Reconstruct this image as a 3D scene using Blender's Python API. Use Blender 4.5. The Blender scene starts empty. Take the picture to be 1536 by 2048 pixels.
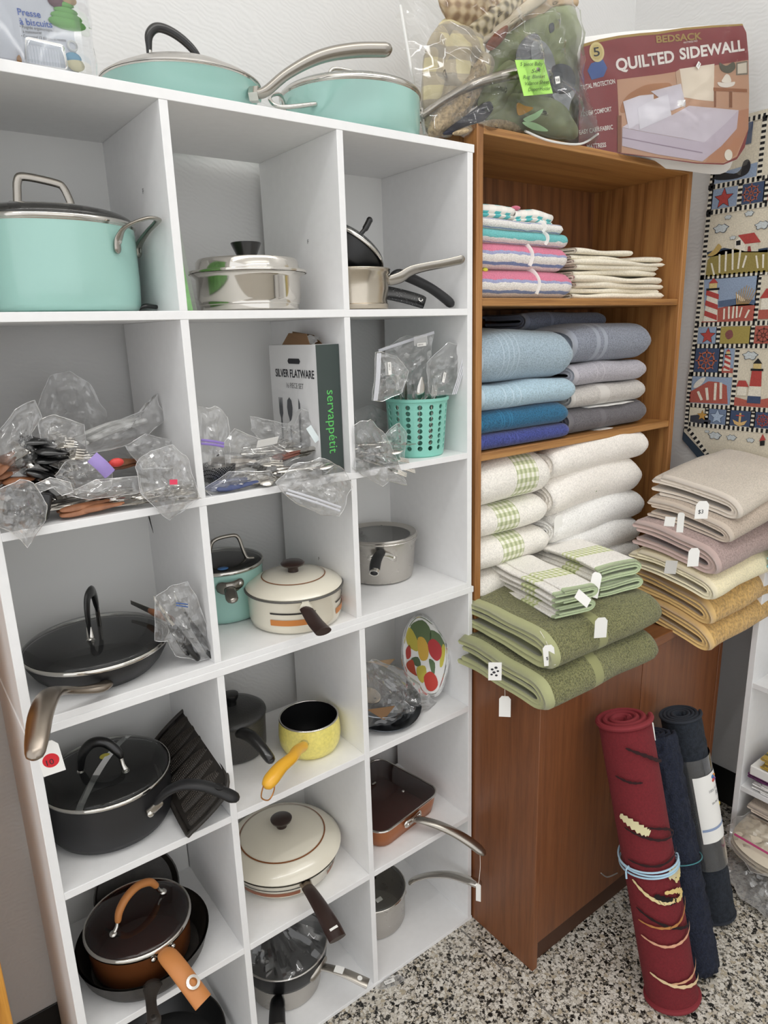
import bpy, math, random
from mathutils import Vector, Matrix, noise
V = Vector
PI = math.pi
sc = bpy.context.scene
C = sc.collection

# ---------------------------------------------------------------- camera, world, lamps, exposure
cam_data = bpy.data.cameras.new('camera')
cam = bpy.data.objects.new('camera', cam_data); C.objects.link(cam)
cam_data.sensor_fit = 'HORIZONTAL'; cam_data.sensor_width = 36.0; cam_data.lens = 1383.14 / 1536 * 36
cam_data.clip_start = 0.02
yaw, pitch, roll = (math.radians(a) for a in (36.6303, -14.6829, -1.7110))
fwd = V((math.sin(yaw) * math.cos(pitch), math.cos(yaw) * math.cos(pitch), math.sin(pitch)))
rgt = V((math.cos(yaw), -math.sin(yaw), 0)); upv = rgt.cross(fwd)
r2 = rgt * math.cos(roll) + upv * math.sin(roll); u2 = -rgt * math.sin(roll) + upv * math.cos(roll)
cam.matrix_world = Matrix(((r2.x, u2.x, -fwd.x, -0.15494), (r2.y, u2.y, -fwd.y, -1.09552), (r2.z, u2.z, -fwd.z, 1.52915), (0, 0, 0, 1)))
sc.camera = cam

world = bpy.data.worlds.new('shop_light'); sc.world = world; world.use_nodes = True
bgn = world.node_tree.nodes['Background']
bgn.inputs[0].default_value = (0.985, 0.99, 1.0, 1); bgn.inputs[1].default_value = 2.55
def tube_lamp(name, x, y, z, length, power):
    d = bpy.data.lights.new(name, 'AREA'); d.shape = 'RECTANGLE'; d.size = length; d.size_y = 0.05
    d.energy = power; d.color = (1.0, 1.0, 1.0)
    o = bpy.data.objects.new(name, d); C.objects.link(o); o.location = (x, y, z)
    e = d.copy(); e.energy = power * 2.6
    q = bpy.data.objects.new(name + '_upward_fill', e); C.objects.link(q); q.location = (x, y, z + .03); q.rotation_euler = (PI, 0, 0)   # added upward lamp per tube, brightens the ceiling as soft fill
    return o
tube_lamp('ceiling_tube_light', 0.9, -1.02, 3.12, 4.8, 34)
tube_lamp('ceiling_tube_light', 0.9, -3.4, 3.12, 4.8, 20)  # second row is added, out of view, only for fill
vs = sc.view_settings
vs.view_transform = 'Standard'; vs.look = 'None'; vs.gamma = 1.0; vs.use_curve_mapping = False
vs.exposure = -0.97
sc.cycles.transparent_max_bounces = 28
sc.cycles.max_bounces = 9; sc.cycles.diffuse_bounces = 6

# ---------------------------------------------------------------- helpers
def L3(c):
    if isinstance(c, str):
        c = c.lstrip('#'); c = [int(c[i:i + 2], 16) / 255 for i in (0, 2, 4)]
    return tuple(x / 12.92 if x <= 0.04045 else ((x + 0.055) / 1.055) ** 2.4 for x in c) + (1,)
def mk(name):
    m = bpy.data.materials.new(name); m.use_nodes = True
    nt = m.node_tree; b = nt.nodes['Principled BSDF']
    return m, nt, b
def N(nt, t, **kw):
    n = nt.nodes.new(t)
    for k, v in kw.items():
        if k.startswith('i_'):
            n.inputs[int(k[2:])].default_value = v
        else:
            setattr(n, k, v)
    return n
def ln(nt, a, b): nt.links.new(a, b)
def coords(nt, scale=(1, 1, 1), which='Object'):
    tc = N(nt, 'ShaderNodeTexCoord'); mp = N(nt, 'ShaderNodeMapping')
    mp.inputs['Scale'].default_value = scale
    ln(nt, tc.outputs[which], mp.inputs[0]); return mp.outputs[0]
def ramp(nt, fac, stops, const=False):
    r = N(nt, 'ShaderNodeValToRGB'); e = r.color_ramp.elements
    if const: r.color_ramp.interpolation = 'CONSTANT'
    e[0].position, e[0].color = stops[0][0], stops[0][1]
    e[1].position, e[1].color = stops[1][0], stops[1][1]
    for p, c in stops[2:]:
        x = e.new(p); x.color = c
    ln(nt, fac, r.inputs[0]); return r.outputs[0]
def bump(nt, b, h, strength, dist):
    n = N(nt, 'ShaderNodeBump'); n.inputs['Strength'].default_value = strength; n.inputs['Distance'].default_value = dist
    ln(nt, h, n.inputs['Height']); ln(nt, n.outputs[0], b.inputs['Normal'])
def noise_tex(nt, vec, scale, detail=3, rough=0.5, dist=0.0):
    n = N(nt, 'ShaderNodeTexNoise'); n.inputs['Scale'].default_value = scale; n.inputs['Detail'].default_value = detail
    n.inputs['Roughness'].default_value = rough; n.inputs['Distortion'].default_value = dist
    ln(nt, vec, n.inputs['Vector']); return n.outputs[0]
MATS = {}
def mat(name, col, rough=0.5, metal=0.0, coat=0.0, var=0.0, vscale=40, bmp=0.0, bscale=200, spec=0.5, bdist=0.001):
    if name in MATS: return MATS[name]
    m, nt, b = mk(name)
    b.inputs['Base Color'].default_value = L3(col); b.inputs['Roughness'].default_value = rough
    b.inputs['Metallic'].default_value = metal; b.inputs['Coat Weight'].default_value = coat
    b.inputs['Coat Roughness'].default_value = 0.08; b.inputs['Specular IOR Level'].default_value = spec
    if var or bmp:
        v = coords(nt)
        if var:
            f = noise_tex(nt, v, vscale, 4)
            c = L3(col); d = tuple(max(0, x * (1 - var)) for x in c[:3]) + (1,); e2 = tuple(min(1, x * (1 + var)) for x in c[:3]) + (1,)
            ln(nt, ramp(nt, f, [(0.3, d), (0.7, e2)]), b.inputs['Base Color'])
        if bmp: bump(nt, b, noise_tex(nt, v, bscale, 3), bmp, bdist)
    MATS[name] = m; return m
def clear(name, tint=(1, 1, 1), haze=0.06, rough=0.08, refl=1.0, hazecol=(0.9, 0.9, 0.9)):
    """thin clear film or glass sheet: transparent + fresnel reflection + a little haze"""
    if name in MATS: return MATS[name]
    m = bpy.data.materials.new(name); m.use_nodes = True; nt = m.node_tree; nt.nodes.clear()
    out = N(nt, 'ShaderNodeOutputMaterial'); tr = N(nt, 'ShaderNodeBsdfTransparent'); gl = N(nt, 'ShaderNodeBsdfGlossy'); df = N(nt, 'ShaderNodeBsdfDiffuse')
    tr.inputs[0].default_value = tuple(tint) + (1,); gl.inputs['Roughness'].default_value = rough; gl.inputs[0].default_value = (1, 1, 1, 1)
    df.inputs[0].default_value = tuple(hazecol) + (1,)
    m1 = N(nt, 'ShaderNodeMixShader'); m1.inputs[0].default_value = haze
    ln(nt, tr.outputs[0], m1.inputs[1]); ln(nt, df.outputs[0], m1.inputs[2])
    fr = N(nt, 'ShaderNodeFresnel'); fr.inputs[0].default_value = 1.5
    mu = N(nt, 'ShaderNodeMath', operation='MULTIPLY'); mu.inputs[1].default_value = refl; mu.use_clamp = True
    ln(nt, fr.outputs[0], mu.inputs[0])
    m2 = N(nt, 'ShaderNodeMixShader'); ln(nt, mu.outputs[0], m2.inputs[0]); ln(nt, m1.outputs[0], m2.inputs[1]); ln(nt, gl.outputs[0], m2.inputs[2])
    ln(nt, m2.outputs[0], out.inputs[0]); MATS[name] = m; return m

class MB:
    """collects geometry, later linked as one mesh object"""
    def __init__(s, xf=None): s.v = []; s.f = []; s.uv = None; s.xf = xf
    def add(s, pts):
        k = len(s.v)
        for p in pts:
            p = V(p); s.v.append(s.xf @ p if s.xf else p)
        return k
    def box(s, x0, x1, y0, y1, z0, z1):
        k = s.add([(x0, y0, z0), (x1, y0, z0), (x1, y1, z0), (x0, y1, z0), (x0, y0, z1), (x1, y0, z1), (x1, y1, z1), (x0, y1, z1)])
        s.f += [tuple(k + i for i in q) for q in ((0, 3, 2, 1), (4, 5, 6, 7), (0, 1, 5, 4), (1, 2, 6, 5), (2, 3, 7, 6), (3, 0, 4, 7))]
        return s
    def lathe(s, prof, c=(0, 0, 0), seg=48, a0=0.0, a1=2 * PI):
        full = abs(a1 - a0 - 2 * PI) < 1e-6; n = seg if full else seg + 1
        rows = []
        for r, z in prof:
            if r < 1e-6: rows.append([s.add([(c[0], c[1], c[2] + z)])] * n)
            else:
                k = s.add([(c[0] + r * math.cos(a0 + (a1 - a0) * i / seg), c[1] + r * math.sin(a0 + (a1 - a0) * i / seg), c[2] + z) for i in range(n)])
                rows.append([k + i for i in range(n)])
        for a, b in zip(rows, rows[1:]):
            for i in range(seg):
                j = (i + 1) % n
                q = [a[i], a[j], b[j], b[i]]; q2 = []
                for t in q:
                    if t not in q2: q2.append(t)
                if len(q2) > 2: s.f.append(tuple(q2))
        return s
    def tube(s, pts, rad, n=10, up=(0, 0, 1), flat=1.0, cap=True, closed=False, dome=False):
        """swept section: radius along the side axis, radius*flat along the up axis"""
        pts = [V(p) for p in pts]; m = len(pts)
        R = rad if isinstance(rad, (list, tuple)) else [rad] * m
        F = flat if isinstance(flat, (list, tuple)) else [flat] * m
        if dome:
            d0 = (pts[0] - pts[1]).normalized(); d1 = (pts[-1] - pts[-2]).normalized()
            pts = [pts[0] + d0 * R[0] * .8, pts[0] + d0 * R[0] * .5] + pts + [pts[-1] + d1 * R[-1] * .5, pts[-1] + d1 * R[-1] * .8]
            R = [R[0] * .35, R[0] * .8] + list(R) + [R[-1] * .8, R[-1] * .35]; F = [F[0], F[0]] + list(F) + [F[-1], F[-1]]; m += 4
        upv = V(up).normalized(); rows = []; prev = None
        for i in range(m):
            if closed: t = pts[(i + 1) % m] - pts[i - 1]
            else: t = pts[min(i + 1, m - 1)] - pts[max(i - 1, 0)]
            t.normalize(); sd = t.cross(upv)
            if sd.length < 0.15: sd = prev.copy() if prev else t.orthogonal()
            sd.normalize()
            if prev and sd.dot(prev) < 0: sd = -sd
            prev = sd; u = sd.cross(t).normalized()
            k = s.add([pts[i] + sd * (R[i] * math.cos(2 * PI * j / n)) + u * (R[i] * F[i] * math.sin(2 * PI * j / n)) for j in range(n)])
            rows.append(k)
        rr = list(zip(rows, rows[1:])) + ([(rows[-1], rows[0])] if closed else [])
        for a, b in rr:
            for j in range(n):
                s.f.append((a + j, a + (j + 1) % n, b + (j + 1) % n, b + j))
        if cap and not closed:
            s.f.append(tuple(rows[0] + j for j in range(n - 1, -1, -1))); s.f.append(tuple(rows[-1] + j for j in range(n)))
        return s
    def prism(s, pts, d):
        """polygon (3D points, planar) extruded by vector d"""
        d = V(d); n = len(pts); a = s.add(pts); b = s.add([V(p) + d for p in pts])
        s.f.append(tuple(a + i for i in range(n - 1, -1, -1))); s.f.append(tuple(b + i for i in range(n)))
        for i in range(n):
            j = (i + 1) % n; s.f.append((a + i, a + j, b + j, b + i))
        return s
    def poly(s, pts):
        a = s.add(pts); s.f.append(tuple(range(a, a + len(pts)))); return s
    def grid(s, rows, closed_u=False):
        ks = [s.add(r) for r in rows]; n = len(rows[0])
        for a, b in zip(ks, ks[1:]):
            for i in range(n if closed_u else n - 1):
                j = (i + 1) % n; s.f.append((a + i, a + j, b + j, b + i))
        return s
    def ball(s, c, r, seg=16, rings=8, sq=(1, 1, 1)):
        c = V(c)
        rows = [[(c.x + r * sq[0] * math.sin(PI * i / rings) * math.cos(2 * PI * j / seg), c.y + r * sq[1] * math.sin(PI * i / rings) * math.sin(2 * PI * j / seg), c.z - r * sq[2] * math.cos(PI * i / rings)) for j in range(seg)] for i in range(1, rings)]
        s.grid(rows, True); k = len(s.v) - seg * (rings - 1)
        b = s.add([(c.x, c.y, c.z - r * sq[2]), (c.x, c.y, c.z + r * sq[2])])
        for j in range(seg):
            s.f.append((b, k + (j + 1) % seg, k + j)); t = k + seg * (rings - 2); s.f.append((b + 1, t + j, t + (j + 1) % seg))
        return s

def cr(pts, n=6):
    """smooth curve through points (tuples of any length)"""
    out = []; m = len(pts)
    for i in range(m - 1):
        p0, p1, p2, p3 = pts[max(i - 1, 0)], pts[i], pts[i + 1], pts[min(i + 2, m - 1)]
        for k in range(n):
            t = k / n
            out.append(tuple(0.5 * (2 * b + (c - a) * t + (2 * a - 5 * b + 4 * c - d) * t * t + (-a + 3 * b - 3 * c + d) * t ** 3) for a, b, c, d in zip(p0, p1, p2, p3)))
    out.append(tuple(pts[-1])); return out
def cr_closed(pts, n=6):
    m = len(pts); out = []
    for i in range(m):
        p0, p1, p2, p3 = pts[i - 1], pts[i], pts[(i + 1) % m], pts[(i + 2) % m]
        for k in range(n):
            t = k / n
            out.append(tuple(0.5 * (2 * b + (c - a) * t + (2 * a - 5 * b + 4 * c - d) * t * t + (-a + 3 * b - 3 * c + d) * t ** 3) for a, b, c, d in zip(p0, p1, p2, p3)))
    return out

def props(o, label=None, cat=None, group=None, kind=None):
    if label: o['label'] = label
    if cat: o['category'] = cat
    if group: o['group'] = group
    if kind: o['kind'] = kind
    return o
def thing(name, label, cat, loc=(0, 0, 0), group=None, kind=None):
    o = bpy.data.objects.new(name, None); C.objects.link(o); o.location = loc; o.empty_display_size = 0.02
    return props(o, label, cat, group, kind)
def origin(p):
    o = V((0, 0, 0))
    while p: o += p.location; p = p.parent
    return o
def part(name, mb, m, parent=None, smooth=40, bevel=0, label=None, kind=None, loc=None, solid=0, bseg=2):
    me = bpy.data.meshes.new(name)
    off = origin(parent) if parent else V(loc or (0, 0, 0))
    me.from_pydata([tuple(p - off) for p in mb.v], [], mb.f)
    if mb.uv:
        l = me.uv_layers.new(name='uv')
        for lp in me.loops: l.data[lp.index].uv = mb.uv[lp.vertex_index]
    me.validate(); me.update()
    if smooth:
        me.shade_smooth()
        if smooth < 180: me.set_sharp_from_angle(angle=math.radians(smooth))
    o = bpy.data.objects.new(name, me); C.objects.link(o)
    me.materials.append(m)
    if parent: o.parent = parent
    else: o.location = off
    if solid:
        md = o.modifiers.new('solid', 'SOLIDIFY'); md.thickness = solid
    if bevel:
        md = o.modifiers.new('bevel', 'BEVEL'); md.width = bevel; md.segments = bseg; md.limit_method = 'ANGLE'
    if label: o['label'] = label
    if kind: o['kind'] = kind
    return o
def frame(o, u, v):
    """matrix whose x axis is u, y axis is v, z their normal"""
    u = V(u).normalized(); n = u.cross(V(v)).normalized(); v = n.cross(u); o = V(o)
    return Matrix(((u.x, v.x, n.x, o.x), (u.y, v.y, n.y, o.y), (u.z, v.z, n.z, o.z), (0, 0, 0, 1)))
def text(name, s, size, fr, m, parent, align='LEFT', bold=0.0, wx=1.0, lift=0.0005, shear=0.0, bend=None):
    cu = bpy.data.curves.new(name, 'FONT'); cu.body = s; cu.size = size; cu.align_x = align; cu.offset = bold; cu.resolution_u = 3; cu.shear = shear
    t = bpy.data.objects.new(name, cu); C.objects.link(t)
    dg = bpy.context.evaluated_depsgraph_get(); me = bpy.data.meshes.new_from_object(t.evaluated_get(dg))
    bpy.data.objects.remove(t)
    off = origin(parent)
    for v in me.vertices:
        x, y = v.co.x * wx, v.co.y
        p = bend(x, y) if bend else fr @ V((x, y, lift))
        v.co = p - off
    me.materials.clear(); me.materials.append(m); me.name = name
    o = bpy.data.objects.new(name, me); C.objects.link(o); o.parent = parent
    return o
def nz(x, y, z, s=1.0, seed=0.0):
    return noise.noise(V((x * s + seed * 7.3, y * s + seed * 3.1, z * s + seed)))

# ---------------------------------------------------------------- surfaces of the room
def wall_material():
    m, nt, b = mk('plaster_wall'); b.inputs['Roughness'].default_value = 0.62
    b.inputs['Base Color'].default_value = L3('#d9d9d8')
    v = coords(nt)
    w = N(nt, 'ShaderNodeTexWave', wave_type='RINGS', rings_direction='SPHERICAL'); w.inputs['Scale'].default_value = 9; w.inputs['Distortion'].default_value = 14
    w.inputs['Detail'].default_value = 3; w.inputs['Detail Scale'].default_value = 1.2; ln(nt, v, w.inputs[0])
    w2 = N(nt, 'ShaderNodeTexWave', wave_type='RINGS', rings_direction='SPHERICAL'); w2.inputs['Scale'].default_value = 34; w2.inputs['Distortion'].default_value = 10
    w2.inputs['Detail Scale'].default_value = 0.8; ln(nt, v, w2.inputs[0])
    ad = N(nt, 'ShaderNodeMath', operation='ADD'); ln(nt, w.outputs[1], ad.inputs[0]); ln(nt, w2.outputs[1], ad.inputs[1])
    ad2 = N(nt, 'ShaderNodeMath', operation='ADD'); ln(nt, ad.outputs[0], ad2.inputs[0]); ln(nt, noise_tex(nt, v, 60, 5), ad2.inputs[1])
    bump(nt, b, ad2.outputs[0], 0.2, 0.0010)
    return m
def terrazzo():
    m, nt, b = mk('terrazzo'); b.inputs['Roughness'].default_value = 0.36
    v = coords(nt); cols = []
    base = L3('#8f8a82')
    def layer(scale, stops, edge, seed):
        off = N(nt, 'ShaderNodeMapping'); off.inputs['Location'].default_value = (seed, seed * 2, 0); ln(nt, v, off.inputs[0])
        d = N(nt, 'ShaderNodeTexNoise'); d.inputs['Scale'].default_value = scale * 1.5; ln(nt, off.outputs[0], d.inputs['Vector'])
        mx = N(nt, 'ShaderNodeMixRGB', blend_type='LINEAR_LIGHT'); mx.inputs[0].default_value = 0.006; ln(nt, off.outputs[0], mx.inputs[1]); ln(nt, d.outputs['Color'], mx.inputs[2])
        vo = N(nt, 'ShaderNodeTexVoronoi', voronoi_dimensions='2D'); vo.inputs['Scale'].default_value = scale; ln(nt, mx.outputs[0], vo.inputs['Vector'])
        ve = N(nt, 'ShaderNodeTexVoronoi', voronoi_dimensions='2D', feature='DISTANCE_TO_EDGE'); ve.inputs['Scale'].default_value = scale; ln(nt, mx.outputs[0], ve.inputs['Vector'])
        sep = N(nt, 'ShaderNodeSeparateColor'); ln(nt, vo.outputs['Color'], sep.inputs[0])
        col = ramp(nt, sep.outputs[0], stops, True)
        gt = N(nt, 'ShaderNodeMath', operation='GREATER_THAN'); gt.inputs[1].default_value = edge; ln(nt, ve.outputs['Distance'], gt.inputs[0])
        gr = N(nt, 'ShaderNodeMath', operation='GREATER_THAN'); gr.inputs[1].default_value = 0.16; ln(nt, sep.outputs[1], gr.inputs[0])
        mu = N(nt, 'ShaderNodeMath', operation='MULTIPLY'); ln(nt, gt.outputs[0], mu.inputs[0]); ln(nt, gr.outputs[0], mu.inputs[1])
        return col, mu.outputs[0]
    A = L3('#d9d4ca'); B = L3('#c6bfb2'); D = L3('#26241f'); G = L3('#7c776d'); T = L3('#b3a791'); K = L3('#171614')
    c2, f2 = layer(235, [(0, D), (0.17, G), (0.3, B), (0.6, A), (0.85, T)], 0.05, 1.7)
    c1, f1 = layer(118, [(0, K), (0.16, B), (0.42, A), (0.75, T), (0.84, A)], 0.07, 0.0)
    m1 = N(nt, 'ShaderNodeMixRGB'); m1.inputs[1].default_value = L3('#4e4b45'); ln(nt, f2, m1.inputs[0]); ln(nt, c2, m1.inputs[2])
    # large chips sit in the small ones
    big = N(nt, 'ShaderNodeTexVoronoi', voronoi_dimensions='2D'); big.inputs['Scale'].default_value = 118; ln(nt, v, big.inputs['Vector'])
    sp = N(nt, 'ShaderNodeSeparateColor'); ln(nt, big.outputs['Color'], sp.inputs[0])
    g2 = N(nt, 'ShaderNodeMath', operation='GREATER_THAN'); g2.inputs[1].default_value = 0.42; ln(nt, sp.outputs[2], g2.inputs[0])
    mm = N(nt, 'ShaderNodeMath', operation='MULTIPLY'); ln(nt, f1, mm.inputs[0]); ln(nt, g2.outputs[0], mm.inputs[1])
    m2 = N(nt, 'ShaderNodeMixRGB'); ln(nt, mm.outputs[0], m2.inputs[0]); ln(nt, m1.outputs[0], m2.inputs[1]); ln(nt, c1, m2.inputs[2])
    ln(nt, m2.outputs[0], b.inputs['Base Color'])
    return m
def wood(name, c1, c2, c3, grain='z', scale=1.0, rough=0.45, wv=0.16, lo=0.30, hi=0.72):
    m, nt, b = mk(name); b.inputs['Roughness'].default_value = rough
    s = {'z': (26, 26, 1.1), 'x': (1.1, 26, 26), 'y': (26, 1.1, 26)}[grain]
    v = coords(nt, tuple(k * scale for k in s))
    f1 = noise_tex(nt, v, 1.6, 5, 0.6, 0.7)
    s2 = {'z': (240, 240, 6), 'x': (6, 240, 240), 'y': (240, 6, 240)}[grain]
    f2 = noise_tex(nt, coords(nt, tuple(k * scale for k in s2)), 1.6, 3, 0.6)
    w = N(nt, 'ShaderNodeTexWave', bands_direction={'z': 'DIAGONAL', 'x': 'Z', 'y': 'Z'}[grain]); w.inputs['Scale'].default_value = 0.55; w.inputs['Distortion'].default_value = 7; w.inputs['Detail'].default_value = 3
    w.inputs['Detail Scale'].default_value = 0.9; ln(nt, v, w.inputs[0])
    mx = N(nt, 'ShaderNodeMath', operation='MULTIPLY'); ln(nt, f1, mx.inputs[0]); mx.inputs[1].default_value = 0.42
    m3 = N(nt, 'ShaderNodeMath', operation='MULTIPLY_ADD'); ln(nt, w.outputs[1], m3.inputs[0]); m3.inputs[1].default_value = wv; ln(nt, mx.outputs[0], m3.inputs[2])
    m4 = N(nt, 'ShaderNodeMath', operation='MULTIPLY_ADD'); ln(nt, f2, m4.inputs[0]); m4.inputs[1].default_value = 0.44; ln(nt, m3.outputs[0], m4.inputs[2])
    ln(nt, ramp(nt, m4.outputs[0], [(lo, L3(c3)), ((lo + hi) / 2, L3(c1)), (hi, L3(c2))]), b.inputs['Base Color'])
    bump(nt, b, f2, 0.12, 0.0006)
    return m
M_WALL = wall_material()
M_LAM = mat('white_laminate', '#ebebeb', 0.42, spec=0.4, var=0.015, vscale=60)
M_BACK = mat('white_hardboard', '#e8e8e6', 0.6)
M_BLACKBASE = mat('black_vinyl_base', '#151413', 0.45)
OAK = [('#b07a3e', '#c8954f', '#7d5024'), ('#7c4a2a', '#8f5a34', '#57301a')]
M_OAKZ = wood('oak_upright', '#a06e3e', '#b3834c', '#6c441f', 'z')
M_OAKX = wood('oak_shelf', '#a67642', '#ba8c54', '#754b24', 'x')
M_OAKB = wood('oak_back', '#7d5130', '#8f5f38', '#4b2a16', 'z')
M_CABZ = wood('cabinet_wood', '#7c4c2e', '#8e5c38', '#573420', 'z', 1.6, 0.4, 0.05, 0.2, 0.75)
M_CABX = wood('cabinet_top_wood', '#80502f', '#925f3a', '#5c3821', 'x', 1.6, 0.38, 0.05, 0.2, 0.75)

WY = 0.318; WX = 1.878; ZC = 3.7
props(part('floor', MB().box(-2.6, WX, -4.6, WY, -0.05, 0.0), terrazzo(), smooth=0), kind='structure')
props(part('wall_back', MB().box(-2.6, WX + .1, WY, WY + .1, -0.05, ZC), M_WALL, smooth=0), kind='structure')
props(part('wall_right', MB().box(WX, WX + .1, -4.6, WY, -0.05, ZC), M_WALL, smooth=0), kind='structure')
props(part('ceiling', MB().box(-2.6, WX + .1, -4.6, WY + .1, ZC, ZC + .05), mat('ceiling_paint', '#e8e6e2', 0.8), smooth=0), kind='structure')
props(part('baseboard_back', MB().box(-2.6, WX - .004, WY - .004, WY, 0, 0.125), M_BLACKBASE, bevel=0.002), kind='structure')
props(part('baseboard_right', MB().box(WX - .004, WX, -4.6, WY - .004, 0, 0.125), M_BLACKBASE, bevel=0.002), kind='structure')
fl = bpy.data.objects['floor']
part('divider_strip', MB().box(0.862, 0.866, -4.6, -0.005, 0, 0.0006), mat('zinc_strip', '#8b8984', 0.35, 0.4), fl, smooth=0)
lamp_m, lnt, lb = mk('fluorescent_glow'); lb.inputs['Emission Color'].default_value = (1, 0.97, 0.93, 1); lb.inputs['Emission Strength'].default_value = 4
for yy, lab in ((-1.02, 'long white ceiling light fixture directly above the shelves'), (-3.4, 'long white ceiling light fixture farther back in the shop')):
    t = thing('ceiling_light', lab, 'light', (0.9, yy, ZC))
    part('housing', MB().box(-1.5, 3.3 - 1.5, yy - .06, yy + .06, 3.125, 3.145), mat('lamp_housing', '#f2f2f2', 0.5), t, bevel=.004)
    for xx in (-1.0, 1.2): part('hanger_rod', MB().tube([(xx, yy, 3.145), (xx, yy, ZC)], .004, 8), mat('lamp_housing', '#f2f2f2'), t)

# ---------------------------------------------------------------- white cube shelves
D = 0.2903
def rows_cols_upper():
    t = thing('cube_shelf', 'upper white nine-cube shelf unit stacked on top of another', 'shelf', (0.43, 0.14, 0.947))
    P = lambda n, *a, **k: part(n, MB().box(*a), k.get('m', M_LAM), t, bevel=k.get('b', 0.0008), smooth=40)
    XL, XR = (-0.0405, -0.026), (0.8932, 0.9075)
    P('top_board', -0.0425, 0.911, 0, D, 1.8672, 1.8821)
    P('side_panel', XL[0], XL[1], 0.0006, D, .947, 1.8672); P('side_panel', XR[0], XR[1], 0.0006, D, .947, 1.8672)
    P('bottom_board', XL[1], XR[0], 0, D, .947, .9596)
    P('shelf', XL[1], XR[0], 0, D, 1.2506, 1.2636); P('shelf', XL[1], XR[0], 0, D, 1.5553, 1.5688)
    zs = [(1.5688, 1.8672), (1.2636, 1.5553), (.9596, 1.2506)]
    dv = []
    for z0, z1 in zs:
        dv.append(P('divider', .2715, .2851, 0.0006, D, z0, z1)); dv.append(P('divider', .5825, .5956, 0.0006, D, z0, z1))
    xs = [(XL[1], .2715), (.2851, .5825), (.5956, XR[0])]
    for r, c in ((0, 0), (0, 2), (1, 1), (2, 0), (2, 2)):
        P('back_panel', xs[c][0], xs[c][1], D - .004, D - .001, zs[r][0], zs[r][1], m=M_BACK, b=0)
    ink = mat('pencil_ink', '#2a2a2a', 0.8)
    for d, p in ((dv[0], (0.2713, 0.1073, 1.7550)), (dv[1], (0.5823, 0.1158, 1.6939)), (dv[5], (0.5823, 0.1403, 1.0504))):
        text('pencil_letter', 'F', 0.011, frame(p, (0, -1, 0), (0, 0, 1)), ink, d)
    part('tear_mark', MB().prism([(.27, .271, 1.185), (.2712, .268, 1.172), (.2712, .262, 1.158), (.271, .259, 1.148), (.27, .266, 1.165), (.2695, .272, 1.178)], (0.0006, 0, 0)), ink, dv[4])
    return t
def rows_cols_lower():
    t = thing('cube_shelf', 'lower white nine-cube shelf unit standing on the terrazzo floor', 'shelf', (0.43, 0.14, 0))
    P = lambda n, *a, **k: part(n, MB().box(*a), k.get('m', M_LAM), t, bevel=k.get('b', 0.0008), smooth=40)
    XL, XR = (-0.0412, -0.0267), (0.8976, 0.910)
    P('top_board', -0.0425, 0.913, -0.001, D, .9326, .947)
    P('side_panel', XL[0], XL[1], 0, D, .0096, .9326); P('side_panel', XR[0], XR[1], 0, D, .0096, .9326)
    P('bottom_board', XL[0], 0.912, -0.001, D, 0, .0096)
    P('divider', .273, .2867, 0, D, .0096, .9326); P('divider', .5873, .601, 0, D, .0096, .9326)
    xs = [(XL[1], .273), (.2867, .5873), (.601, XR[0])]
    for a, b in xs:
        P('shelf', a, b, 0, D, .6249, .6397); P('shelf', a, b, 0, D, .312, .3265)
    zs = [(.6397, .9326), (.3265, .6249), (.0096, .312)]
    for r, c in ((0, 0), (0, 2), (1, 1), (2, 0), (2, 2)):
        P('back_panel', xs[c][0], xs[c][1], D - .004, D - .001, zs[r][0], zs[r][1], m=M_BACK, b=0)
    P('back_panel', xs[0][0] + .002, xs[0][1] - .002, D - .005, D - .002, .3265, .5, m=M_BACK, b=0)
    P('back_panel', xs[1][0], xs[1][1], D - .004, D - .001, .0096, .312, m=M_BACK, b=0)
    return t
rows_cols_upper(); rows_cols_lower()

# ---------------------------------------------------------------- oak bookcase on a deeper base cabinet
bk = thing('bookcase_cabinet', 'tall oak bookcase with a deeper brown two-door cabinet below', 'bookcase', (1.31, 0.0, 0))
B = lambda n, m, *a, **k: part(n, MB().box(*a), m, k.get('parent', bk), bevel=k.get('b', 0.0015), smooth=40)
BX0, BX1 = 0.9185, 1.7125; IX0, IX1 = 0.9365, 1.6935
B('side_panel', M_OAKZ, BX0, IX0, 0.0, 0.3, .757, 1.922); B('side_panel', M_OAKZ, IX1, BX1, 0.0, 0.3, .757, 1.922)
B('top_board', M_OAKX, IX0, IX1, 0.0, 0.3, 1.905, 1.9205)
B('shelf', M_OAKX, IX0, IX1, 0.004, 0.297, 1.574, 1.5905); B('shelf', M_OAKX, IX0, IX1, 0.004, 0.297, 1.2375, 1.256)
B('back_panel', M_OAKB, IX0, IX1, 0.296, 0.2995, .757, 1.905, b=0)
B('cabinet_top', M_CABX, .9155, 1.708, -.212, .3, .731, .757)
B('cabinet_side', M_CABZ, .9155, .933, -.208, .3, 0, .731); B('cabinet_side', M_CABZ, 1.690, 1.708, -.208, .3, 0, .731)
B('door', M_CABZ, .9335, 1.3045, -.206, -.19, .072, .728); B('door', M_CABZ, 1.3075, 1.6895, -.206, -.19, .072, .728)
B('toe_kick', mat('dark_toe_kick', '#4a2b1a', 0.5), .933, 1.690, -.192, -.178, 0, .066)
B('cabinet_bottom', M_CABX, .933, 1.690, -.19, .28, .0665, .0715)
part('screw_hole_cover', MB().ball((IX0 + .002, .1, 1.45), .003), M_OAKB, bk)

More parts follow.
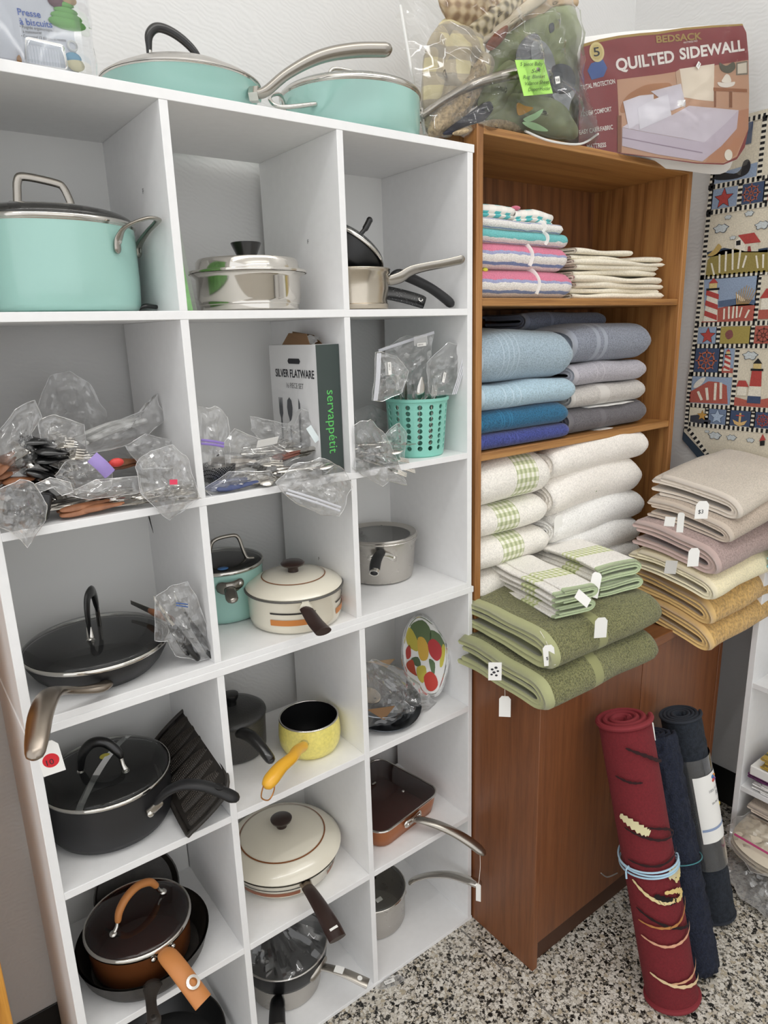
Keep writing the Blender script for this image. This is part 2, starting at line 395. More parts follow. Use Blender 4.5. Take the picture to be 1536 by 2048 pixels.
# ---------------------------------------------------------------- white shelf unit on the right wall
rs = thing('white_shelf', 'white shelf unit against the right wall beside the rolled rugs', 'shelf', (1.79, -.7, 0))
W = lambda n, *a: part(n, MB().box(*a), M_LAM, rs, bevel=0.0008, smooth=40)
W('side_panel', 1.700, 1.873, -.303, -.287, 0, .872); W('side_panel', 1.700, 1.873, -1.23, -1.214, 0, .872)
W('top_board', 1.700, 1.873, -1.23, -.287, .872, .888)
W('shelf', 1.702, 1.873, -1.214, -.303, .530, .545); W('shelf', 1.702, 1.873, -1.214, -.303, .199, .214)
W('back_panel', 1.870, 1.8735, -1.214, -.303, 0, .872)
# wooden post at the far left edge
wp = thing('wooden_bookcase', 'honey coloured wooden bookcase edge at the bottom left corner', 'bookcase', (-.5, .2, 0))
HP = wood('honey_pine', '#c98c35', '#dda24a', '#9a6420', 'z')
for nm, a in (('side_panel', (-.151, -.131, .06, .31, 0, 1.75)), ('side_panel', (-.87, -.85, .06, .31, 0, 1.75)), ('top_board', (-.87, -.131, .06, .31, 1.75, 1.77)), ('back_panel', (-.85, -.151, .304, .31, .05, 1.75)), ('shelf', (-.85, -.151, .065, .304, .05, .07)), ('shelf', (-.85, -.151, .065, .304, .6, .62)), ('shelf', (-.85, -.151, .065, .304, 1.15, 1.17))):
    part(nm, MB().box(*a), HP, wp, 40, .002)

# ---------------------------------------------------------------- cookware
def steel(name, col='#c9c6c0', rough=0.22, brushed=False):
    if name in MATS: return MATS[name]
    m, nt, b = mk(name); b.inputs['Base Color'].default_value = L3(col); b.inputs['Metallic'].default_value = 1; b.inputs['Roughness'].default_value = rough
    if brushed:
        v = coords(nt, (3, 3, 260)); f = noise_tex(nt, v, 1.0, 3)
        bump(nt, b, f, 0.1, 0.0004)
        ln(nt, ramp(nt, noise_tex(nt, coords(nt), 35, 3), [(0.3, (rough * .8,) * 3 + (1,)), (0.7, (rough * 1.4,) * 3 + (1,))]), b.inputs['Roughness'])
    MATS[name] = m; return m
S_POL = steel('polished_steel', '#cfccc6', 0.12); S_BRU = steel('brushed_steel', '#c4c0ba', 0.3, True); S_WORN = steel('worn_steel', '#c2b9aa', 0.2, True)
S_HAND = steel('satin_steel_handle', '#a8a39b', 0.27); S_DARK = steel('dark_chrome', '#8d8983', 0.18)
TEAL = mat('teal_enamel', '#9ac4bb', 0.25, coat=0.6, bmp=0.04, bscale=90)
TEAL_IN = mat('teal_inner_white', '#d8d4ca', 0.4)
BLACK = mat('black_nonstick', '#161617', 0.36, bmp=0.05, bscale=400); BLACK_M = mat('black_anodised', '#232325', 0.45); BKL = mat('black_bakelite', '#0e0e0f', 0.28, coat=0.4)
RUB = mat('black_soft_grip', '#121214', 0.5); IRON = mat('cast_iron', '#2b2723', 0.5, var=0.3, vscale=60, bmp=0.25, bscale=500)
GLASS = clear('lid_glass', (0.93, 0.95, 0.94), 0.012, 0.02, 0.85)
CREAM = mat('cream_enamel', '#dfd9c8', 0.22, coat=0.6); BROWN = mat('dark_brown_bakelite', '#2a1814', 0.28, coat=0.3); BRLINE = mat('brown_line', '#7d4a22', 0.35); ORNG = mat('orange_band', '#c27a3a', 0.35); BLINE = mat('black_line', '#1d1a18', 0.4)
COPPER = mat('copper_ceramic', '#7a4726', 0.3, metal=0.45, coat=0.3); COPIN = mat('copper_ceramic_inside', '#5e2c20', 0.32, coat=0.2); COPRIM = mat('copper_side', '#a9683e', 0.3, metal=0.5)
TAN = mat('tan_silicone_grip', '#c58147', 0.5); HAMM = mat('hammered_grey', '#4d4c4a', 0.32, metal=0.35, bmp=0.5, bscale=260, bdist=0.002)
YEL = mat('yellow_speckle_enamel', '#e6d977', 0.3, coat=0.4, var=0.1, vscale=160); YELH = mat('yellow_handle', '#e5ab2c', 0.35, coat=0.3); GREYLID = mat('dark_hammered_lid', '#3b3b3a', 0.3, metal=0.3, bmp=0.3, bscale=300, bdist=0.002)
PAPER = mat('paper_white', '#efeeea', 0.7); STRING = mat('white_string', '#ece8de', 0.8); INK = mat('ink', '#2b2b30', 0.7); WHITEP = mat('white_plastic', '#e9e9e6', 0.4)
def speckled():
    m, nt, b = mk('speckled_enamel'); b.inputs['Roughness'].default_value = 0.3
    f = noise_tex(nt, coords(nt), 420, 2, 0.6)
    ln(nt, ramp(nt, f, [(0.66, L3('#111112')), (0.7, L3('#c9c9c9'))]), b.inputs['Base Color']); MATS['speckled_enamel'] = m; return m
SPEK = speckled()

def shell(prof_out, t=0.0025, floor=0.004):
    """outer profile (r,z) bottom to rim -> outer skin + inner skin profile"""
    inner = [(max(r - t, 0), max(z, floor)) for r, z in reversed(prof_out) if z >= floor * .5 and r > t]
    return inner + [(0, floor)]
def pot_body(parent, c, prof, m_out, m_in, m_rim=None, seg=56, xf=None, t=0.0025, rimr=0.0022):
    o = part('body', MB(xf).lathe([(0, 0)] + prof, c, seg), m_out, parent, 45)
    part('interior', MB(xf).lathe(shell(prof, t), c, seg), m_in, parent, 45)
    r, z = prof[-1]
    if m_rim:
        ring = [(r - t / 2 + rimr * math.cos(a), z + rimr * math.sin(a)) for a in [2 * PI * k / 8 for k in range(9)]]
        part('rim', MB(xf).lathe(ring, c, seg), m_rim, parent, 180)
    return o
def dome(r, h, edge=0.0, n=10):
    return [(r * math.cos(PI / 2 * k / n) if k < n else 0, edge + h * math.sin(PI / 2 * k / n)) for k in range(n + 1)]
def glass_lid(parent, c, r, h, rim=S_POL, glass=GLASS, xf=None, rimr=0.004, seg=56):
    l = part('lid', MB(xf).lathe([(r - .002, 0.002)] + [(r * math.cos(PI / 2 * k / 10) ** .7 if k < 10 else 0, .002 + h * math.sin(PI / 2 * k / 10)) for k in range(11)][1:], c, seg), glass, parent, 180)
    ring = [(r + rimr * 0.5 * math.cos(a), rimr * math.sin(a)) for a in [2 * PI * k / 10 for k in range(11)]]
    part('lid_rim', MB(xf).lathe(ring, c, seg), rim, l, 180)
    return l
def rivet(parent, p, d, r=0.006, m=S_POL):
    d = V(d).normalized(); q = d.to_track_quat('Z', 'Y').to_matrix().to_4x4(); q.translation = V(p)
    return part('rivet', MB(q).lathe([(r, 0), (r * .9, r * .35), (r * .5, r * .6), (0, r * .68)], seg=14), m, parent, 180)
def hpath(pts, rads, flat=0.5, n=14, up=(0, 0, 1), sm=6, dm=True):
    d = cr([tuple(p) + (r,) for p, r in zip(pts, rads)], sm)
    return MB().tube([p[:3] for p in d], [p[3] for p in d], n, up, flat, dome=dm)
def around(c, r, ang, z): a = math.radians(ang); return (c[0] + r * math.cos(a), c[1] + r * math.sin(a), z)
def price_tag(parent, top, w, h, u=(1, 0, 0), v=(0, 0, 1), string_to=None, dot=None, txt=None, hole=True):
    fr = frame(top, u, v); t = 0.0008; c = w * .28
    P = [fr @ V(p) for p in ((-w / 2, -c, 0), (-w / 2 + c * .8, 0, 0), (w / 2 - c * .8, 0, 0), (w / 2, -c, 0), (w / 2, -h, 0), (-w / 2, -h, 0))]
    nrm = fr.to_3x3() @ V((0, 0, 1))
    o = part('price_tag', MB().prism(P, nrm * t), PAPER, parent, 0)
    if dot: part('sticker', MB(fr).lathe([(w * .37, .0009), (0, .0009)], (0, -h * .58, 0), 24), mat('sticker_' + dot, dot, 0.5), o, 0)
    if txt: text('tag_writing', txt, w * .42, fr @ Matrix.Translation((-w * .3, -h * .7, .001)), INK, o, lift=.0004)
    if string_to:
        a = fr @ V((0, -c * .45, .001)); b = V(string_to); m = (a + b) / 2 + V((0.004, 0, -.004))
        part('string', MB().tube(cr([tuple(b), tuple(m), tuple(a)], 5), 0.0006, 6), STRING, o)
    return o

S1, S2, S3, S4, S5, S6, TP = 1.5688, 1.2636, .9596, .6397, .3265, .0096, 1.8821
# --- big teal stock pot
c = (.128, .145, S1)
t = thing('stock_pot', 'large teal stock pot with steel side handles and dark glass lid', 'pot', c)
pot_body(t, c, [(.108, 0), (.122, .004), (.1265, .012), (.1285, .05), (.1285, .128)], TEAL, TEAL_IN, S_POL)
l = glass_lid(t, (c[0], c[1], S1 + .132), .129, .026, S_POL, clear('smoked_lid_glass', (0.42, 0.42, 0.41), 0.02, 0.04, 1.2))
part('lid_handle', hpath([(.078, .132, 1.7275), (.0862, .132, 1.7285), (.0885, .132, 1.74), (.092, .132, 1.762), (.102, .132, 1.769), (.145, .132, 1.764), (.156, .132, 1.758), (.163, .132, 1.74), (.1655, .132, 1.729), (.176, .132, 1.727)], [.006] * 10, 0.42, 12, (0, 1, 0), 5), S_HAND, l)
rivet(l, (.08, .132, 1.7305), (0, 0, 1), .0045)
for hs in (1, -1):
    q = [(.197, .033, 1.66), (.1985, .0315, 1.672), (.208, .02, 1.69), (.238, .010, 1.703), (.258, .018, 1.704), (.264, .045, 1.702), (.2635, .085, 1.694), (.259, .118, 1.678), (.2585, .127, 1.664)]
    if hs < 0: q = [(.256 - x, .29 - y, z) for x, y, z in q]; q = [(max(x, -.0215), y, z) for x, y, z in q]
    part('side_handle', hpath(q, [.008, .0075, .0055, .0052, .0055, .0055, .0052, .0065, .007], 0.55, 12), S_HAND, t)
rivet(t, (.1995, .0315, 1.672), (.55, -.83, 0), .006); rivet(t, (.2605, .122, 1.670), (1, -.2, 0), .005)
kn = part('paring_knife', hpath([(0.2414, 0.1000, 1.5772), (0.2534, 0.1000, 1.5803), (0.2700, 0.1000, 1.5787)], [.005, .007, .006], .6), BKL, smooth=60, loc=(.2, .1, S1))
props(kn, 'small black handle end beside the large teal stock pot', 'knife')
# --- teal frying pan with lid, on top
c = (.376, .158, TP)
t = thing('frying_pan', 'teal frying pan with black arched lid handle on shelf top', 'pan', c)
pot_body(t, c, [(.088, 0), (.098, .003), (.112, .015), (.126, .038), (.1325, .054)], TEAL, TEAL_IN, S_POL)
l = part('lid', MB().lathe([(.1335, .055), (.1335, .0575), (.12, .066), (.09, .08), (.05, .092), (0, .096)], c, 56), S_BRU, t, 50)
part('lid_handle', hpath([(.325, .158, 1.974), (.3255, .158, 1.99), (.328, .158, 2.008), (.342, .158, 2.021), (.365, .158, 2.02), (.39, .158, 2.009), (.408, .158, 1.993), (.4125, .158, 1.975)], [.0045, .0052, .007, .0075, .0075, .0072, .0065, .005], .8, 12, (0, 1, 0)), BKL, l)
part('lid_post', MB().tube([(.3255, .158, 1.966), (.3255, .158, 1.985)], .0042, 10), S_POL, l); rivet(l, (.318, .153, 1.972), (0, 0, 1), .005)
part('handle', hpath([(.458, .05, 1.914), (.472, .04, 1.918), (.505, .022, 1.945), (.555, .002, 1.972), (.61, -.018, 1.986), (.664, -.035, 1.992)], [.010, .011, .0115, .014, .0155, .0155], .72, 14), S_HAND, t)
part('handle_bracket', MB().tube([(.452, .058, 1.914), (.463, .047, 1.914)], .0125, 6, flat=1.0), S_POL, t); rivet(t, (.4635, .0455, 1.914), (.6, -.8, 0), .006)
# --- teal saucepan with lid, on top
c = (.71, .138, TP)
t = thing('saucepan', 'teal saucepan with long steel handle on top of the shelf', 'pot', c)
pot_body(t, c, [(.11, 0), (.127, .004), (.1335, .012), (.1355, .04), (.1357, .079)], TEAL, TEAL_IN, S_POL)
l = glass_lid(t, (c[0], c[1], TP + .083), .136, .02, S_POL)
part('lid_handle', hpath([(.66, .138, 1.985), (.663, .138, 2.0), (.674, .138, 2.013), (.71, .138, 2.016), (.745, .138, 2.013), (.757, .138, 2.0), (.76, .138, 1.985)], [.0035] * 7, 1, 10, (0, 1, 0)), S_POL, l)
part('handle', hpath([(.832, .072, 1.938), (.842, .066, 1.944), (.875, .05, 1.968), (.93, .025, 1.997), (.995, 0, 2.018), (1.056, -.022, 2.030)], [.010, .011, .0115, .0135, .015, .015], .68, 14), S_HAND, t)
part('handle_bracket', MB().tube([(.829, .078, 1.94), (.838, .070, 1.94)], .014, 6), S_POL, t); rivet(t, (.840, .068, 1.946), (.8, -.55, 0), .005); rivet(t, (.8395, .0675, 1.934), (.8, -.55, 0), .005)
part('helper_handle', hpath([(.590, .075, 1.925), (0.5245, 0.0850, 1.9132), (0.5119, 0.1000, 1.9260), (0.5343, 0.1300, 1.9449), (0.5633, 0.1500, 1.9527), (.578, .16, 1.925)], [.0042, .0036, .0034, .0034, .0036, .0042], 1, 10), S_POL, t)
# --- old steel dutch pan with black knob
c = (.4486, .108, S1)
t = thing('covered_pan', 'shiny stainless steel pan with flat lid and black cone knob', 'pan', c)
pot_body(t, c, [(.082, 0), (.0885, .004), (.0895, .012), (.0915, .0135), (.0918, .021), (.0935, .023), (.0938, .058), (.0985, .063), (.103, .0655)], steel('mirror_steel', '#d6d2cb', 0.1), S_BRU)
l = part('lid', MB().lathe([(.1055, .066), (.1063, .068), (.1055, .0705), (.0925, .0725), (.0915, .086), (.088, .0905), (.05, .0945), (0, .0965)], c, 56), steel('mirror_steel'), t, 40)
part('knob', MB().lathe([(.0175, .095), (.0178, .098), (.0268, .1175), (.0272, .1195), (.0255, .1205), (0, .1195)], c, 32), BKL, l, 45)
gs = part('packaged_place_mat', MB().prism([(.2945, .03, S1), (.3065, .03, S1), (.2905, .03, S1 + .132), (.2865, .03, S1 + .13)], (0, .2, 0)), mat('bright_green_paper', '#6fb55a', 0.35, var=0.25, vscale=90, coat=.5), smooth=0, loc=(.29, .13, S1), bevel=.0015)
props(gs, 'thin bright green shrink-wrapped sheet leaning beside the shiny steel pan', 'package')
film = part('wrapping', MB().prism([(.2925, .022, S1), (.3095, .022, S1), (.2925, .022, S1 + .138), (.2862, .022, S1 + .138)], (0, .21, 0)), clear('wrap_film', (.97, .97, .97), .05, .1, 1), gs, 0)
# --- steel saucepan with black pans nested in it
c = (.6745, .105, S1)
t = thing('saucepan', 'tarnished steel saucepan with steel handle below tilted black pan', 'pot', c)
pot_body(t, c, [(.062, 0), (.0715, .003), (.073, .012), (.0705, .0135), (.0695, .02), (.073, .04), (.0735, .068), (.0765, .071), (.077, .078)], S_WORN, S_BRU, S_WORN)
part('handle', hpath([(.738, .062, 1.626), (.757, .052, 1.632), (.775, .044, 1.643), (.80, .036, 1.65), (.845, .018, 1.658), (.878, .004, 1.665)], [.011, .0125, .0115, .0100, .0095, .0100], .55, 14, (0, 1, 0.6)), S_HAND, t)
rivet(t, (.7375, .061, 1.63), (.8, -.6, 0), .006)
M = Matrix.Translation((.682, .118, S1 + .122)) @ Matrix.Rotation(math.radians(36), 4, V((.15, 1, 0)))
t = thing('saucepan', 'black saucepan with glass lid tilted inside the tarnished steel pot', 'pot', (.672, .125, S1 + .08))
pot_body(t, (0, 0, -.055), [(.05, 0), (.062, .005), (.070, .015), (.072, .055)], BLACK, BLACK, None, xf=M)
l = glass_lid(t, (0, 0, .001), .0745, .018, S_POL, xf=M)
part('lid_handle', MB(M).tube(cr([(-.0, 0, .012), (.004, 0, .034), (.007, 0, .052), (.006, 0, .072)], 5), [.005] * 5 + [.0045] * 5 + [.0065] * 5 + [.007], 12, (0, 1, 0), .8, dome=True), BKL, l)
part('handle', hpath([(.752, .075, 1.634), (.768, .07, 1.64), (.80, .064, 1.63), (.835, .05, 1.612), (.862, .038, 1.592), (.873, .033, 1.582)], [.009, .0125, .0125, .012, .0125, .0125], .8, 14), RUB, t)
part('handle_bracket', MB().tube([(.722, .09, 1.638), (.755, .076, 1.637)], .005, 8), S_POL, t)
t = thing('skillet', 'white-speckled black enamel skillet standing behind the tarnished steel pot', 'pan', (.70, .19, S1))
M = Matrix.Translation((.705, .205, S1 + .075)) @ Matrix.Rotation(math.radians(-68), 4, 'X') @ Matrix.Rotation(math.radians(20), 4, 'Y')
pot_body(t, (0, 0, -.015), [(.058, 0), (.064, .004), (.074, .028)], SPEK, SPEK, None, xf=M)
part('handle', hpath([(.752, .165, 1.612), (.78, .135, 1.608), (.815, .11, 1.598), (.842, .092, 1.588), (.85, .088, 1.584)], [.018, .0165, .0165, .0165, .015], .25, 14, (0, -1, .35), 5, False), SPEK, t)
part('hanging_hole', MB(frame((.838, .087, 1.5905), (.75, -.5, -.25), (.2, .1, 1))).lathe([(.005, .0035), (.0045, .005), (.0032, .005), (.003, .0035)], seg=16), S_POL, t)

# --- row 3: black frying pan with glass lid
c = (.107, .122, S3)
t = thing('frying_pan', 'large black frying pan with glass lid and red-dot price tag', 'pan', c)
pot_body(t, c, [(.085, 0), (.094, .003), (.108, .018), (.118, .036), (.1205, .047)], BLACK_M, BLACK, None)
l = glass_lid(t, (c[0], c[1], S3 + .05), .122, .02, S_POL)
part('lid_handle', hpath([(.092, .098, 1.032), (.0925, .0985, 1.044), (.0935, .0995, 1.078), (.098, .105, 1.100), (.107, .116, 1.106), (.114, .130, 1.098), (.118, .138, 1.076), (.119, .14, 1.062)], [.005, .006, .0095, .0105, .0105, .0105, .0095, .006], .42, 14, (1, -.6, 0)), BKL, l)
part('lid_post', MB().tube([(.0895, .088, 1.0285), (.092, .096, 1.030), (.0925, .0985, 1.05)], [.008, .0065, .0045], 8, (0, 0, 1), .5), S_POL, l); rivet(l, (.0895, .09, 1.031), (0, 0, 1), .0045)
part('lid_post', MB().tube([(.1195, .141, 1.031), (.119, .14, 1.065)], .004, 8), S_POL, l)
part('handle', hpath([(.086, .002, .984), (.072, -.006, .986), (.045, -.014, .995), (.015, -.03, 1.012), (-.008, -.062, 1.026), (-.028, -.10, 1.02), (-.042, -.135, 1.005), (-.049, -.152, .995)], [.0115, .0125, .0095, .011, .0165, .0175, .016, .0135], .62, 16), steel('bronze_satin_steel', '#9c9287', 0.3), t)
rivet(t, (.082, -.001, .986), (-.1, -1, .1), .006)
price_tag(t, (-.028, -.098, .975), .030, .052, (.97, -.22, .1), (-.08, .05, 1), (-.03, -.108, 1.012), dot='#d2202c', txt='10')
# --- row 3: cream saucepan
c = (.4898, .088, S3)
t = thing('saucepan', 'cream enamel saucepan with brown ring lid, black and orange stripes', 'pot', c)
pot_body(t, c, [(.084, 0), (.0915, .006), (.0945, .018), (.0955, .064), (.099, .069), (.1005, .072)], CREAM, CREAM, mat('grey_rim', '#55534f', .4))
for a0, a1 in ((-150, -95), (-62, 20)):
    for z0, z1, m2, nm in ((.045, .0485, BLINE, 'black_stripe'), (.022, .034, ORNG, 'orange_stripe')):
        part(nm, MB().lathe([(.0957, z0), (.0959, (z0 + z1) / 2), (.0961, z1)], c, 24, math.radians(a0), math.radians(a1)), m2, t, 180)
l = part('lid', MB().lathe([(.097, .073), (.0985, .076), (.092, .083), (.07, .093), (.035, .1), (0, .1015)], c, 56), CREAM, t, 60)
part('ring_line', MB().lathe([(.0655, .0952), (.0645, .0957), (.0635, .0960)], c, 64), BRLINE, l, 180)
part('knob', MB().lathe([(.011, .1), (.0105, .108), (.013, .112), (.0235, .116), (.0245, .119), (.02, .1225), (0, .1235)], c, 32), BROWN, l, 60)
part('handle_bracket', MB().tube([(.462, -.004, 1.020), (.455, -.016, 1.020)], .013, 6, flat=1.1), CREAM, t)
part('handle', hpath([(.4555, -.014, 1.021), (.4545, -.03, 1.014), (.4535, -.052, 1.004), (.4525, -.075, .998), (.4520, -.082, .997)], [.0125, .014, .0155, .0165, .0165], .45, 16, dm=False), BROWN, t)
# --- row 3: small teal pot behind
c = (.392, .218, S3)
t = thing('saucepan', 'small teal saucepan with dark lid and blue sticker', 'pot', c)
pot_body(t, c, [(.07, 0), (.079, .004), (.083, .012), (.085, .1), (.0855, .108)], TEAL, BLACK, S_POL)
l = glass_lid(t, (c[0], c[1], S3 + .111), .086, .012, S_POL)
part('lid_handle', hpath([(.352, .19, 1.082), (.356, .189, 1.10), (.366, .186, 1.128), (.40, .18, 1.134), (.416, .177, 1.128), (.424, .174, 1.098), (.43, .172, 1.082), (.442, .169, 1.079)], [.0038] * 8, 1, 10, (0, 1, .2)), S_HAND, l)
part('blue_sticker', MB().lathe([(.011, .0), (0, .0006)], (.366, .150, 1.0795), 20), mat('blue_sticker', '#3b7fc4', .4), l, 0)
part('handle_bracket', hpath([(.352, .136, 1.045), (.36, .128, 1.044), (.375, .125, 1.045), (.392, .13, 1.048)], [.012, .013, .012, .010], .5, 12, (0, -1, 0)), S_DARK, t)
part('handle', hpath([(.366, .126, 1.046), (.360, .108, 1.04), (.356, .095, 1.033)], [.011, .012, .012], .5, 12), S_DARK, t)
rivet(t, (.389, .124, 1.05), (0, -1, .2), .005)
# --- row 3: steel saucepan with glass lid
c = (.775, .178, S3)
t = thing('saucepan', 'brushed steel saucepan with recessed glass lid in plastic wrap', 'pot', c)
pot_body(t, c, [(.068, 0), (.0775, .004), (.080, .014), (.086, .085), (.0895, .093), (.0905, .1)], S_BRU, S_BRU, S_POL)
l = part('lid', MB().lathe([(.0895, .101), (.091, .106), (.088, .109), (.079, .105), (.074, .1025)], c, 56), S_BRU, t, 60)
part('lid_glass', MB().lathe([(.0755, .103), (.05, .101), (0, .0995)], c, 48), GLASS, l, 180)
part('handle_bracket', hpath([(.70, .112, 1.035), (.718, .10, 1.04), (.735, .097, 1.038), (.757, .099, 1.026)], [.008, .007, .0065, .009], .5, 12, (0, -1, 0)), S_POL, t)
part('handle', hpath([(.7235, .103, 1.045), (.703, .087, 1.043), (.684, .07, 1.037), (.668, .052, 1.027)], [.011, .012, .0125, .0115], .75, 14), RUB, t)
part('handle_cap', MB().tube([(.6695, .0535, 1.0275), (.664, .048, 1.0245)], [.0118, .0105], 14, flat=.78), S_POL, t)
rivet(t, (.757, .0965, 1.026), (-.1, -1, 0), .006); rivet(t, (.707, .114, 1.03), (-.7, -.7, 0), .006)

# --- row 4: black covered pot
c = (.094, .138, S4)
t = thing('covered_pot', 'deep black pot with taped glass lid and thick black handle', 'pot', c)
pot_body(t, c, [(.085, 0), (.103, .006), (.111, .02), (.113, .06), (.1135, .099)], BLACK_M, BLACK, None)
l = glass_lid(t, (c[0], c[1], S4 + .103), .1145, .019, S_POL)
part('lid_handle', hpath([(.051, .14, .762), (.053, .139, .775), (.058, .136, .798), (.075, .128, .816), (.095, .116, .815), (.110, .104, .797), (.114, .1, .786)], [.005, .0062, .0088, .0098, .0095, .0085, .006], .85, 14, (-.6, -1, 0)), BKL, l)
part('lid_post', MB().tube([(.114, .1005, .787), (.1155, .098, .77), (.118, .094, .7585)], [.0045, .0042, .006], 10), S_POL, l)
rivet(l, (.118, .093, .7585), (0, -.2, 1), .0075); rivet(l, (.051, .141, .7605), (0, 0, 1), .007)
part('tape', MB().grid([[(c[0] + .118 * s * .62 - .014 * w * .7, c[1] + .118 * s * .78 + .014 * w * .6, S4 + .104 + .0205 * math.cos(PI / 2 * min(abs(s), 1)) ** .7 + .001 - (.03 if abs(s) > 1 else 0)) for w in (-.5, .5)] for s in [x / 10 for x in range(-10, 11)]]), clear('clear_tape', (.85, .87, .9), .12, .15, 1.6), l, 60)
part('sticker', MB().lathe([(.010, 0), (0, .0005)], (.099, .155, .7645), 20), mat('yellow_sticker', '#cfc247', .5), l, 0)
part('handle_bracket', hpath([(.133, .025, .703), (.14, .018, .712), (.148, .012, .722)], [.0085, .008, .008], .5, 12, (0, -1, .3)), S_HAND, t); rivet(t, (.1335, .0215, .702), (.2, -1, 0), .007)
part('handle', hpath([(.147, .016, .726), (.163, .0, .748), (.185, -.018, .760), (.212, -.036, .756), (.236, -.05, .742), (.252, -.06, .730), (.257, -.063, .727)], [.0105, .0125, .0128, .0128, .0135, .0145, .0135], .62, 16), RUB, t)
part('hanging_hole', MB(frame((.2365, -.0505, .7513), (.8, -.45, -.4), (.3, .8, .1))).lathe([(.0085, -.003), (.0088, .0002), (0, -.001)], seg=20), BKL, t, 0)
# --- row 4: cast iron corn stick pan leaning on the divider
t = thing('corn_stick_pan', 'dark cast iron corn stick pan leaning diagonally beside black pot', 'pan', (.24, .08, S4))
o0 = V((.186, -.004, S4 + .004)); ux = V((.018, .235, .060)); vx = V((.080, .004, .080))
fr = frame(o0, ux, vx); Ln = ux.length; Wd = .118
out = [(.0, .012), (.012, .0), (Ln * .5, -.006), (Ln - .02, .0), (Ln, .02), (Ln, Wd - .02), (Ln - .02, Wd), (Ln * .5, Wd + .004), (.03, Wd), (.0, Wd - .03)]
nrm = fr.to_3x3() @ V((0, 0, 1))
if nrm.x > 0: nrm = -nrm
part('body', MB().prism([fr @ V((x, y, 0)) - nrm * .010 for x, y in out], nrm * .008), IRON, t, 30, bevel=.003)
part('raised_rim', MB().tube([fr @ V((x, y, 0)) for x, y in cr_closed(out, 4)], .0045, 8, closed=True), IRON, t)
for k in range(7):
    xx = .022 + k * (Ln - .044) / 6; y0c, y1c = .012, Wd - .012; axd = fr.to_3x3() @ V((0, 1, 0)); sdd = fr.to_3x3() @ V((1, 0, 0))
    rad = lambda f: .0145 * (0.45 + .55 * math.sin(PI * min(1, (f + .14) / 1.05)) ** .6)
    base_ = lambda f: fr @ V((xx, y0c + (y1c - y0c) * f, 0)) - nrm * .004
    ob = part('corn_mould', MB().tube([base_(s_ / 10) for s_ in range(11)], [rad(s_ / 10) for s_ in range(11)], 14, nrm, .62), IRON, t)
    km = MB()
    for s_ in range(24):
        for w_ in range(-3, 4):
            a_ = w_ * .36; f_ = (s_ + .8) / 25; rr = rad(f_); p = base_(f_) + sdd * (rr * math.sin(a_)) + nrm * (rr * .62 * math.cos(a_))
            k0 = km.add([p + nrm * .0016, p + axd * .0020, p + sdd * .0021, p - axd * .0020, p - sdd * .0021])
            km.f += [(k0, k0 + 1, k0 + 2), (k0, k0 + 2, k0 + 3), (k0, k0 + 3, k0 + 4), (k0, k0 + 4, k0 + 1)]
    part('kernels', km, mat('cast_iron_worn', '#3a332c', .38, metal=.3), ob, 0, kind='stuff')
# --- row 4: grey hammered saucepan
c = (.377, .2, S4)
t = thing('saucepan', 'grey hammered aluminium saucepan with domed lid and black handle', 'pot', c)
pot_body(t, c, [(.058, 0), (.066, .004), (.069, .012), (.072, .088)], HAMM, HAMM, None)
l = part('lid', MB().lathe([(.0735, .086), (.0745, .09), (.073, .095), (.062, .103), (.045, .108), (0, .112)], c, 48), GREYLID, t, 60)
part('knob', MB().lathe([(.012, .11), (.012, .12), (.017, .128), (.017, .136), (0, .139)], c, 24), BKL, l, 60)
part('handle', hpath([(.362, .134, .716), (.365, .122, .722), (.372, .098, .722), (.378, .075, .712), (.383, .052, .698), (.385, .043, .692)], [.011, .0135, .0135, .012, .0115, .0105], .85, 14), BKL, t)
# --- row 4: yellow saucepan
c = (.5136, .104, S4)
t = thing('saucepan', 'yellow speckled saucepan with black interior and curved yellow handle', 'pot', c)
pot_body(t, c, [(.052, 0), (.060, .004), (.0665, .018), (.0685, .036), (.0675, .056), (.0655, .068), (.065, .074)], YEL, BLACK, S_POL)
part('handle', hpath([(.464, .045, .690), (.452, .030, .699), (.430, .012, .709), (.405, -.012, .716), (.372, -.028, .718), (.345, -.042, .714), (.334, -.048, .711)], [.010, .012, .012, .0125, .0140, .0155, .0135], .85, 16), YELH, t)
part('handle_bracket', MB().tube([(.472, .054, .688), (.464, .046, .688)], .010, 8), S_POL, t); rivet(t, (.4655, .0435, .684), (-.3, -1, 0), .0045)
part('hanging_ring', hpath([(.352, -.040, .712), (.342, -.052, .694), (.327, -.058, .684), (.314, -.055, .694), (.322, -.050, .712)], [.0013] * 5, 1, 8, dm=False), steel('copper_wire', '#a8703e', .3), t)

# --- row 5: copper saucepan in a cast iron skillet
c = (.112, .112, S5)
t = thing('skillet', 'dark cast iron skillet holding the copper saucepan', 'pan', c)
pot_body(t, c, [(.098, 0), (.108, .004), (.118, .02), (.126, .048), (.1275, .052)], IRON, IRON, None, t=.005)
part('handle', hpath([(.088, -.008, .370), (.078, -.03, .372), (.071, -.055, .374), (.067, -.078, .376), (.066, -.086, .376)], [.018, .0105, .0095, .012, .011], .55, 14), IRON, t)
part('hanging_hole', MB(frame((.0665, -.0795, .3828), (1, 0, 0), (0, 1, .05))).lathe([(.0065, 0), (.005, .0012), (.003, .0012), (.003, -.001)], seg=16), IRON, t)
t = thing('skillet', 'second dark skillet rim showing behind the copper saucepan', 'pan', (.15, .17, S5))
part('body', MB(Matrix.Translation((.135, .23, S5 + .055)) @ Matrix.Rotation(math.radians(58), 4, 'X')).lathe([(0, -.01), (.07, -.01), (.082, .0), (.088, .022), (.085, .022), (.078, .001), (0, -.006)], seg=40), IRON, t)
c = (.1062, .112, S5 + .006)
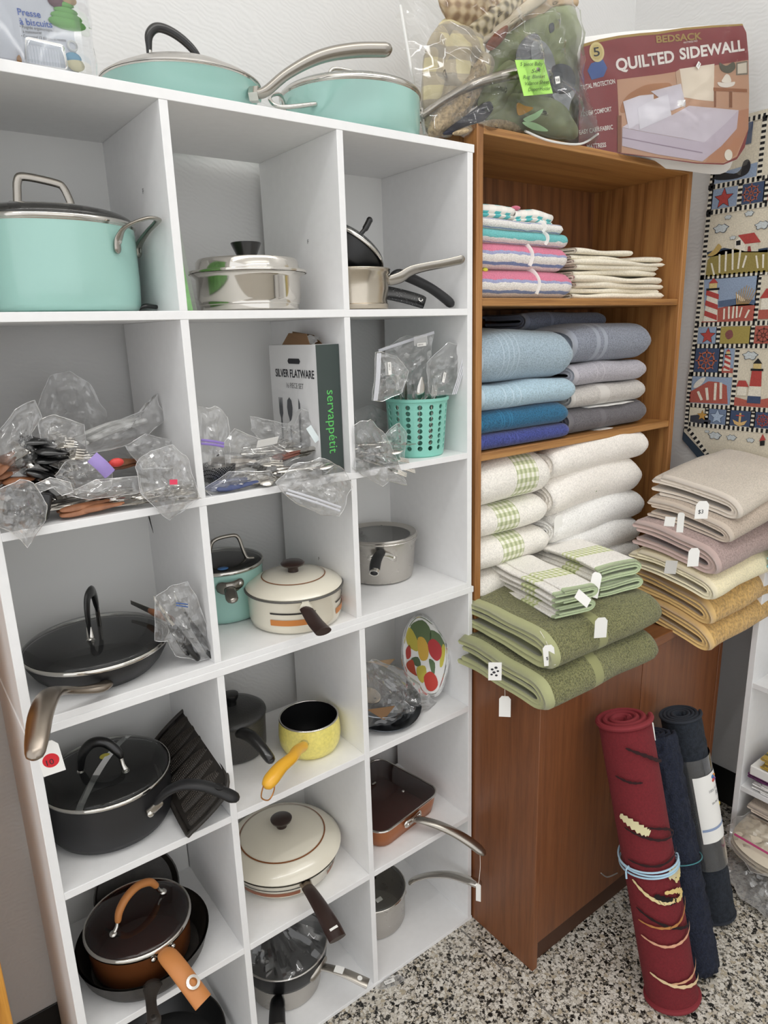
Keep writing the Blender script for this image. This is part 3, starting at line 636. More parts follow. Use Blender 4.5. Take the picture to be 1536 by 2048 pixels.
t = thing('saucepan', 'copper coloured saucepan with glass lid and tan grip handle', 'pot', c)
pot_body(t, c, [(.078, 0), (.09, .006), (.0945, .018), (.097, .082)], COPPER, COPIN, None)
l = glass_lid(t, (c[0], c[1], c[2] + .085), .099, .015, S_POL, clear('brown_tint_glass', (.62, .40, .33), .01, .03, .9), rimr=.006)
part('lid_handle', hpath([(.066, .094, .452), (.072, .098, .468), (.09, .106, .483), (.115, .116, .487), (.14, .124, .476), (.152, .127, .458)], [.0062, .0075, .0078, .0078, .0075, .0062], 1, 14, (-.5, 1, 0)), TAN, l)
part('lid_post', hpath([(.066, .0945, .455), (.062, .091, .443), (.054, .0875, .4345)], [.0042, .004, .005], 1, 10), S_POL, l); part('lid_post', hpath([(.152, .127, .46), (.156, .127, .446), (.163, .127, .437)], [.0042, .004, .005], 1, 10), S_POL, l)
rivet(l, (.053, .0872, .4345), (0, -.2, 1), .0075); rivet(l, (.164, .1265, .4365), (.2, -.2, 1), .0075)
part('handle_bracket', MB().tube([(.098, .016, .406), (.116, .0155, .4055), (.142, .022, .4055)], .0085, 10, (0, -1, 0), .35), S_DARK, t)
rivet(t, (.101, .0115, .405), (0, -1, 0), .005); rivet(t, (.14, .0165, .406), (.2, -1, 0), .005)
part('handle', hpath([(.122, .010, .408), (.1235, -.006, .412), (.129, -.032, .408), (.137, -.06, .394), (.146, -.085, .376), (.150, -.096, .368)], [.0145, .0175, .0180, .0180, .0182, .0182], .62, 18, dm=False), TAN, t)
part('handle_eye', MB(frame((.1425, -.0745, .4000), (.3, -1, -.62), (1, .3, 0))).lathe([(.0125, -.001), (.0125, .0012), (.0075, .0016), (.007, -.001)], seg=24), S_POL, t)
# --- row 5: cream covered skillet
c = (.4515, .152, S5)
t = thing('skillet', 'cream enamel skillet with large lid, brown knob and long handle', 'pan', c)
pot_body(t, c, [(.095, 0), (.108, .004), (.118, .016), (.1265, .046), (.131, .053)], CREAM, CREAM, None)
for a0, a1 in ((-165, -102), (-66, 10)):
    for z0, z1, m2, nm in ((.036, .039, BLINE, 'black_stripe'), (.018, .029, mat('rust_band', '#8f5233', .4), 'rust_stripe')):
        rr = lambda z: .118 + (z - .016) * .283 + .0004
        part(nm, MB().lathe([(rr(z0), z0), (rr(z1), z1)], c, 28, math.radians(a0), math.radians(a1)), m2, t, 180)
l = part('lid', MB().lathe([(.128, .054), (.1325, .058), (.1345, .061), (.133, .064), (.12, .076), (.09, .09), (.05, .1), (0, .104)], c, 64), CREAM, t, 60)
part('lid_underside', MB().lathe([(.1335, .0598), (.131, .056), (.127, .0535)], c, 64), mat('dark_enamel_edge', '#1f2a2b', .35), l, 180)
part('ring_line', MB().lathe([(.0995, .0872), (.0980, .0879), (.0965, .0885)], c, 72), BRLINE, l, 180)
part('knob', MB().lathe([(.012, .103), (.0115, .110), (.014, .114), (.0235, .12), (.0248, .1245), (.02, .128), (0, .1295)], c, 32), BROWN, l, 60)
part('handle_bracket', MB().tube([(.4365, .03, .372), (.431, .008, .376)], [.014, .012], 8, flat=.7), steel('brown_steel', '#8a7d70', .3), t)
part('handle', hpath([(.431, .01, .376), (.428, -.02, .378), (.424, -.06, .376), (.4205, -.1, .368), (.418, -.128, .36)], [.013, .0145, .0165, .0185, .0185], .42, 16, dm=False), BROWN, t)
part('hanging_slot', MB(frame((.4195, -.112, .3725), (1, 0, 0), (-.03, 1, .2))).box(-.009, .009, -.0025, .0025, -.0005, .0006), PAPER, t)
# --- row 5: copper square pan
t = thing('square_pan', 'copper coloured square pan with glass lid and tagged steel handle', 'pan', (.74, .16, S5))
A, Bq = V((.632, .04, 0)), V((.862, .098, 0))
def rsq(cx, cy, a, rot, rad, n=6):
    pts = []
    for k, (sx, sy) in enumerate(((1, 1), (-1, 1), (-1, -1), (1, -1))):
        for i in range(n + 1):
            an = k * PI / 2 + PI / 2 * i / n
            x, y = sx * (a - rad) + rad * math.cos(an), sy * (a - rad) + rad * math.sin(an)
            pts.append((cx + x * math.cos(rot) - y * math.sin(rot), cy + x * math.sin(rot) + y * math.cos(rot)))
    return pts
QC, QR = (.737, .158), math.radians(9)
ring = lambda a, z, rad=.034: [(x, y, S5 + z) for x, y in rsq(QC[0], QC[1], a, QR, rad)]
mb = MB(); mb.grid([ring(.10, 0), ring(.104, .004), ring(.1085, .03), ring(.1105, .05)], True); mb.poly(ring(.10, 0)[::-1])
part('body', mb, COPRIM, t, 50)
mb = MB(); mb.grid([ring(.1105, .05), ring(.108, .05), ring(.1055, .03), ring(.1, .004)], True); mb.poly(ring(.1, .004))
part('interior', mb, COPIN, t, 50)
mb = MB(); mb.grid([ring(.1105, .053), ring(.08, .063, .03), ring(.04, .068, .02)], True); mb.poly(ring(.04, .068, .02))
l = part('lid', mb, clear('brown_lid_glass', (.80, .70, .66), .012, .03, .85), t, 180)
part('lid_rim', MB().tube(ring(.1115, .0525), .0028, 8, closed=True), S_POL, l)
part('lid_handle', hpath([(.668, .16, S5 + .068), (.672, .161, S5 + .085), (.684, .164, S5 + .102), (.70, .168, S5 + .104), (.715, .172, S5 + .092), (.722, .174, S5 + .075), (.737, .178, S5 + .071)], [.0036] * 7, .8, 10, (0, 1, 0)), S_HAND, l)
rivet(l, (.777, .112, S5 + .0655), (0, 0, 1), .004)
part('handle_bracket', hpath([(.732, .042, .360), (.756, .044, .362), (.78, .052, .360)], [.010, .009, .010], .35, 12, (0, -1, 0)), S_POL, t)
rivet(t, (.735, .039, .36), (.1, -1, 0), .005); rivet(t, (.778, .047, .361), (.1, -1, 0), .005)
part('handle', hpath([(.757, .044, .362), (.768, .025, .364), (.79, -.006, .359), (.815, -.038, .345), (.838, -.068, .325), (.852, -.086, .309), (.857, -.092, .303)], [.0095, .0115, .0135, .0142, .015, .0145, .012], .6, 16), S_HAND, t)
part('hanging_hole', MB(frame((.849, -.082, .3185), (.55, -.7, -.4), (.7, .6, .1))).lathe([(.0075, -.001), (.0075, .0009), (.0045, .0009), (.0045, -.001)], seg=18), steel('dark_copper', '#5b3a2c', .3), t)
price_tag(t, (0.8368, -0.1000, 0.2265), .012, .05, (.55, -.83, 0), (0, 0, 1), (.853, -.087, .312))

# --- row 6
c = (.128, .138, S6)
t = thing('frying_pan', 'wide plain black frying pan on the bottom shelf below skillets', 'pan', c)
pot_body(t, c, [(.1, 0), (.108, .003), (.12, .02), (.131, .045)], BLACK_M, BLACK, steel('black_chrome', '#55534f', .3), rimr=.0015)
c = (.4257, .142, S6)
t = thing('saucepan', 'steel saucepan with square black handle under the wrapped black pan', 'pot', c)
pot_body(t, c, [(.076, 0), (.083, .004), (.085, .012), (.0866, .058)], S_BRU, S_BRU, S_POL)
part('handle', hpath([(.372, .072, .062), (.362, .058, .07), (.352, .040, .076), (.338, .016, .074), (.333, .006, .072)], [.012, .0165, .0175, .0185, .0185], .62, 16, dm=False), BKL, t)
c = (.428, .142, S6 + .061)
t = thing('frying_pan', 'black frying pan wrapped in clear film with flat steel handle', 'pan', c)
pot_body(t, c, [(.088, 0), (.095, .004), (.1, .016), (.104, .052)], BLACK, BLACK, S_BRU)
part('handle', hpath([(.472, .052, .098), (.488, .030, .099), (.508, .0, .098), (.53, -.032, .09), (.540, -.046, .086)], [.010, .0105, .0118, .0130, .0130], .42, 16, dm=False), S_HAND, t)
part('price_sticker', MB(frame((.5, .012, .104), (.55, -.8, 0), (.8, .55, .1))).box(-.011, .011, -.008, .008, -.001, .0006), PAPER, t)
part('hanging_hole', MB(frame((.5285, -.03, .0965), (.55, -.8, -.2), (.8, .55, 0))).lathe([(.006, 0), (.0055, .0009), (0, .0005)], seg=18), PAPER, t)
part('handle_bracket', hpath([(.448, .044, .088), (.468, .046, .098), (.49, .058, .10)], [.011, .009, .009], .5, 12, (0, -1, 0)), S_HAND, t)
rows = []
random.seed(4)
for i in range(15):
    s = i / 14; row = []
    for j in range(65):
        a = 2 * PI * j / 64; rr = .106 * (1 - s) ** .8
        w = (nz(math.cos(a) * 5, math.sin(a) * 5, s, 1, 3) * .016 + .006 * math.sin(a * 23 + 2 * nz(s * 3, a, 0)) * math.sin(PI * min(1, s * 1.5))) * math.sin(PI * min(1, s + .12))
        row.append((c[0] + (rr + w) * math.cos(a) - .02 * s, c[1] + (rr + w) * math.sin(a) + .03 * s, c[2] + .0535 + .075 * s ** 1.2 + w * .8))
    rows.append(row)
part('wrapping_film', MB().grid(rows), clear('wrap_film_shiny', (.97, .97, .97), .04, .05, 1.9), t, 22)
c = (.706, .168, S6)
t = thing('saucepan', 'small stainless saucepan with glass lid and steel handle on bottom shelf', 'pot', c)
pot_body(t, c, [(.075, 0), (.0845, .003), (.0875, .010), (.089, .088)], S_BRU, S_BRU, S_POL)
l = glass_lid(t, (c[0], c[1], S6 + .092), .09, .012, S_POL)
part('lid_handle', hpath([(.682, .165, .114), (.684, .165, .13), (.70, .168, .139), (.718, .172, .13), (.722, .173, .114)], [.0045] * 5, .6, 10, (0, 1, 0)), S_HAND, l)
part('sticker', MB(frame((.688, .11, .1125), (1, 0, 0), (0, 1, .1))).box(-.009, .009, -.006, .006, 0, .0006), PAPER, l)
part('handle', hpath([(0.8085, 0.1280, 0.0840), (0.8191, 0.1150, 0.0986), (0.8390, 0.0800, 0.1234), (0.8618, 0.0300, 0.1459), (0.8787, -0.0200, 0.1563), (0.8880, -0.0450, 0.1581)], [.0105, .0105, .011, .0125, .0135, .0135], .65, 14), S_POL, t)
rivet(t, (.783, .122, .07), (.8, -.5, 0), .006); rivet(t, (.791, .142, .062), (.8, -.5, 0), .006)
price_tag(t, (.918, .004, .082), .016, .04, (.7, -.7, .0), (0, 0, 1), (.92, .008, .094)) if False else None

# ---------------------------------------------------------------- towels and other textiles
def terry(name, base, u_bands=(), v_bands=(), gingham=None, pile=0.0022, nscale=320, dark=0.75, ribs=None):
    """looped cotton: uv.x runs across the folds, uv.y along the towel (metres)"""
    if name in MATS: return MATS[name]
    m, nt, b = mk(name); b.inputs['Roughness'].default_value = 0.95; b.inputs['Specular IOR Level'].default_value = 0.1
    b.inputs['Sheen Weight'].default_value = 0.25
    v = coords(nt); f = noise_tex(nt, v, nscale, 2, 0.6)
    c = L3(base); col = ramp(nt, f, [(0.32, tuple(x * dark for x in c[:3]) + (1,)), (0.62, tuple(min(1, x * 1.08) for x in c[:3]) + (1,))])
    tc = N(nt, 'ShaderNodeUVMap'); tc.uv_map = 'uv'; sp = N(nt, 'ShaderNodeSeparateXYZ'); ln(nt, tc.outputs[0], sp.inputs[0])
    wob = noise_tex(nt, v, 30, 2); 
    def mask(axis, a, z, jit=0.006):
        ax = N(nt, 'ShaderNodeMath', operation='MULTIPLY_ADD'); ln(nt, wob, ax.inputs[0]); ax.inputs[1].default_value = jit; ln(nt, sp.outputs[axis], ax.inputs[2])
        g = N(nt, 'ShaderNodeMath', operation='GREATER_THAN'); ln(nt, ax.outputs[0], g.inputs[0]); g.inputs[1].default_value = a + jit / 2
        l = N(nt, 'ShaderNodeMath', operation='LESS_THAN'); ln(nt, ax.outputs[0], l.inputs[0]); l.inputs[1].default_value = z + jit / 2
        mu = N(nt, 'ShaderNodeMath', operation='MULTIPLY'); ln(nt, g.outputs[0], mu.inputs[0]); ln(nt, l.outputs[0], mu.inputs[1]); return mu.outputs[0]
    smooth_mask = None
    for axis, bands in ((0, u_bands), (1, v_bands)):
        for a, z, cc, flat in bands:
            k = mask(axis, a, z, 0.006 if not flat else 0.001)
            mx = N(nt, 'ShaderNodeMixRGB'); ln(nt, k, mx.inputs[0]); ln(nt, col, mx.inputs[1]); 
            if flat: mx.inputs[2].default_value = L3(cc)
            else:
                c2 = L3(cc); ln(nt, ramp(nt, f, [(0.3, tuple(x * dark for x in c2[:3]) + (1,)), (0.62, c2)]), mx.inputs[2])
            col = mx.outputs[0]
            if flat:
                if smooth_mask is None: smooth_mask = k
                else:
                    mm = N(nt, 'ShaderNodeMath', operation='MAXIMUM'); ln(nt, k, mm.inputs[0]); ln(nt, smooth_mask, mm.inputs[1]); smooth_mask = mm.outputs[0]
    if gingham:
        a, z, g1, g2, g3, size = gingham
        k = mask(1, a, z, 0.0)
        def chk(axis):
            mu = N(nt, 'ShaderNodeMath', operation='MULTIPLY'); ln(nt, sp.outputs[axis], mu.inputs[0]); mu.inputs[1].default_value = 1 / size
            fr = N(nt, 'ShaderNodeMath', operation='FRACT'); ln(nt, mu.outputs[0], fr.inputs[0])
            g = N(nt, 'ShaderNodeMath', operation='GREATER_THAN'); ln(nt, fr.outputs[0], g.inputs[0]); g.inputs[1].default_value = 0.5; return g.outputs[0]
        ad = N(nt, 'ShaderNodeMath', operation='ADD'); ln(nt, chk(0), ad.inputs[0]); ln(nt, chk(1), ad.inputs[1])
        hf = N(nt, 'ShaderNodeMath', operation='MULTIPLY'); ln(nt, ad.outputs[0], hf.inputs[0]); hf.inputs[1].default_value = 0.5
        gc = ramp(nt, hf.outputs[0], [(0, L3(g1)), (0.25, L3(g2)), (0.75, L3(g3))], True)
        mx = N(nt, 'ShaderNodeMixRGB'); ln(nt, k, mx.inputs[0]); ln(nt, col, mx.inputs[1]); ln(nt, gc, mx.inputs[2]); col = mx.outputs[0]
        smooth_mask = k
    ln(nt, col, b.inputs['Base Color'])
    h = f
    if smooth_mask is not None:
        iv = N(nt, 'ShaderNodeMath', operation='SUBTRACT'); iv.inputs[0].default_value = 1; ln(nt, smooth_mask, iv.inputs[1])
        mu = N(nt, 'ShaderNodeMath', operation='MULTIPLY'); ln(nt, f, mu.inputs[0]); ln(nt, iv.outputs[0], mu.inputs[1]); h = mu.outputs[0]
    bump(nt, b, h, 0.8, pile); MATS[name] = m; return m

def towel_geo(W, Dp, H, layers=2, seed=0, sag=0.0, gap=0.15, nx=26, rend=0.6, lend=0.12, wave=0.004, taper=0.0, twist=0.0, back_round=False, ripple=0.0, hump=0.0):
    """folded cloth: nested U folds, nose towards -y, fold ends seen at x=0, rolled edge at x=W"""
    mb = MB(); uv = []
    g = H * gap; t = (H - g) / (2 * layers)
    for i in range(layers):
        lo = t * (i + .5); hi = H - t * (i + .5); rz = (hi - lo) / 2; ry = min(rz * 1.15 + .004, Dp * .4); yc = ry + t * (i + .5) * .75
        ye = Dp - (0.012 * ((i * 7 + seed) % 3))
        path = [(ye - (ye - yc) * k / 9, lo) for k in range(9)]
        path += [(yc - ry * math.sin(PI * k / 12), lo + rz * (1 - math.cos(PI * k / 12))) for k in range(13)]
        path += [(yc + (ye - yc) * k / 9, hi) for k in range(1, 10)]
        n = len(path); th = t * .47; s = 0; su = [0]
        for k in range(1, n): s += math.dist(path[k], path[k - 1]); su.append(s)
        su = [x - su[15] for x in su]; s0_ = su[0]; s = su[-1]
        nr = []
        for k in range(n):
            a, bb = path[max(k - 1, 0)], path[min(k + 1, n - 1)]; d = V((bb[0] - a[0], bb[1] - a[1])).normalized(); nr.append((d.y, -d.x))
        loop = [(p[0] + q[0] * th, p[1] + q[1] * th) for p, q in zip(path, nr)]; ul = list(su)
        loop += [(path[-1][0] + th * .7, path[-1][1])]; ul += [s]
        loop += [(p[0] - q[0] * th, p[1] - q[1] * th) for p, q in reversed(list(zip(path, nr)))]; ul += [x for x in reversed(su)]
        loop += [(path[0][0] + th * .7, path[0][1])]; ul += [s0_]
        rows = []; base = len(mb.v)
        for j in range(nx + 1):
            q = j / nx; x = W * (q if q < .9 else q); e = 1.0
            re = H * rend; le = H * lend; ins = 0
            if W - x < re and rend > 0: k = 1 - (W - x) / re; e = math.sqrt(max(0.04, 1 - k * k * .96))
            elif x < le: k = 1 - x / le; e = 1 - .18 * k * k
            row = []
            for (y, z) in loop:
                zz = H / 2 + (z - H / 2) * e; yy = y
                if e < .9 and y < Dp * .5: yy = y + (1 - e) * H * .35
                fy = 1 - y / Dp
                zz += -sag * fy * fy + hump * math.sin(PI * q) * z / H
                w = wave * nz(x * 7, yy * 7, i * .3, 1, seed) * (0.3 + z / H)
                zz += w; yy += wave * .9 * nz(x * 9, zz * 9, 5, 1, seed + 3) + taper * q + ripple * math.sin(q * 9 + seed) * fy
                xx = x + wave * .8 * nz(yy * 12, zz * 20, 2, 1, seed + 5) * (1 if q > .5 or q < .1 else 0)
                row.append((xx, yy, max(zz, 0.0) if sag == 0 else zz))
            rows.append(row); uv += [(u, x) for u in ul]
        mb.grid(rows, True)
        m = len(loop); K = n
        for a in (base, base + nx * m):
            for k in range(K - 1):
                q = (a + k, a + k + 1, a + m - 3 - k, a + m - 2 - k)
                mb.f.append(q if a == base else q[::-1])
            mb.f.append((a + K - 1, a + K, a + K + 1)); mb.f.append((a + m - 1, a, a + m - 2))
    mb.uv = uv; return mb
def place(mb, loc, rz=0.0, rx=0.0, ry=0.0):
    M = Matrix.Translation(V(loc)) @ Matrix.Rotation(rz, 4, 'Z') @ Matrix.Rotation(ry, 4, 'Y') @ Matrix.Rotation(rx, 4, 'X')
    mb.v = [M @ p for p in mb.v]; return M
def towel(label, m, x0, x1, yf, yb, z0, z1, group=None, rz=0.0, rx=0.0, ry=0.0, name='folded_towel', cat='towel', **k):
    mb = towel_geo(x1 - x0, yb - yf, z1 - z0, **k)
    M = place(mb, (x0, yf, z0), rz, rx, ry)
    o = thing(name, label, cat, ((x0 + x1) / 2, (yf + yb) / 2, z0), group)
    part('folded_cloth', mb, m, o, 180)
    return o, M
def soft_band(parent, pts, w, m, name='ribbon', flat=.18, up=(1, 0, 0)):
    return part(name, MB().tube(cr(pts, 6), w, 10, up, flat, cap=True), m, parent)

Zs = 1.5905
STRP = lambda nm, c1, c2='#8ba3cc': terry(nm, '#ece8e2', [(.0, .30, '#ece8e2', 0), (.215, .222, c2, 0), (.245, .25, c2, 0), (.262, .42, c1, 0)])
PINK = terry('pink_striped_terry', '#ebe6e0', [(-.012, -.0075, '#7f93bd', 0), (.001, .004, '#a3a8cc', 0), (.004, .65, '#de7f99', 0)], nscale=420)
AQUA = terry('aqua_striped_terry', '#ebe8e4', [(-.011, -.009, '#8d9cc6', 0), (-.002, .65, '#72c2c2', 0)], nscale=420)
PLAIN = terry('white_grey_striped_terry', '#e9e7e3', [(-.007, -.0045, '#99a3c6', 0), (.004, .0065, '#99a3c6', 0)], nscale=420)
RIB = mat('white_ribbon', '#f4f2ee', .6)
def tied(label, m, x1, z0, z1, seed, bx, yf=.018):
    o, M = towel(label, m, .938, x1, yf, yf + .26, z0, z1, 'striped towels tied with ribbon', layers=1, gap=.08, seed=seed, rend=.5, wave=.003)
    H = z1 - z0
    soft_band(o, [(bx - .004, yf + .05, z1 + .0005), (bx, yf + .018, z1 - .001), (bx + .004, yf + .0005, z0 + H * .7), (bx + .005, yf - .0022, z0 + H * .45), (bx + .003, yf + .003, z0 + H * .18)], .0075, RIB)
    return o
o = tied('pink and white striped towel tied with ribbon, lowest on the shelf', PINK, 1.268, Zs, Zs + .062, 1, 1.125)
part('sticker', MB().ball((.976, .032, 1.6505), .008, sq=(1, .4, .5)), mat('lime_sticker', '#dfe04a', .5), o)
tied('pink and white striped towel, second from the bottom of its stack', PINK, 1.245, Zs + .061, Zs + .118, 4, 1.10)
tied('aqua and white striped towel in the middle of the striped stack', AQUA, 1.243, Zs + .114, Zs + .145, 9, 1.150)
tied('white towel with grey stripes below the checked washcloths', PLAIN, 1.222, Zs + .142, Zs + .166, 6, 1.14)
CHK = terry('checked_terry', '#e6e3dc', gingham=(-1, 2, '#f0ede6', '#e9e6df', '#62c2c4', .034), nscale=420)
for k, (xa, lab) in enumerate(((.938, 'rolled checked washcloth by the bookcase side on the striped stack'), (1.066, 'rolled checked washcloth on the outer end of the striped stack'))):
    o = thing('rolled_washcloth', lab, 'washcloth', (xa + .06, .08, Zs + .165), 'checked washcloths')
    mb = MB(); rows = []; uv = []
    for j in range(9):
        x = xa + .128 * j / 8; row = []
        for s in range(34):
            a = s / 33 * 2 * PI * 1.9; r = .004 + .0095 * s / 33
            row.append((x + .006 * math.sin(a), .05 - r * 1.9 * math.cos(a) + .003 * math.sin(j), Zs + .1815 + r * math.sin(a) - .006 * abs(j - 4) / 4 * k)); uv.append((s * .006, x))
        rows.append(row)
    mb.grid(rows); mb.uv = uv
    part('rolled_cloth', mb, CHK, o, 180, solid=.0035)
    part('pink_corner', MB().ball((xa + .010, .040, Zs + .192), .011, sq=(1.1, .9, .45)), terry('pink_terry', '#dd7a92', nscale=420), o)

ECRU = terry('ecru_cloth', '#e9e2d0', nscale=260, pile=.0012, dark=.88)
zz = Zs + .0005
for k in range(9):
    h = [.014, .013, .014, .016, .013, .012, .012, .013, .012][k]
    xa, xb = 1.275 + .008 * (k % 3), 1.676 - [.012, .02, .0, .012, .022, .03, .014, .008, .16][k]
    towel(['lowest ecru cloth in the stack of thin folded cloths', 'second ecru cloth from the bottom of its stack', 'third ecru cloth from the bottom, thick rounded fold', 'fourth ecru cloth from the bottom of its stack', 'fifth ecru cloth up in the thin cloth stack', 'sixth ecru cloth up in the thin cloth stack', 'third ecru cloth from the top of its stack', 'ecru cloth just under the bunched top cloth', 'bunched ecru cloth on top of the thin cloth stack'][k],
          ECRU, xa, xb, .03 + .006 * ((k * 5) % 3), .25, zz, zz + h, 'ecru cloths', name='folded_cloth', cat='cloth', layers=1, gap=.12, seed=20 + k, rend=.5, wave=.006, ry=-.012 * (k > 3), nx=34, ripple=.004)
    zz += h * .98

Zt = 1.2565
BLUE = [('#a9c3d2', 'dusty_blue'), ('#b4d2e2', 'pale_blue'), ('#1f6a94', 'petrol_blue'), ('#3d4a98', 'royal_blue')]
def banded(nm, col, bc, bs, **k): return terry(nm, col, v_bands=[(a, b_, bc, 1) for a, b_ in bs] + [(-.01, .014, bc, 1)], **k)
left2 = [('royal blue towel at the bottom of the blue stack', banded('royal_blue_terry', '#454f94', '#4c5596', [(.1, .104), (.125, .129)], dark=.45), .938, 1.262, Zt, Zt + .036),
         ('petrol blue towel above the royal blue one', banded('petrol_terry', '#2b6a8e', '#35769a', [(.075, .078), (.083, .086), (.1, .103), (.108, .111)], dark=.55), .938, 1.262, Zt + .036, Zt + .089),
         ('pale sky blue towel in the blue stack', banded('sky_terry', '#aec8d6', '#bbd0dc', [(.08, .084), (.105, .109), (.13, .134)], dark=.72), .938, 1.285, Zt + .089, Zt + .148),
         ('dusty blue thick towel on top of the blue stack', banded('dusty_terry', '#a2b5c2', '#b0c1cc', [(.075, .078), (.092, .095), (.108, .111), (.125, .128)], dark=.7), .938, 1.288, Zt + .148, Zt + .258)]
for k, (lab, m, xa, xb, za, zb) in enumerate(left2):
    towel(lab, m, xa, xb, .008 + .004 * (k % 2), .24, za, zb, 'towels on the middle shelf', layers=2 if k < 3 else 2, gap=.1, seed=40 + k, rend=.55, wave=.005, hump=.012 if k == 3 else 0)
right2 = [('charcoal grey towel at the bottom of the grey stack', banded('charcoal_terry', '#6a676b', '#6f6c70', [(.13, .15)], dark=.6), 1.268, 1.622, Zt, Zt + .064),
          ('beige grey towel holding a white plastic tray', banded('greige_terry', '#c3beb9', '#ccc8c3', [(.11, .15)], dark=.75), 1.275, 1.606, Zt + .066, Zt + .122),
          ('light grey towel second from the top of the grey stack', banded('light_grey_terry', '#b1aeb6', '#bab7be', [(.09, .094), (.12, .124)], dark=.72), 1.280, 1.606, Zt + .122, Zt + .178),
          ('slate grey towel with two bands, top of the front stack', banded('slate_terry', '#8b919e', '#999fab', [(.09, .105), (.12, .135)], dark=.6), 1.272, 1.628, Zt + .178, Zt + .268)]
for k, (lab, m, xa, xb, za, zb) in enumerate(right2):
    towel(lab, m, xa, xb, .02, .26, za, zb, 'towels on the middle shelf', layers=2, gap=.16, seed=50 + k, rend=.55, wave=.005, hump=.01 if k == 3 else 0)
towel('dark slate towel pushed behind at the back of the middle shelf', banded('dark_slate_terry', '#6f7688', '#7a8193', [(.1, .11)], dark=.6), 1.22, 1.56, .13, .285, Zt + .262, Zt + .306, layers=2, seed=60, wave=.006)
tr = part('tray', MB().grid([[(1.36 + .2 * i / 6, .034 + .17 * j / 4 - .012 * math.sin(PI * i / 6), Zt + .0645 + .001 * (i % 2)) for i in range(7)] for j in range(5)]), WHITEP, solid=.0025, loc=(1.46, .1, Zt + .064))
props(tr, 'thin white plastic tray edge between grey towels', 'tray')

# --- lower bay: gingham banded white towels and plain white stack
Zb = .7575
GW = ('#f0efe2', '#cfd3b0', '#a9b18a')
def ging(nm, a, b_, base='#f1ede5', size=.0155, **k): return terry(nm, base, gingham=(a, b_, GW[0], GW[1], GW[2], size), nscale=260, pile=.0025, dark=.86, **k)
lw = [(Zb, Zb + .115, 'plain white towel at the very bottom of the gingham stack', .09), (Zb + .115, Zb + .205, 'white towel with green gingham band, lowest seen in its stack', .09), (Zb + .205, Zb + .285, 'white towel with green gingham band, third from the top', .075), (Zb + .285, Zb + .362, 'white towel with green gingham band under the top one', .06), (Zb + .362, Zb + .468, 'plump white towel with wide green gingham band, top of stack', .12)]
for k, (za, zb, lab, gb) in enumerate(lw):
    towel(lab, ging('gingham_band_%d' % k, gb, gb + .075), .939, [1.18, 1.19, 1.205, 1.198, 1.212][k], .004 + .004 * (k % 2), .25, za, zb, 'white towels with gingham bands', layers=2, gap=.06, seed=70 + k, rend=.6, wave=.006, hump=.012 if k == 4 else 0)
WHT = terry('white_terry', '#f3f2ef', v_bands=[(.14, .143, '#f6f5f2', 1), (.16, .163, '#f6f5f2', 1), (.18, .183, '#f6f5f2', 1)], nscale=260, dark=.85); IVORY = terry('ivory_terry', '#f1ece5', nscale=260, dark=.86)
rw = [(Zb, Zb + .075, WHT, 'white towel at the bottom of the tall white stack'), (Zb + .075, Zb + .15, WHT, 'second white towel from the bottom of the tall stack'), (Zb + .15, Zb + .222, WHT, 'white towel with pen-written tag in the tall stack'), (Zb + .222, Zb + .295, WHT, 'white towel third from the top of the tall stack'), (Zb + .295, Zb + .395, IVORY, 'ivory towel with embroidered rose spray'), (Zb + .395, Zb + .465, IVORY, 'ivory towel with rose embroidery squeezed under the shelf')]
FLW = mat('pink_thread', '#b65a4a', .8); LEAF = mat('green_thread', '#5d7a45', .8)
for k, (za, zb, m, lab) in enumerate(rw):
    o, M = towel(lab, m, 1.215 - .006 * k, 1.60 + .01 * (k % 2), -.005, .25, za, zb, 'white towels in the tall stack', layers=3 if k < 5 else 2, gap=.1, seed=80 + k, rend=.7, wave=.006, hump=.03, ry=-.02)
    if k == 2: price_tag(o, (1.245, -.012, zb - .02), .03, .055, (.92, -.1, -.35), (.3, -.15, 1), (1.235, -.004, zb - .005), txt='new\nTowels\n#6')
    if k == 3: price_tag(o, (1.206, -.004, zb + .012), .028, .052, (.98, -.1, .06), (-.05, -.05, 1), (1.205, .0, zb + .02))
    if k >= 4:
        for (dx, dz, rr, mm) in ((0, 0, .006, FLW), (.012, .003, .0045, FLW), (.02, -.006, .004, FLW), (-.012, -.004, .004, LEAF), (-.022, .002, .004, LEAF), (.006, -.012, .004, LEAF), (-.004, .01, .004, LEAF), (.03, .004, .003, LEAF), (.016, -.016, .003, LEAF)):
            part('rose_stitch' if mm is FLW else 'leaf_stitch', MB().ball((1.345 + dx + .02 * (k == 5), .004 - (.006 if k == 4 else -.004), (za + zb) / 2 + .016 + dz), rr, 8, 5, (1, .35, .7)), mm, o)

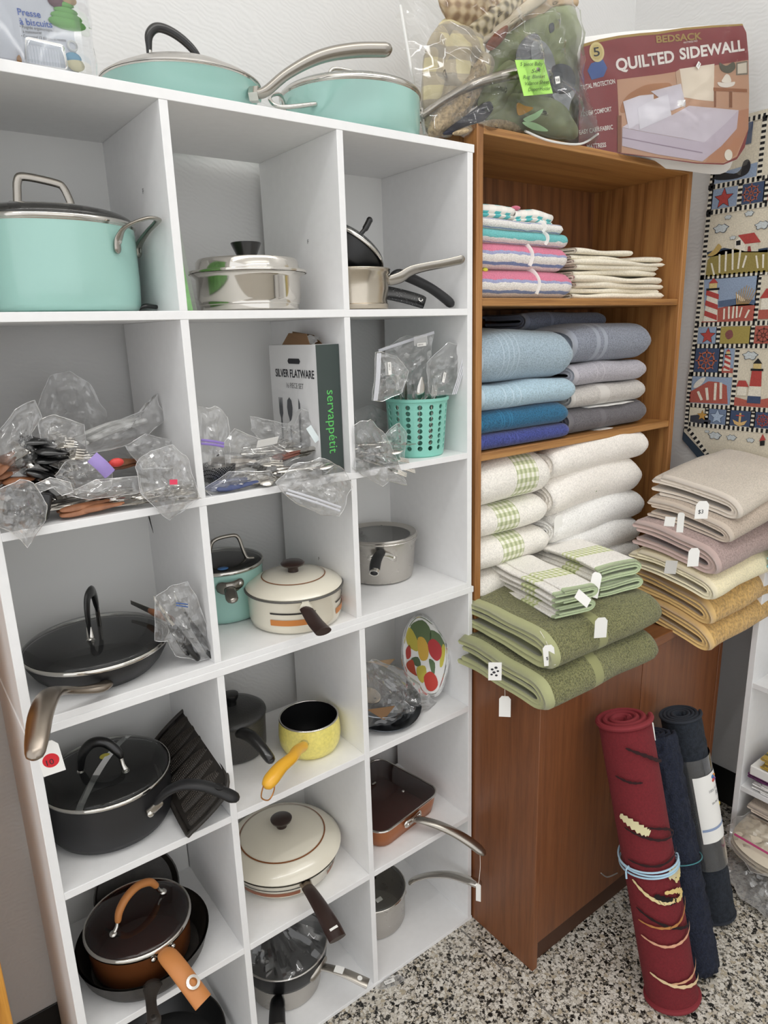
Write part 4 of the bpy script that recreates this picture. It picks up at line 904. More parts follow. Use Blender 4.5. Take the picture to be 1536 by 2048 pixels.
# --- green towels lying across the cabinet front
GRN = terry('olive_terry', '#85855a', v_bands=[(-.01, .024, '#a9ab80', 1), (.155, .185, '#949568', 1)], nscale=300, pile=.005, dark=.36)
o1, M1 = towel('olive green bath towel at the bottom, hanging over the cabinet edge', GRN, .872, 1.285, -.262, .02, Zb + .004, Zb + .075, 'olive green towels', layers=2, gap=.22, seed=91, rend=.6, sag=.028, wave=.008, rz=-.02, rx=-.04, hump=.006)
price_tag(o1, (0.8861, -0.1300, 0.7279), .026, .05, (.7, -.7, 0), (.1, 0, 1), (0.8842, -0.1200, 0.7826))
lb = part('care_label', MB(frame((0.8215, -0.1600, 0.8318), (.75, -.65, 0), (.1, -.1, 1))).box(-.014, .014, -.03, .012, 0, .0006), PAPER, o1, 0)
for dx, dy, r in ((-.006, .0, .0032), (.002, .004, .0035), (-.002, -.007, .0035), (.006, -.004, .0028), (-.007, -.012, .0028), (.003, -.014, .003)):
    part('panda_print_spot', MB(frame((0.8215, -0.1600, 0.8318), (.75, -.65, 0), (.1, -.1, 1))).ball((dx, dy - .004, .001), r, 10, 6, (1, .8, .25)), INK, lb)
o2, M2 = towel('olive green bath towel folded on top of the lower green one', GRN, .905, 1.325, -.243, .03, Zb + .082, Zb + .158, 'olive green towels', layers=2, gap=.24, seed=94, rend=.6, sag=.03, wave=.008, rz=-.02, rx=-.02, hump=.008)
price_tag(o2, (0.9059, -0.2300, 0.8830), .024, .046, (.8, -.6, .1), (.25, -.1, 1), (0.9149, -0.2000, 0.9017), txt='$7')
price_tag(o2, (1.0409, -0.2620, 0.9172), .028, .048, (.85, -.5, 0), (-.08, 0, 1))
WGM = terry('white_green_trim', '#f1eee8', v_bands=[(-.01, .012, '#b7c79f', 1)], gingham=(.075, .125, GW[0], '#d6dbae', '#b3bd86', .014), nscale=260, dark=.87)
wz = Zb + .150
for k, (lx, ly, w, d, za, zb, lab, rz) in enumerate(((1.085, -.215, .25, .125, 0, .034, 'white gingham-trimmed hand towel, lower left of the trimmed group', 1.38), (1.083, -.225, .255, .12, .034, .072, 'white gingham-trimmed hand towel with care label, upper left', 1.36), (1.285, -.205, .27, .15, 0, .036, 'white green-trimmed towel, lower right of the trimmed group', 1.38), (1.28, -.20, .265, .15, .036, .076, 'white green-trimmed towel with blank tag, upper right', 1.4))):
    mb = towel_geo(w, d, zb - za, 2, 100 + k, 0, .2, 24, .6, .1, .005)
    M = place(mb, (lx, ly, wz + za), rz)
    o = thing('folded_towel', lab, 'towel', (lx, ly + .1, wz + za), 'white towels with green trim')
    part('folded_cloth', mb, WGM, o, 180)
    if k == 3: price_tag(o, (1.1197, -0.1900, 0.9819), .024, .058, (.75, -.5, -.3), (-.5, .55, .7))
    if k == 1:
        part('care_label', MB(frame((0.9904, -0.2350, 0.9765), (.55, -.35, -.6), (.6, .1, .6))).box(-.003, .035, -.011, .011, 0, .0007), PAPER, o, 0)

# --- right hand pile
pile = [('thick mustard knit towel at the bottom of the right pile', terry('mustard_knit', '#cba566', v_bands=[(-.01, .02, '#dcb87a', 1)], nscale=140, pile=.005, dark=.6), 1.425, 1.83, .0, .062, 2, .05),
        ('mustard knit towel rolled under the cream one', terry('mustard_knit'   , '#cba566'), 1.435, 1.84, .066, .128, 2, .05),
        ('pale cream towel with care label in the right pile', terry('cream_terry', '#efe4c0', v_bands=[(-.01, .016, '#f2e8c8', 1)], nscale=260, dark=.85), 1.42, 1.85, .132, .185, 2, .04),
        ('mauve towel in the middle of the right pile', terry('mauve_terry', '#b09a95', v_bands=[(-.01, .016, '#c3aba5', 1)], nscale=260, dark=.65), 1.43, 1.85, .19, .258, 2, .04),
        ('taupe towel folded under the top beige towel', terry('taupe_terry', '#bfb0a1', v_bands=[(-.01, .016, '#cbbdae', 1)], nscale=280, dark=.72), 1.475, 1.855, .262, .312, 2, .035),
        ('beige towel on top of the right pile with price tag', terry('beige_terry', '#cdc3b6', v_bands=[(-.01, .016, '#d8cec2', 1)], nscale=300, dark=.8), 1.505, 1.86, .316, .372, 2, .035)]
for k, (lab, m, xa, xb, za, zb, ly, sg) in enumerate(pile):
    o, M = towel(lab, m, xa, xb, -.312 + .004 * (k % 2), -.075, Zb + za + .006, Zb + zb + .006, 'towels in the right pile', layers=ly, gap=.24, seed=120 + k, rend=.5, sag=sg, wave=.007, ry=-.10 if k > 3 else -.02, hump=.01)
    if k == 5: price_tag(o, (1.3491, -0.3000, 1.1302), .032, .042, (.85, -.5, -.04), (0, 0, 1), txt='$3')
    if k == 4: price_tag(o, (1.3410, -0.2550, 1.0957), .015, .05, (.6, -.8, 0), (-.12, 0, 1)); part('care_label', MB(frame((1.3888, -0.2000, 1.0573), (.8, -.6, -.1), (0, 0, 1))).box(-.013, .013, -.016, .008, 0, .0006), PAPER, o, 0)
    if k == 2: price_tag(o, (1.3674, -0.2800, 1.0085), .028, .046, (.85, -.5, -.02), (0, 0, 1)); part('care_label', MB(frame((1.3753, -0.2200, 0.9459), (.8, -.55, -.1), (.05, 0, 1))).box(-.015, .015, -.02, .014, 0, .0006), mat('grey_label', '#c9c7c2', .7), o, 0)

# --- things on and in the right hand shelf
towel('yellow towel end on top of the right white shelf', terry('yellow_terry', '#dcc97c', nscale=260, dark=.8), 1.69, 1.86, -.52, -.345, .958, 1.03, layers=2, gap=.25, seed=140, rend=.5, wave=.004)
TQ = terry('aqua_terry', '#9fcdc8', nscale=260, dark=.75)
towel('aqua green towel lowest on top of the right white shelf', TQ, 1.685, 1.862, -.52, -.312, .889, .925, layers=1, gap=.4, seed=141, rend=.5, wave=.004)
towel('darker aqua towel between yellow and aqua towels on right shelf', terry('sea_terry', '#83b4ae', nscale=260, dark=.7), 1.70, 1.862, -.52, -.330, .925, .958, layers=1, gap=.3, seed=142, rend=.5, wave=.004)
towel('white folded cloth on the lower shelf of the right unit', WHT, 1.705, 1.86, -.50, -.335, .2145, .246, layers=2, gap=.2, seed=143, rend=.5)
towel('purple fluffy cloth under white box on the right unit', terry('purple_fluff', '#6d2a63', pile=.006, nscale=180, dark=.5), 1.71, 1.85, -.42, -.318, .247, .262, layers=1, gap=.1, seed=144)
o = part('white_box', MB().box(1.703, 1.84, -.46, -.322, .263, .292), PAPER, smooth=0, bevel=.003, loc=(1.77, -.39, .263)); props(o, 'small white box lying on the purple cloth on the right shelf', 'box')
towel('olive and gold striped scarf on the right shelf box', terry('gold_scarf', '#b99a3e', v_bands=[(.02, .03, '#5a5a2c', 0), (.05, .06, '#5a5a2c', 0)]), 1.705, 1.83, -.45, -.335, .293, .33, layers=2, gap=.2, seed=145, name='folded_scarf', cat='scarf')
o = thing('glass_bowl', 'clear cut glass bowl on the right white shelf', 'bowl', (1.78, -.40, .545)); part('bowl', MB().lathe([(0, .0), (.03, .0), (.034, .004), (.05, .03), (.058, .06), (.055, .06), (.047, .03), (.03, .007), (0, .006)], (1.775, -.41, .5455), 28), GLASS, o)
part('stones', MB().ball((1.775, -.41, .575), .04, sq=(1, 1, .5)), mat('white_pebbles', '#e4e2dc', .5, bmp=1, bscale=120, bdist=.006), o, kind='stuff')
part('nothing', MB().box(0, .001, 0, .001, 0, .001), PAPER, o) if False else None

# ---------------------------------------------------------------- clear bags, boxes and what is in them
FILM = clear('polythene_film', (.985, .985, .985), .075, .05, 1.9, (.95, .95, .95)); FILM_H = clear('hazy_polythene', (.97, .97, .97), .16, .1, 1.6, (.9, .9, .9)); VINYL = clear('clear_vinyl', (.99, .99, .985), .018, .05, .8)
SEAM = clear('film_seam', (.95, .95, .95), .45, .1, 1.5, (.95, .95, .95))
def newell(pts):
    n = V((0, 0, 0))
    for a, b in zip(pts, pts[1:] + pts[:1]): n += V(a).cross(V(b))
    return n.normalized()
def dense(pts, n=4):
    out = []
    for p, q in zip(pts, pts[1:] + pts[:1]):
        p, q = V(p), V(q)
        for k in range(n): out.append(p + (q - p) * (k / n))
    return out
def pillow(outline, bulge, seed, R=14, crumple=0.004, fs=38, sub=5, ridge=True, edge=0.3, two=True, back=None):
    """closed soft envelope spanned by a 3D outline; ridge=True gives stiff crumpled film, False soft cloth"""
    o = [tuple(p) for p in outline]; pts = dense(o, sub) if ridge else [V(p) for p in cr_closed(o, sub)]
    c = sum(pts, V((0, 0, 0))) / len(pts); n = newell(pts)
    if n.y > 0: n = -n
    t1 = n.orthogonal().normalized(); mb = MB()
    if ridge: pts = [p + (p - c) * (.09 * noise.noise(p * 45 + V((seed, 0, 0)))) for p in pts]
    for side in ((1, -1) if two else (1,)):
        rows = []; bb = bulge if side > 0 else (bulge * .8 if back is None else back)
        for k in range(R + 1):
            s = k / R; row = []
            for p in pts:
                q = c + (p - c) * s
                if ridge:
                    f = fs * .8; st = V((q.x * f + q.z * f * .35 * side + seed * 5.1, q.y * f + seed, q.z * f - q.x * f * .3 + side * 3))
                    d1 = noise.voronoi(st)[0]; d2 = noise.voronoi(st * 2.1 + V((3, 1, seed)))[0]
                    w = 1.6 * (d1[1] - d1[0]) - .8 + .55 * (1.6 * (d2[1] - d2[0]) - .8)
                else: w = noise.noise(q * fs + V((seed * 5.1, seed, side))) + .5 * noise.noise(q * fs * 2.3 + V((seed, 3.3, side * 2)))
                fall = (1 - s) ** .35 * (1 - edge) + edge if s < 1 else edge * .5
                prof = max(0, 1 - s ** 2.4) ** .6 if not ridge else max(0, 1 - s) ** .55 * (.8 + .35 * noise.noise(q * 22 + V((seed, side, 0))))
                row.append(q + n * (side * bb * prof + crumple * (2.1 if ridge else 1.25) * w * fall))
            rows.append(row)
        k0 = len(mb.v); mb.grid(rows[1:], True); cc = mb.add([c + n * (side * bb * .8)]); m = len(pts)
        for j in range(m): mb.f.append((cc, k0 + j, k0 + (j + 1) % m))
    mb.rim = [rows[-1][j] for j in range(len(pts))]
    return mb
def bag(label, outline, bulge, seed, m=FILM, group=None, crumple=.005, name='plastic_bag', cat='bag', **k):
    o = thing(name, label, cat, tuple(sum((V(p) for p in outline), V((0, 0, 0))) / len(outline)), group)
    pm = pillow(outline, bulge, seed, crumple=crumple, **k)
    fo_ = part('film', pm, m, o, 16)
    part('seam', MB().tube(pm.rim, .0005, 5, closed=True), SEAM, fo_)
    return o
def zip_strip(parent, a, b, w=.003, col='#cfd0d6', name='zip_strip'):
    a, b = V(a), V(b); mid = (a + b) / 2 + V((0, -.003, .001))
    return part(name, MB().tube(cr([tuple(a), tuple(mid), tuple(b)], 5), w, 8, (0, -1, 0), .25), mat('zip_' + col, col, .35), parent)
def sticker(parent, p, w, h, u=(1, 0, 0), v=(0, 0, 1), txt=None, m=PAPER, name='price_label'):
    fr = frame(p, u, v); o = part(name, MB(fr).box(-w / 2, w / 2, -h / 2, h / 2, 0, .0005), m, parent, 0)
    if txt: text('label_print', txt, h * .62, fr @ Matrix.Translation((-w * .42, -h * .22, 0)), INK, o, lift=.0008, wx=.8)
    return o
WOODH = mat('brown_wood_handle', '#8a5a3c', .5, var=.3, vscale=50); PEARL = mat('pearl_handle', '#ddd3c6', .3, coat=.5); NAVYP = mat('navy_handle', '#3a4670', .4)
def knife(p0, p1, p2, hm, r=.0065, bl=.011):
    """handle p0-p1, blade p1-p2"""
    p0, p1, p2 = V(p0), V(p1), V(p2); mb = MB(); mb.tube([p0 + (p1 - p0) * k / 6 for k in range(7)], [r * .7, r, r * 1.05, r * .95, r * .9, r * .9, r * .8], 8, (0, 0, 1), .6, dome=True); return mb
def cutlery(kind, label, group, p0, p1, hm, r=.006, up=(0, -.4, 1)):
    """p0 handle end, p1 far end"""
    p0, p1 = V(p0), V(p1); d = p1 - p0; L = d.length; o = thing('utensil_' + kind if False else kind, label, 'utensil', tuple(p0), group)
    part('handle', MB().tube([p0 + d * (k / 8 * .58) for k in range(9)], [r * .75, r, r * 1.05, r, r * .9, r * .75, r * .6, r * .5, r * .45], 8, up, .5, dome=True), hm, o)
    sd = d.cross(V(up)).normalized(); a = p0 + d * .56; n = sd.cross(d).normalized()
    if kind == 'spoon':
        part('bowl', MB().tube([a + d * (k / 8 * .44) for k in range(9)], [r * .45, r * .5, r * .8, r * 1.6, r * 2.1, r * 2.2, r * 1.9, r * 1.2, r * .4], 10, up, .25), S_POL, o)
    elif kind == 'fork':
        hd = part('head', MB().tube([a + d * (k / 6 * .25) for k in range(7)], [r * .45, r * .5, r * .9, r * 1.5, r * 1.7, r * 1.7, r * 1.6], 8, up, .2), S_POL, o)
        for q in (-1.2, -.4, .4, 1.2):
            part('tine', MB().tube([a + d * .24 + sd * r * q, a + d * .44 + sd * r * q], [r * .25, r * .14], 6), S_POL, hd)
    else:
        part('blade', MB().prism([a - sd * r * .6, a + d * .3 - sd * r * .9, a + d * .44 + sd * r * .3, a + d * .3 + sd * r * .8, a + sd * r * .6], n * .0012), S_POL, o, 0)
    return o
random.seed(11)
def heap(kinds, label, group, lo, hi, n, hm, r=.006, seed=0, dirs=((1, 0, 0),), ln_=(.10, .15), dip=.02):
    rnd = random.Random(seed)
    for k in range(n):
        a = V([rnd.uniform(lo[i], hi[i]) for i in range(3)]); d = V(dirs[k % len(dirs)]).normalized(); d = (d + V((rnd.uniform(-.3, .3), rnd.uniform(-.25, .25), rnd.uniform(-dip * 4, dip * 4)))).normalized()
        cutlery(kinds[k % len(kinds)], label, group, a, a + d * rnd.uniform(*ln_), hm, r)

z2 = S2
# -- left cube of the second row
heap(['knife', 'spoon'], 'brown wooden-handled utensil inside the bag at the far left', 'brown utensils far left bag', (-.018, .045, z2 + .025), (.008, .07, z2 + .09), 12, WOODH, .0105, 1, ((1, .2, .25), (1, -.1, 0), (.8, .2, .45)), (.055, .07))
bag('clear bag of brown wooden-handled utensils at the far left', [(-0.0131, 0.0550, 1.3878), (0.0263, 0.0550, 1.4301), (0.0554, 0.0550, 1.4439), (0.0630, 0.0550, 1.4192), (0.0427, 0.0550, 1.3941), (0.0503, 0.0550, 1.3596), (0.0429, 0.0550, 1.3373), (0.0170, 0.0550, 1.3311), (-0.0217, 0.0550, 1.3316)], .022, 1, FILM)
heap(['spoon', 'fork'], 'black utensil bundled in the clear bag in the middle', 'black utensils centre bag', (.026, .045, z2 + .05), (.05, .075, z2 + .125), 16, BKL, .0105, 2, ((.8, .1, -.35), (1, .2, .1), (.7, .1, -.6), (1, -.1, -.2)), (.06, .075), .03)
bag('clear bag stuffed with black utensils in the middle', [(0.0555, 0.0550, 1.4154), (0.0787, 0.0550, 1.4208), (0.1196, 0.0550, 1.3998), (0.1175, 0.0550, 1.3266), (0.0962, 0.0550, 1.3249), (0.0625, 0.0550, 1.3455), (0.0546, 0.0550, 1.3798)], .028, 2, FILM)
bag('tall hazy empty bag standing at the back of the left cube', [(0.0662, 0.2000, 1.3670), (0.0896, 0.2000, 1.4325), (0.1092, 0.2000, 1.4713), (0.1437, 0.2000, 1.4777), (0.1752, 0.2000, 1.4535), (0.1969, 0.2000, 1.3953), (0.1809, 0.2000, 1.3447), (0.1154, 0.2000, 1.3304)], .03, 3, FILM_H, crumple=.008)
for k in range(4):
    a = V((0.1352, 0.1300, 1.3622)) + V((.006 * k, .01 * k, .012 * (k % 2))); b = V((0.2393, 0.1300, 1.3879)) + V((-.01 * k, .012 * k, .008 * (k % 2) - .006 * k))
    o = part('plastic_cutlery', MB().tube(cr([tuple(a), tuple((a + b) / 2 + V((0, 0, .004))), tuple(b)], 5), .0058, 8, dome=True), WHITEP, loc=tuple(a))
    props(o, 'white plastic handle inside the bag pointing up to the right', 'utensil', 'white plastic handles')
bag('hazy bag of white plastic cutlery pointing up to the right', [(0.1210, 0.1250, 1.3719), (0.1738, 0.1250, 1.3881), (0.2453, 0.1250, 1.4087), (0.2660, 0.1250, 1.4349), (0.2712, 0.1250, 1.3852), (0.2438, 0.1250, 1.3650), (0.1984, 0.1250, 1.3492), (0.1379, 0.1250, 1.3429)], .02, 5, FILM_H)
heap(['spoon', 'knife'], 'grey metal utensil lying under the purple zipped bag', 'grey utensils under purple zip', (.03, .02, z2 + .012), (.06, .05, z2 + .03), 8, S_DARK, .0075, 7, ((1, .1, 0), (1, .3, .05)), (.10, .14))
o = bag('clear bag with purple zip in front of the black utensils', [(0.0607, 0.0300, 1.3306), (0.0803, 0.0300, 1.3487), (0.1209, 0.0300, 1.3566), (0.1485, 0.0300, 1.3338), (0.1414, 0.0300, 1.3024), (0.1159, 0.0300, 1.2951), (0.0790, 0.0300, 1.3075)], .018, 6, FILM)
zip_strip(o, (0.1145, 0.0120, 1.3550), (0.1365, 0.0080, 1.3258), .010, '#9a86c4', 'purple_zip')
part('red_cap', MB().ball((0.1545, 0.0300, 1.3386), .009, sq=(1.3, .6, .8)), mat('red_plastic', '#d8433f', .4), o)
heap(['knife', 'spoon'], 'brown utensil in the flat bag along the shelf front', 'brown utensils in flat bag', (.06, .012, z2 + .008), (.09, .03, z2 + .016), 7, WOODH, .009, 8, ((1, .05, .02),), (.11, .13), .004)
bag('flat bag of brown utensils along the front of left cube', [(0.0670, 0.0120, 1.3030), (0.1142, 0.0120, 1.3190), (0.1848, 0.0120, 1.3149), (0.1849, 0.0120, 1.2885), (0.1483, 0.0120, 1.2880), (0.1015, 0.0120, 1.2894)], .012, 9, FILM, crumple=.003)
heap(['spoon'], 'brown wooden spoon in the mesh-like bag at the back right', 'brown spoons back right', (.165, .12, z2 + .05), (.18, .14, z2 + .06), 5, WOODH, .011, 12, ((1, .1, .05),), (.07, .09))
bag('hazy bag of brown spoons at the back right of left cube', [(0.1911, 0.1000, 1.3528), (0.2288, 0.1000, 1.3691), (0.2712, 0.1000, 1.3538), (0.3083, 0.1000, 1.3387), (0.3075, 0.1000, 1.3132), (0.2640, 0.1000, 1.3046), (0.2166, 0.1000, 1.3095)], .02, 10, FILM_H)
heap(['fork', 'spoon', 'knife'], 'thin silver cutlery piece in the pink-tagged bag', 'silver cutlery pink tag bag', (.165, .004, z2 + .008), (.2, .02, z2 + .022), 14, S_POL, .0042, 13, ((1, -.1, .05), (1, .2, .12), (1, -.05, -.08)), (.07, .085), .01)
o = bag('clear bag of silver cutlery with pink tag hanging over edge', [(0.1707, -0.0140, 1.3343), (0.1971, -0.0140, 1.3586), (0.2331, -0.0140, 1.3638), (0.2542, -0.0140, 1.3433), (0.2642, -0.0140, 1.2918), (0.2672, -0.0140, 1.2693), (0.2412, -0.0140, 1.2516), (0.2147, -0.0140, 1.2412), (0.1915, -0.0140, 1.2688), (0.1753, -0.0140, 1.2936)], .026, 14, FILM, crumple=.006)
sticker(o, (0.2152, -0.0480, 1.3097), .012, .008, (1, -.1, -.1), m=mat('pink_tag', '#e0405f', .5), name='pink_tag')
part('black_block', MB(frame((-0.0018, 0.0300, 1.2924), (1, -.2, -.3), (.3, .1, 1))).box(-.012, .05, -.012, .03, -.02, .012), BKL, bag('crumpled clear bag with black block hanging at the left edge', [(-0.0296, -0.0180, 1.3277), (0.0070, -0.0180, 1.3413), (0.0241, -0.0180, 1.3336), (0.0377, -0.0180, 1.2981), (0.0304, -0.0180, 1.2753), (0.0021, -0.0180, 1.2409), (-0.0140, -0.0180, 1.2689), (-0.0368, -0.0180, 1.2808)], .03, 15, FILM, crumple=.007), bevel=.004)
bag('white milky bag twist lying over the utensil pile', [(0.0277, -0.0020, 1.3284), (0.0489, -0.0020, 1.3348), (0.0751, -0.0020, 1.3233), (0.0786, -0.0020, 1.3074), (0.0620, -0.0020, 1.3047), (0.0502, -0.0020, 1.3196), (0.0325, -0.0020, 1.3149)], .008, 17, FILM_H, crumple=.003)
# -- centre cube
o = bag('zip bag with two purple lines standing at the left', [(0.3061, 0.0450, 1.4115), (0.3353, 0.0450, 1.4132), (0.3574, 0.0450, 1.3895), (0.3588, 0.0450, 1.3315), (0.3516, 0.0450, 1.2853), (0.3301, 0.0450, 1.2612), (0.3055, 0.0450, 1.2598), (0.2932, 0.0450, 1.2851)], .014, 20, FILM_H)
zip_strip(o, (0.2964, 0.0260, 1.3587), (0.3373, 0.0260, 1.3478), .0022, '#8d78c0', 'purple_line'); zip_strip(o, (0.2958, 0.0260, 1.3528), (0.3368, 0.0260, 1.3426), .0022, '#8d78c0', 'purple_line')
def mesh_mat():
    m, nt, b = mk('metal_mesh'); b.inputs['Metallic'].default_value = .7; b.inputs['Roughness'].default_value = .4
    ck = N(nt, 'ShaderNodeTexChecker'); ck.inputs['Scale'].default_value = 420; ck.inputs[1].default_value = L3('#9a9a9a'); ck.inputs[2].default_value = L3('#2e2e2e'); ln(nt, coords(nt), ck.inputs[0]); ln(nt, ck.outputs[0], b.inputs['Base Color']); return m
o = part('strainer', MB().lathe([(0, -.02), (.02, -.017), (.032, -.004), (.036, .014), (.034, .014), (.03, -.002), (.018, -.014), (0, -.017)], tuple((0.3322, 0.0600, 1.2924)), 28), mesh_mat(), loc=(0.3322, 0.0600, 1.2924)); props(o, 'grey wire mesh strainer inside the purple-lined zip bag', 'strainer')
heap(['knife', 'spoon', 'fork'], 'pearl handled cutlery piece in the centre bag', 'pearl cutlery', (.33, .06, z2 + .03), (.345, .085, z2 + .05), 9, PEARL, .0105, 21, ((1, -.1, -.05), (1, .15, 0)), (.10, .13))
bag('clear bag of pearl handled cutlery in the centre cube', [(0.3413, 0.0400, 1.3432), (0.3665, 0.0400, 1.3687), (0.4157, 0.0400, 1.3452), (0.4591, 0.0400, 1.3196), (0.4943, 0.0400, 1.3008), (0.4398, 0.0400, 1.2863), (0.3885, 0.0400, 1.2843), (0.3458, 0.0400, 1.2996)], .022, 22, FILM)
heap(['spoon', 'fork'], 'steel cutlery piece under the labelled bag', 'steel cutlery centre', (.38, .05, z2 + .05), (.40, .08, z2 + .065), 5, S_POL, .006, 23, ((1, .05, 0),), (.10, .12))
heap(['knife'], 'rosewood handled knife in the labelled bag', 'rosewood knives', (.43, .04, z2 + .03), (.445, .06, z2 + .05), 3, mat('rosewood', '#6b3a2c', .4), .007, 24, ((1, -.1, .1),), (.08, .10))
o = bag('large clear bag with white label on top of the centre pile', [(0.4030, 0.0600, 1.3611), (0.4071, 0.0600, 1.3862), (0.4551, 0.0600, 1.3724), (0.4990, 0.0600, 1.3585), (0.5178, 0.0600, 1.3919), (0.5557, 0.0600, 1.3692), (0.5912, 0.0600, 1.3390), (0.5515, 0.0600, 1.3008), (0.5056, 0.0600, 1.2939), (0.4588, 0.0600, 1.3097)], .026, 25, FILM, crumple=.007)
sticker(o, (0.4232, 0.0300, 1.3399), .045, .016, (1, .1, .05), (0, -.6, 1)); sticker(o, (0.5198, 0.0300, 1.3438), .012, .034, (.8, -.1, .5), (-.4, 0, 1), m=mat('pale_blue_label', '#dfe9ea', .6))
heap(['knife', 'spoon'], 'navy handled utensil in the flat front bag', 'navy utensils', (.30, .01, z2 + .008), (.32, .03, z2 + .014), 8, NAVYP, .0105, 26, ((1, .15, .02), (1, -.05, .02)), (.10, .13), .004)
bag('flat clear bag of navy utensils along the centre shelf front', [(0.2869, 0.0100, 1.2775), (0.3349, 0.0100, 1.3001), (0.4137, 0.0100, 1.2905), (0.4284, 0.0100, 1.2698), (0.3540, 0.0100, 1.2596), (0.3052, 0.0100, 1.2605)], .014, 27, FILM, crumple=.004)
heap(['spoon', 'fork'], 'steel and pearl utensil in the big hanging bag', 'utensils in the hanging bag', (.43, .01, z2 + .012), (.45, .03, z2 + .03), 6, S_POL, .006, 28, ((1, -.15, .05), (1, .1, 0)), (.09, .12))
o = bag('big empty zip bag hanging over the centre shelf edge', [(0.4084, -0.0200, 1.2739), (0.4468, -0.0200, 1.3010), (0.5019, -0.0200, 1.3064), (0.5559, -0.0200, 1.2802), (0.5700, -0.0200, 1.2401), (0.5550, -0.0200, 1.2180), (0.5395, -0.0200, 1.1871), (0.4955, -0.0200, 1.2011), (0.4440, -0.0200, 1.2312), (0.4210, -0.0200, 1.2546)], .026, 29, FILM, crumple=.006)
zip_strip(o, (0.4168, -0.0450, 1.2640), (0.5298, -0.0400, 1.2113), .002); zip_strip(o, (0.4134, -0.0450, 1.2591), (0.5272, -0.0400, 1.2050), .002)
# -- flatware box
bx = thing('flatware_box', 'white and dark green flatware box standing on its end', 'box', (.555, .11, z2))
DG = mat('dark_green_card', '#37423f', .5); WC = mat('white_card', '#e6e6e6', .5); KRAFT = mat('kraft_card', '#7d5f42', .8)
part('carton', MB().box(.531, .5805, .022, .205, z2, 1.508), WC, bx, bevel=.001)
sp = part('spine', MB().box(.5306, .5809, .0212, .0222, z2 + .0005, 1.5078), DG, bx)
F1 = frame((.5308, .2, 1.508), (0, -1, 0), (0, 0, 1))
text('box_title', 'SILVER FLATWARE', .0215, F1 @ Matrix.Translation((.018, -.062, 0)), INK, bx, bold=.0004, wx=.85)
text('box_subtitle', '16 PIECE SET', .0145, F1 @ Matrix.Translation((.058, -.083, 0)), mat('grey_ink', '#6d6d6d', .6), bx, wx=.85)
part('hand_slot', MB(F1).prism([(.075, -.026, .0003), (.115, -.026, .0003), (.119, -.031, .0003), (.115, -.036, .0003), (.075, -.036, .0003), (.071, -.031, .0003)], (0, 0, .0004)), INK, bx, 0)
for k, kind in enumerate(('fork', 'spoon', 'knife')):
    x = .032 + .036 * k; gk = mat('printed_grey', '#55585c', .5)
    if kind == 'spoon': P = [(0, -.102), (.008, -.108), (.0105, -.122), (.008, -.136), (.003, -.146), (.0035, -.2), (-.0035, -.2), (-.003, -.146), (-.008, -.136), (-.0105, -.122), (-.008, -.108)]
    elif kind == 'fork': P = [(-.007, -.104), (-.005, -.104), (-.004, -.125), (-.001, -.104), (.001, -.104), (.004, -.125), (.005, -.104), (.007, -.104), (.007, -.136), (.0025, -.146), (.0035, -.2), (-.0035, -.2), (-.0025, -.146), (-.007, -.136)]
    else: P = [(0, -.102), (.005, -.112), (.0055, -.15), (.003, -.155), (.0035, -.2), (-.0035, -.2), (-.003, -.155)]
    part('printed_' + kind, MB(F1).prism([(x + a, b, .0003) for a, b in P], (0, 0, .0003)), gk, bx, 0)
text('spine_logo', 'servapp\u00e9tit', .027, frame((.5495, .0211, 1.425), (0, 0, -1), (1, 0, 0)), mat('leaf_green_ink', '#5bbf5f', .5), sp)
part('top_flap', MB().prism([(.532, .15, 1.508), (.532, .045, 1.508), (.535, .06, 1.528), (.537, .13, 1.530)], (.001, 0, 0)), KRAFT, bx, 0)
part('top_flap', MB().prism([(.575, .19, 1.508), (.575, .07, 1.508), (.569, .09, 1.525), (.569, .17, 1.533)], (.001, 0, 0)), KRAFT, bx, 0)
part('inner_film', pillow([(.536, .05, 1.505), (.55, .04, 1.52), (.565, .06, 1.522), (.57, .12, 1.525), (.555, .16, 1.528), (.54, .12, 1.518)], .006, 31, R=6, crumple=.004), FILM, bx, 42)
# -- right cube: loose bags, perforated cup
heap(['knife', 'spoon', 'fork'], 'black and steel cutlery piece in the bags by the teal cup', 'cutlery beside teal cup', (.615, .03, z2 + .012), (.65, .06, z2 + .05), 9, S_DARK, .006, 33, ((1, -.35, -.12), (1, -.2, .1), (.8, -.4, -.25)), (.09, .13))
bag('clear bag of dark cutlery hanging beside the teal cup', [(0.5914, -0.0040, 1.3566), (0.6319, -0.0040, 1.3641), (0.6672, -0.0040, 1.3289), (0.6958, -0.0040, 1.2727), (0.7079, -0.0040, 1.2398), (0.7205, -0.0040, 1.2169), (0.6715, -0.0040, 1.2349), (0.6559, -0.0040, 1.2239), (0.6033, -0.0040, 1.2593), (0.5874, -0.0040, 1.2745)], .026, 34, FILM, crumple=.006)
bag('small crumpled bag tucked against the teal cup', [(0.6751, 0.0200, 1.3236), (0.7221, 0.0200, 1.3462), (0.7399, 0.0200, 1.3205), (0.7302, 0.0200, 1.2565), (0.7059, 0.0200, 1.2450), (0.6811, 0.0200, 1.2788)], .016, 35, FILM, crumple=.005)
bag('upright hazy bag at the back left of the right cube', [(0.7113, 0.1600, 1.2965), (0.7104, 0.1600, 1.3628), (0.7555, 0.1600, 1.3699), (0.8180, 0.1600, 1.3361), (0.8303, 0.1600, 1.2593), (0.7718, 0.1600, 1.2492)], .03, 36, FILM_H, crumple=.006)
c = (.8111, .0735, z2)
cup = thing('perforated_cup', 'teal plastic cup with rows of round holes full of bags', 'cup', c)
CUP = mat('teal_plastic', '#86c9b9', .35)
H, rb_, rt_ = .125, .0575, .0675; nC, nR = 16, 8
mb = MB()
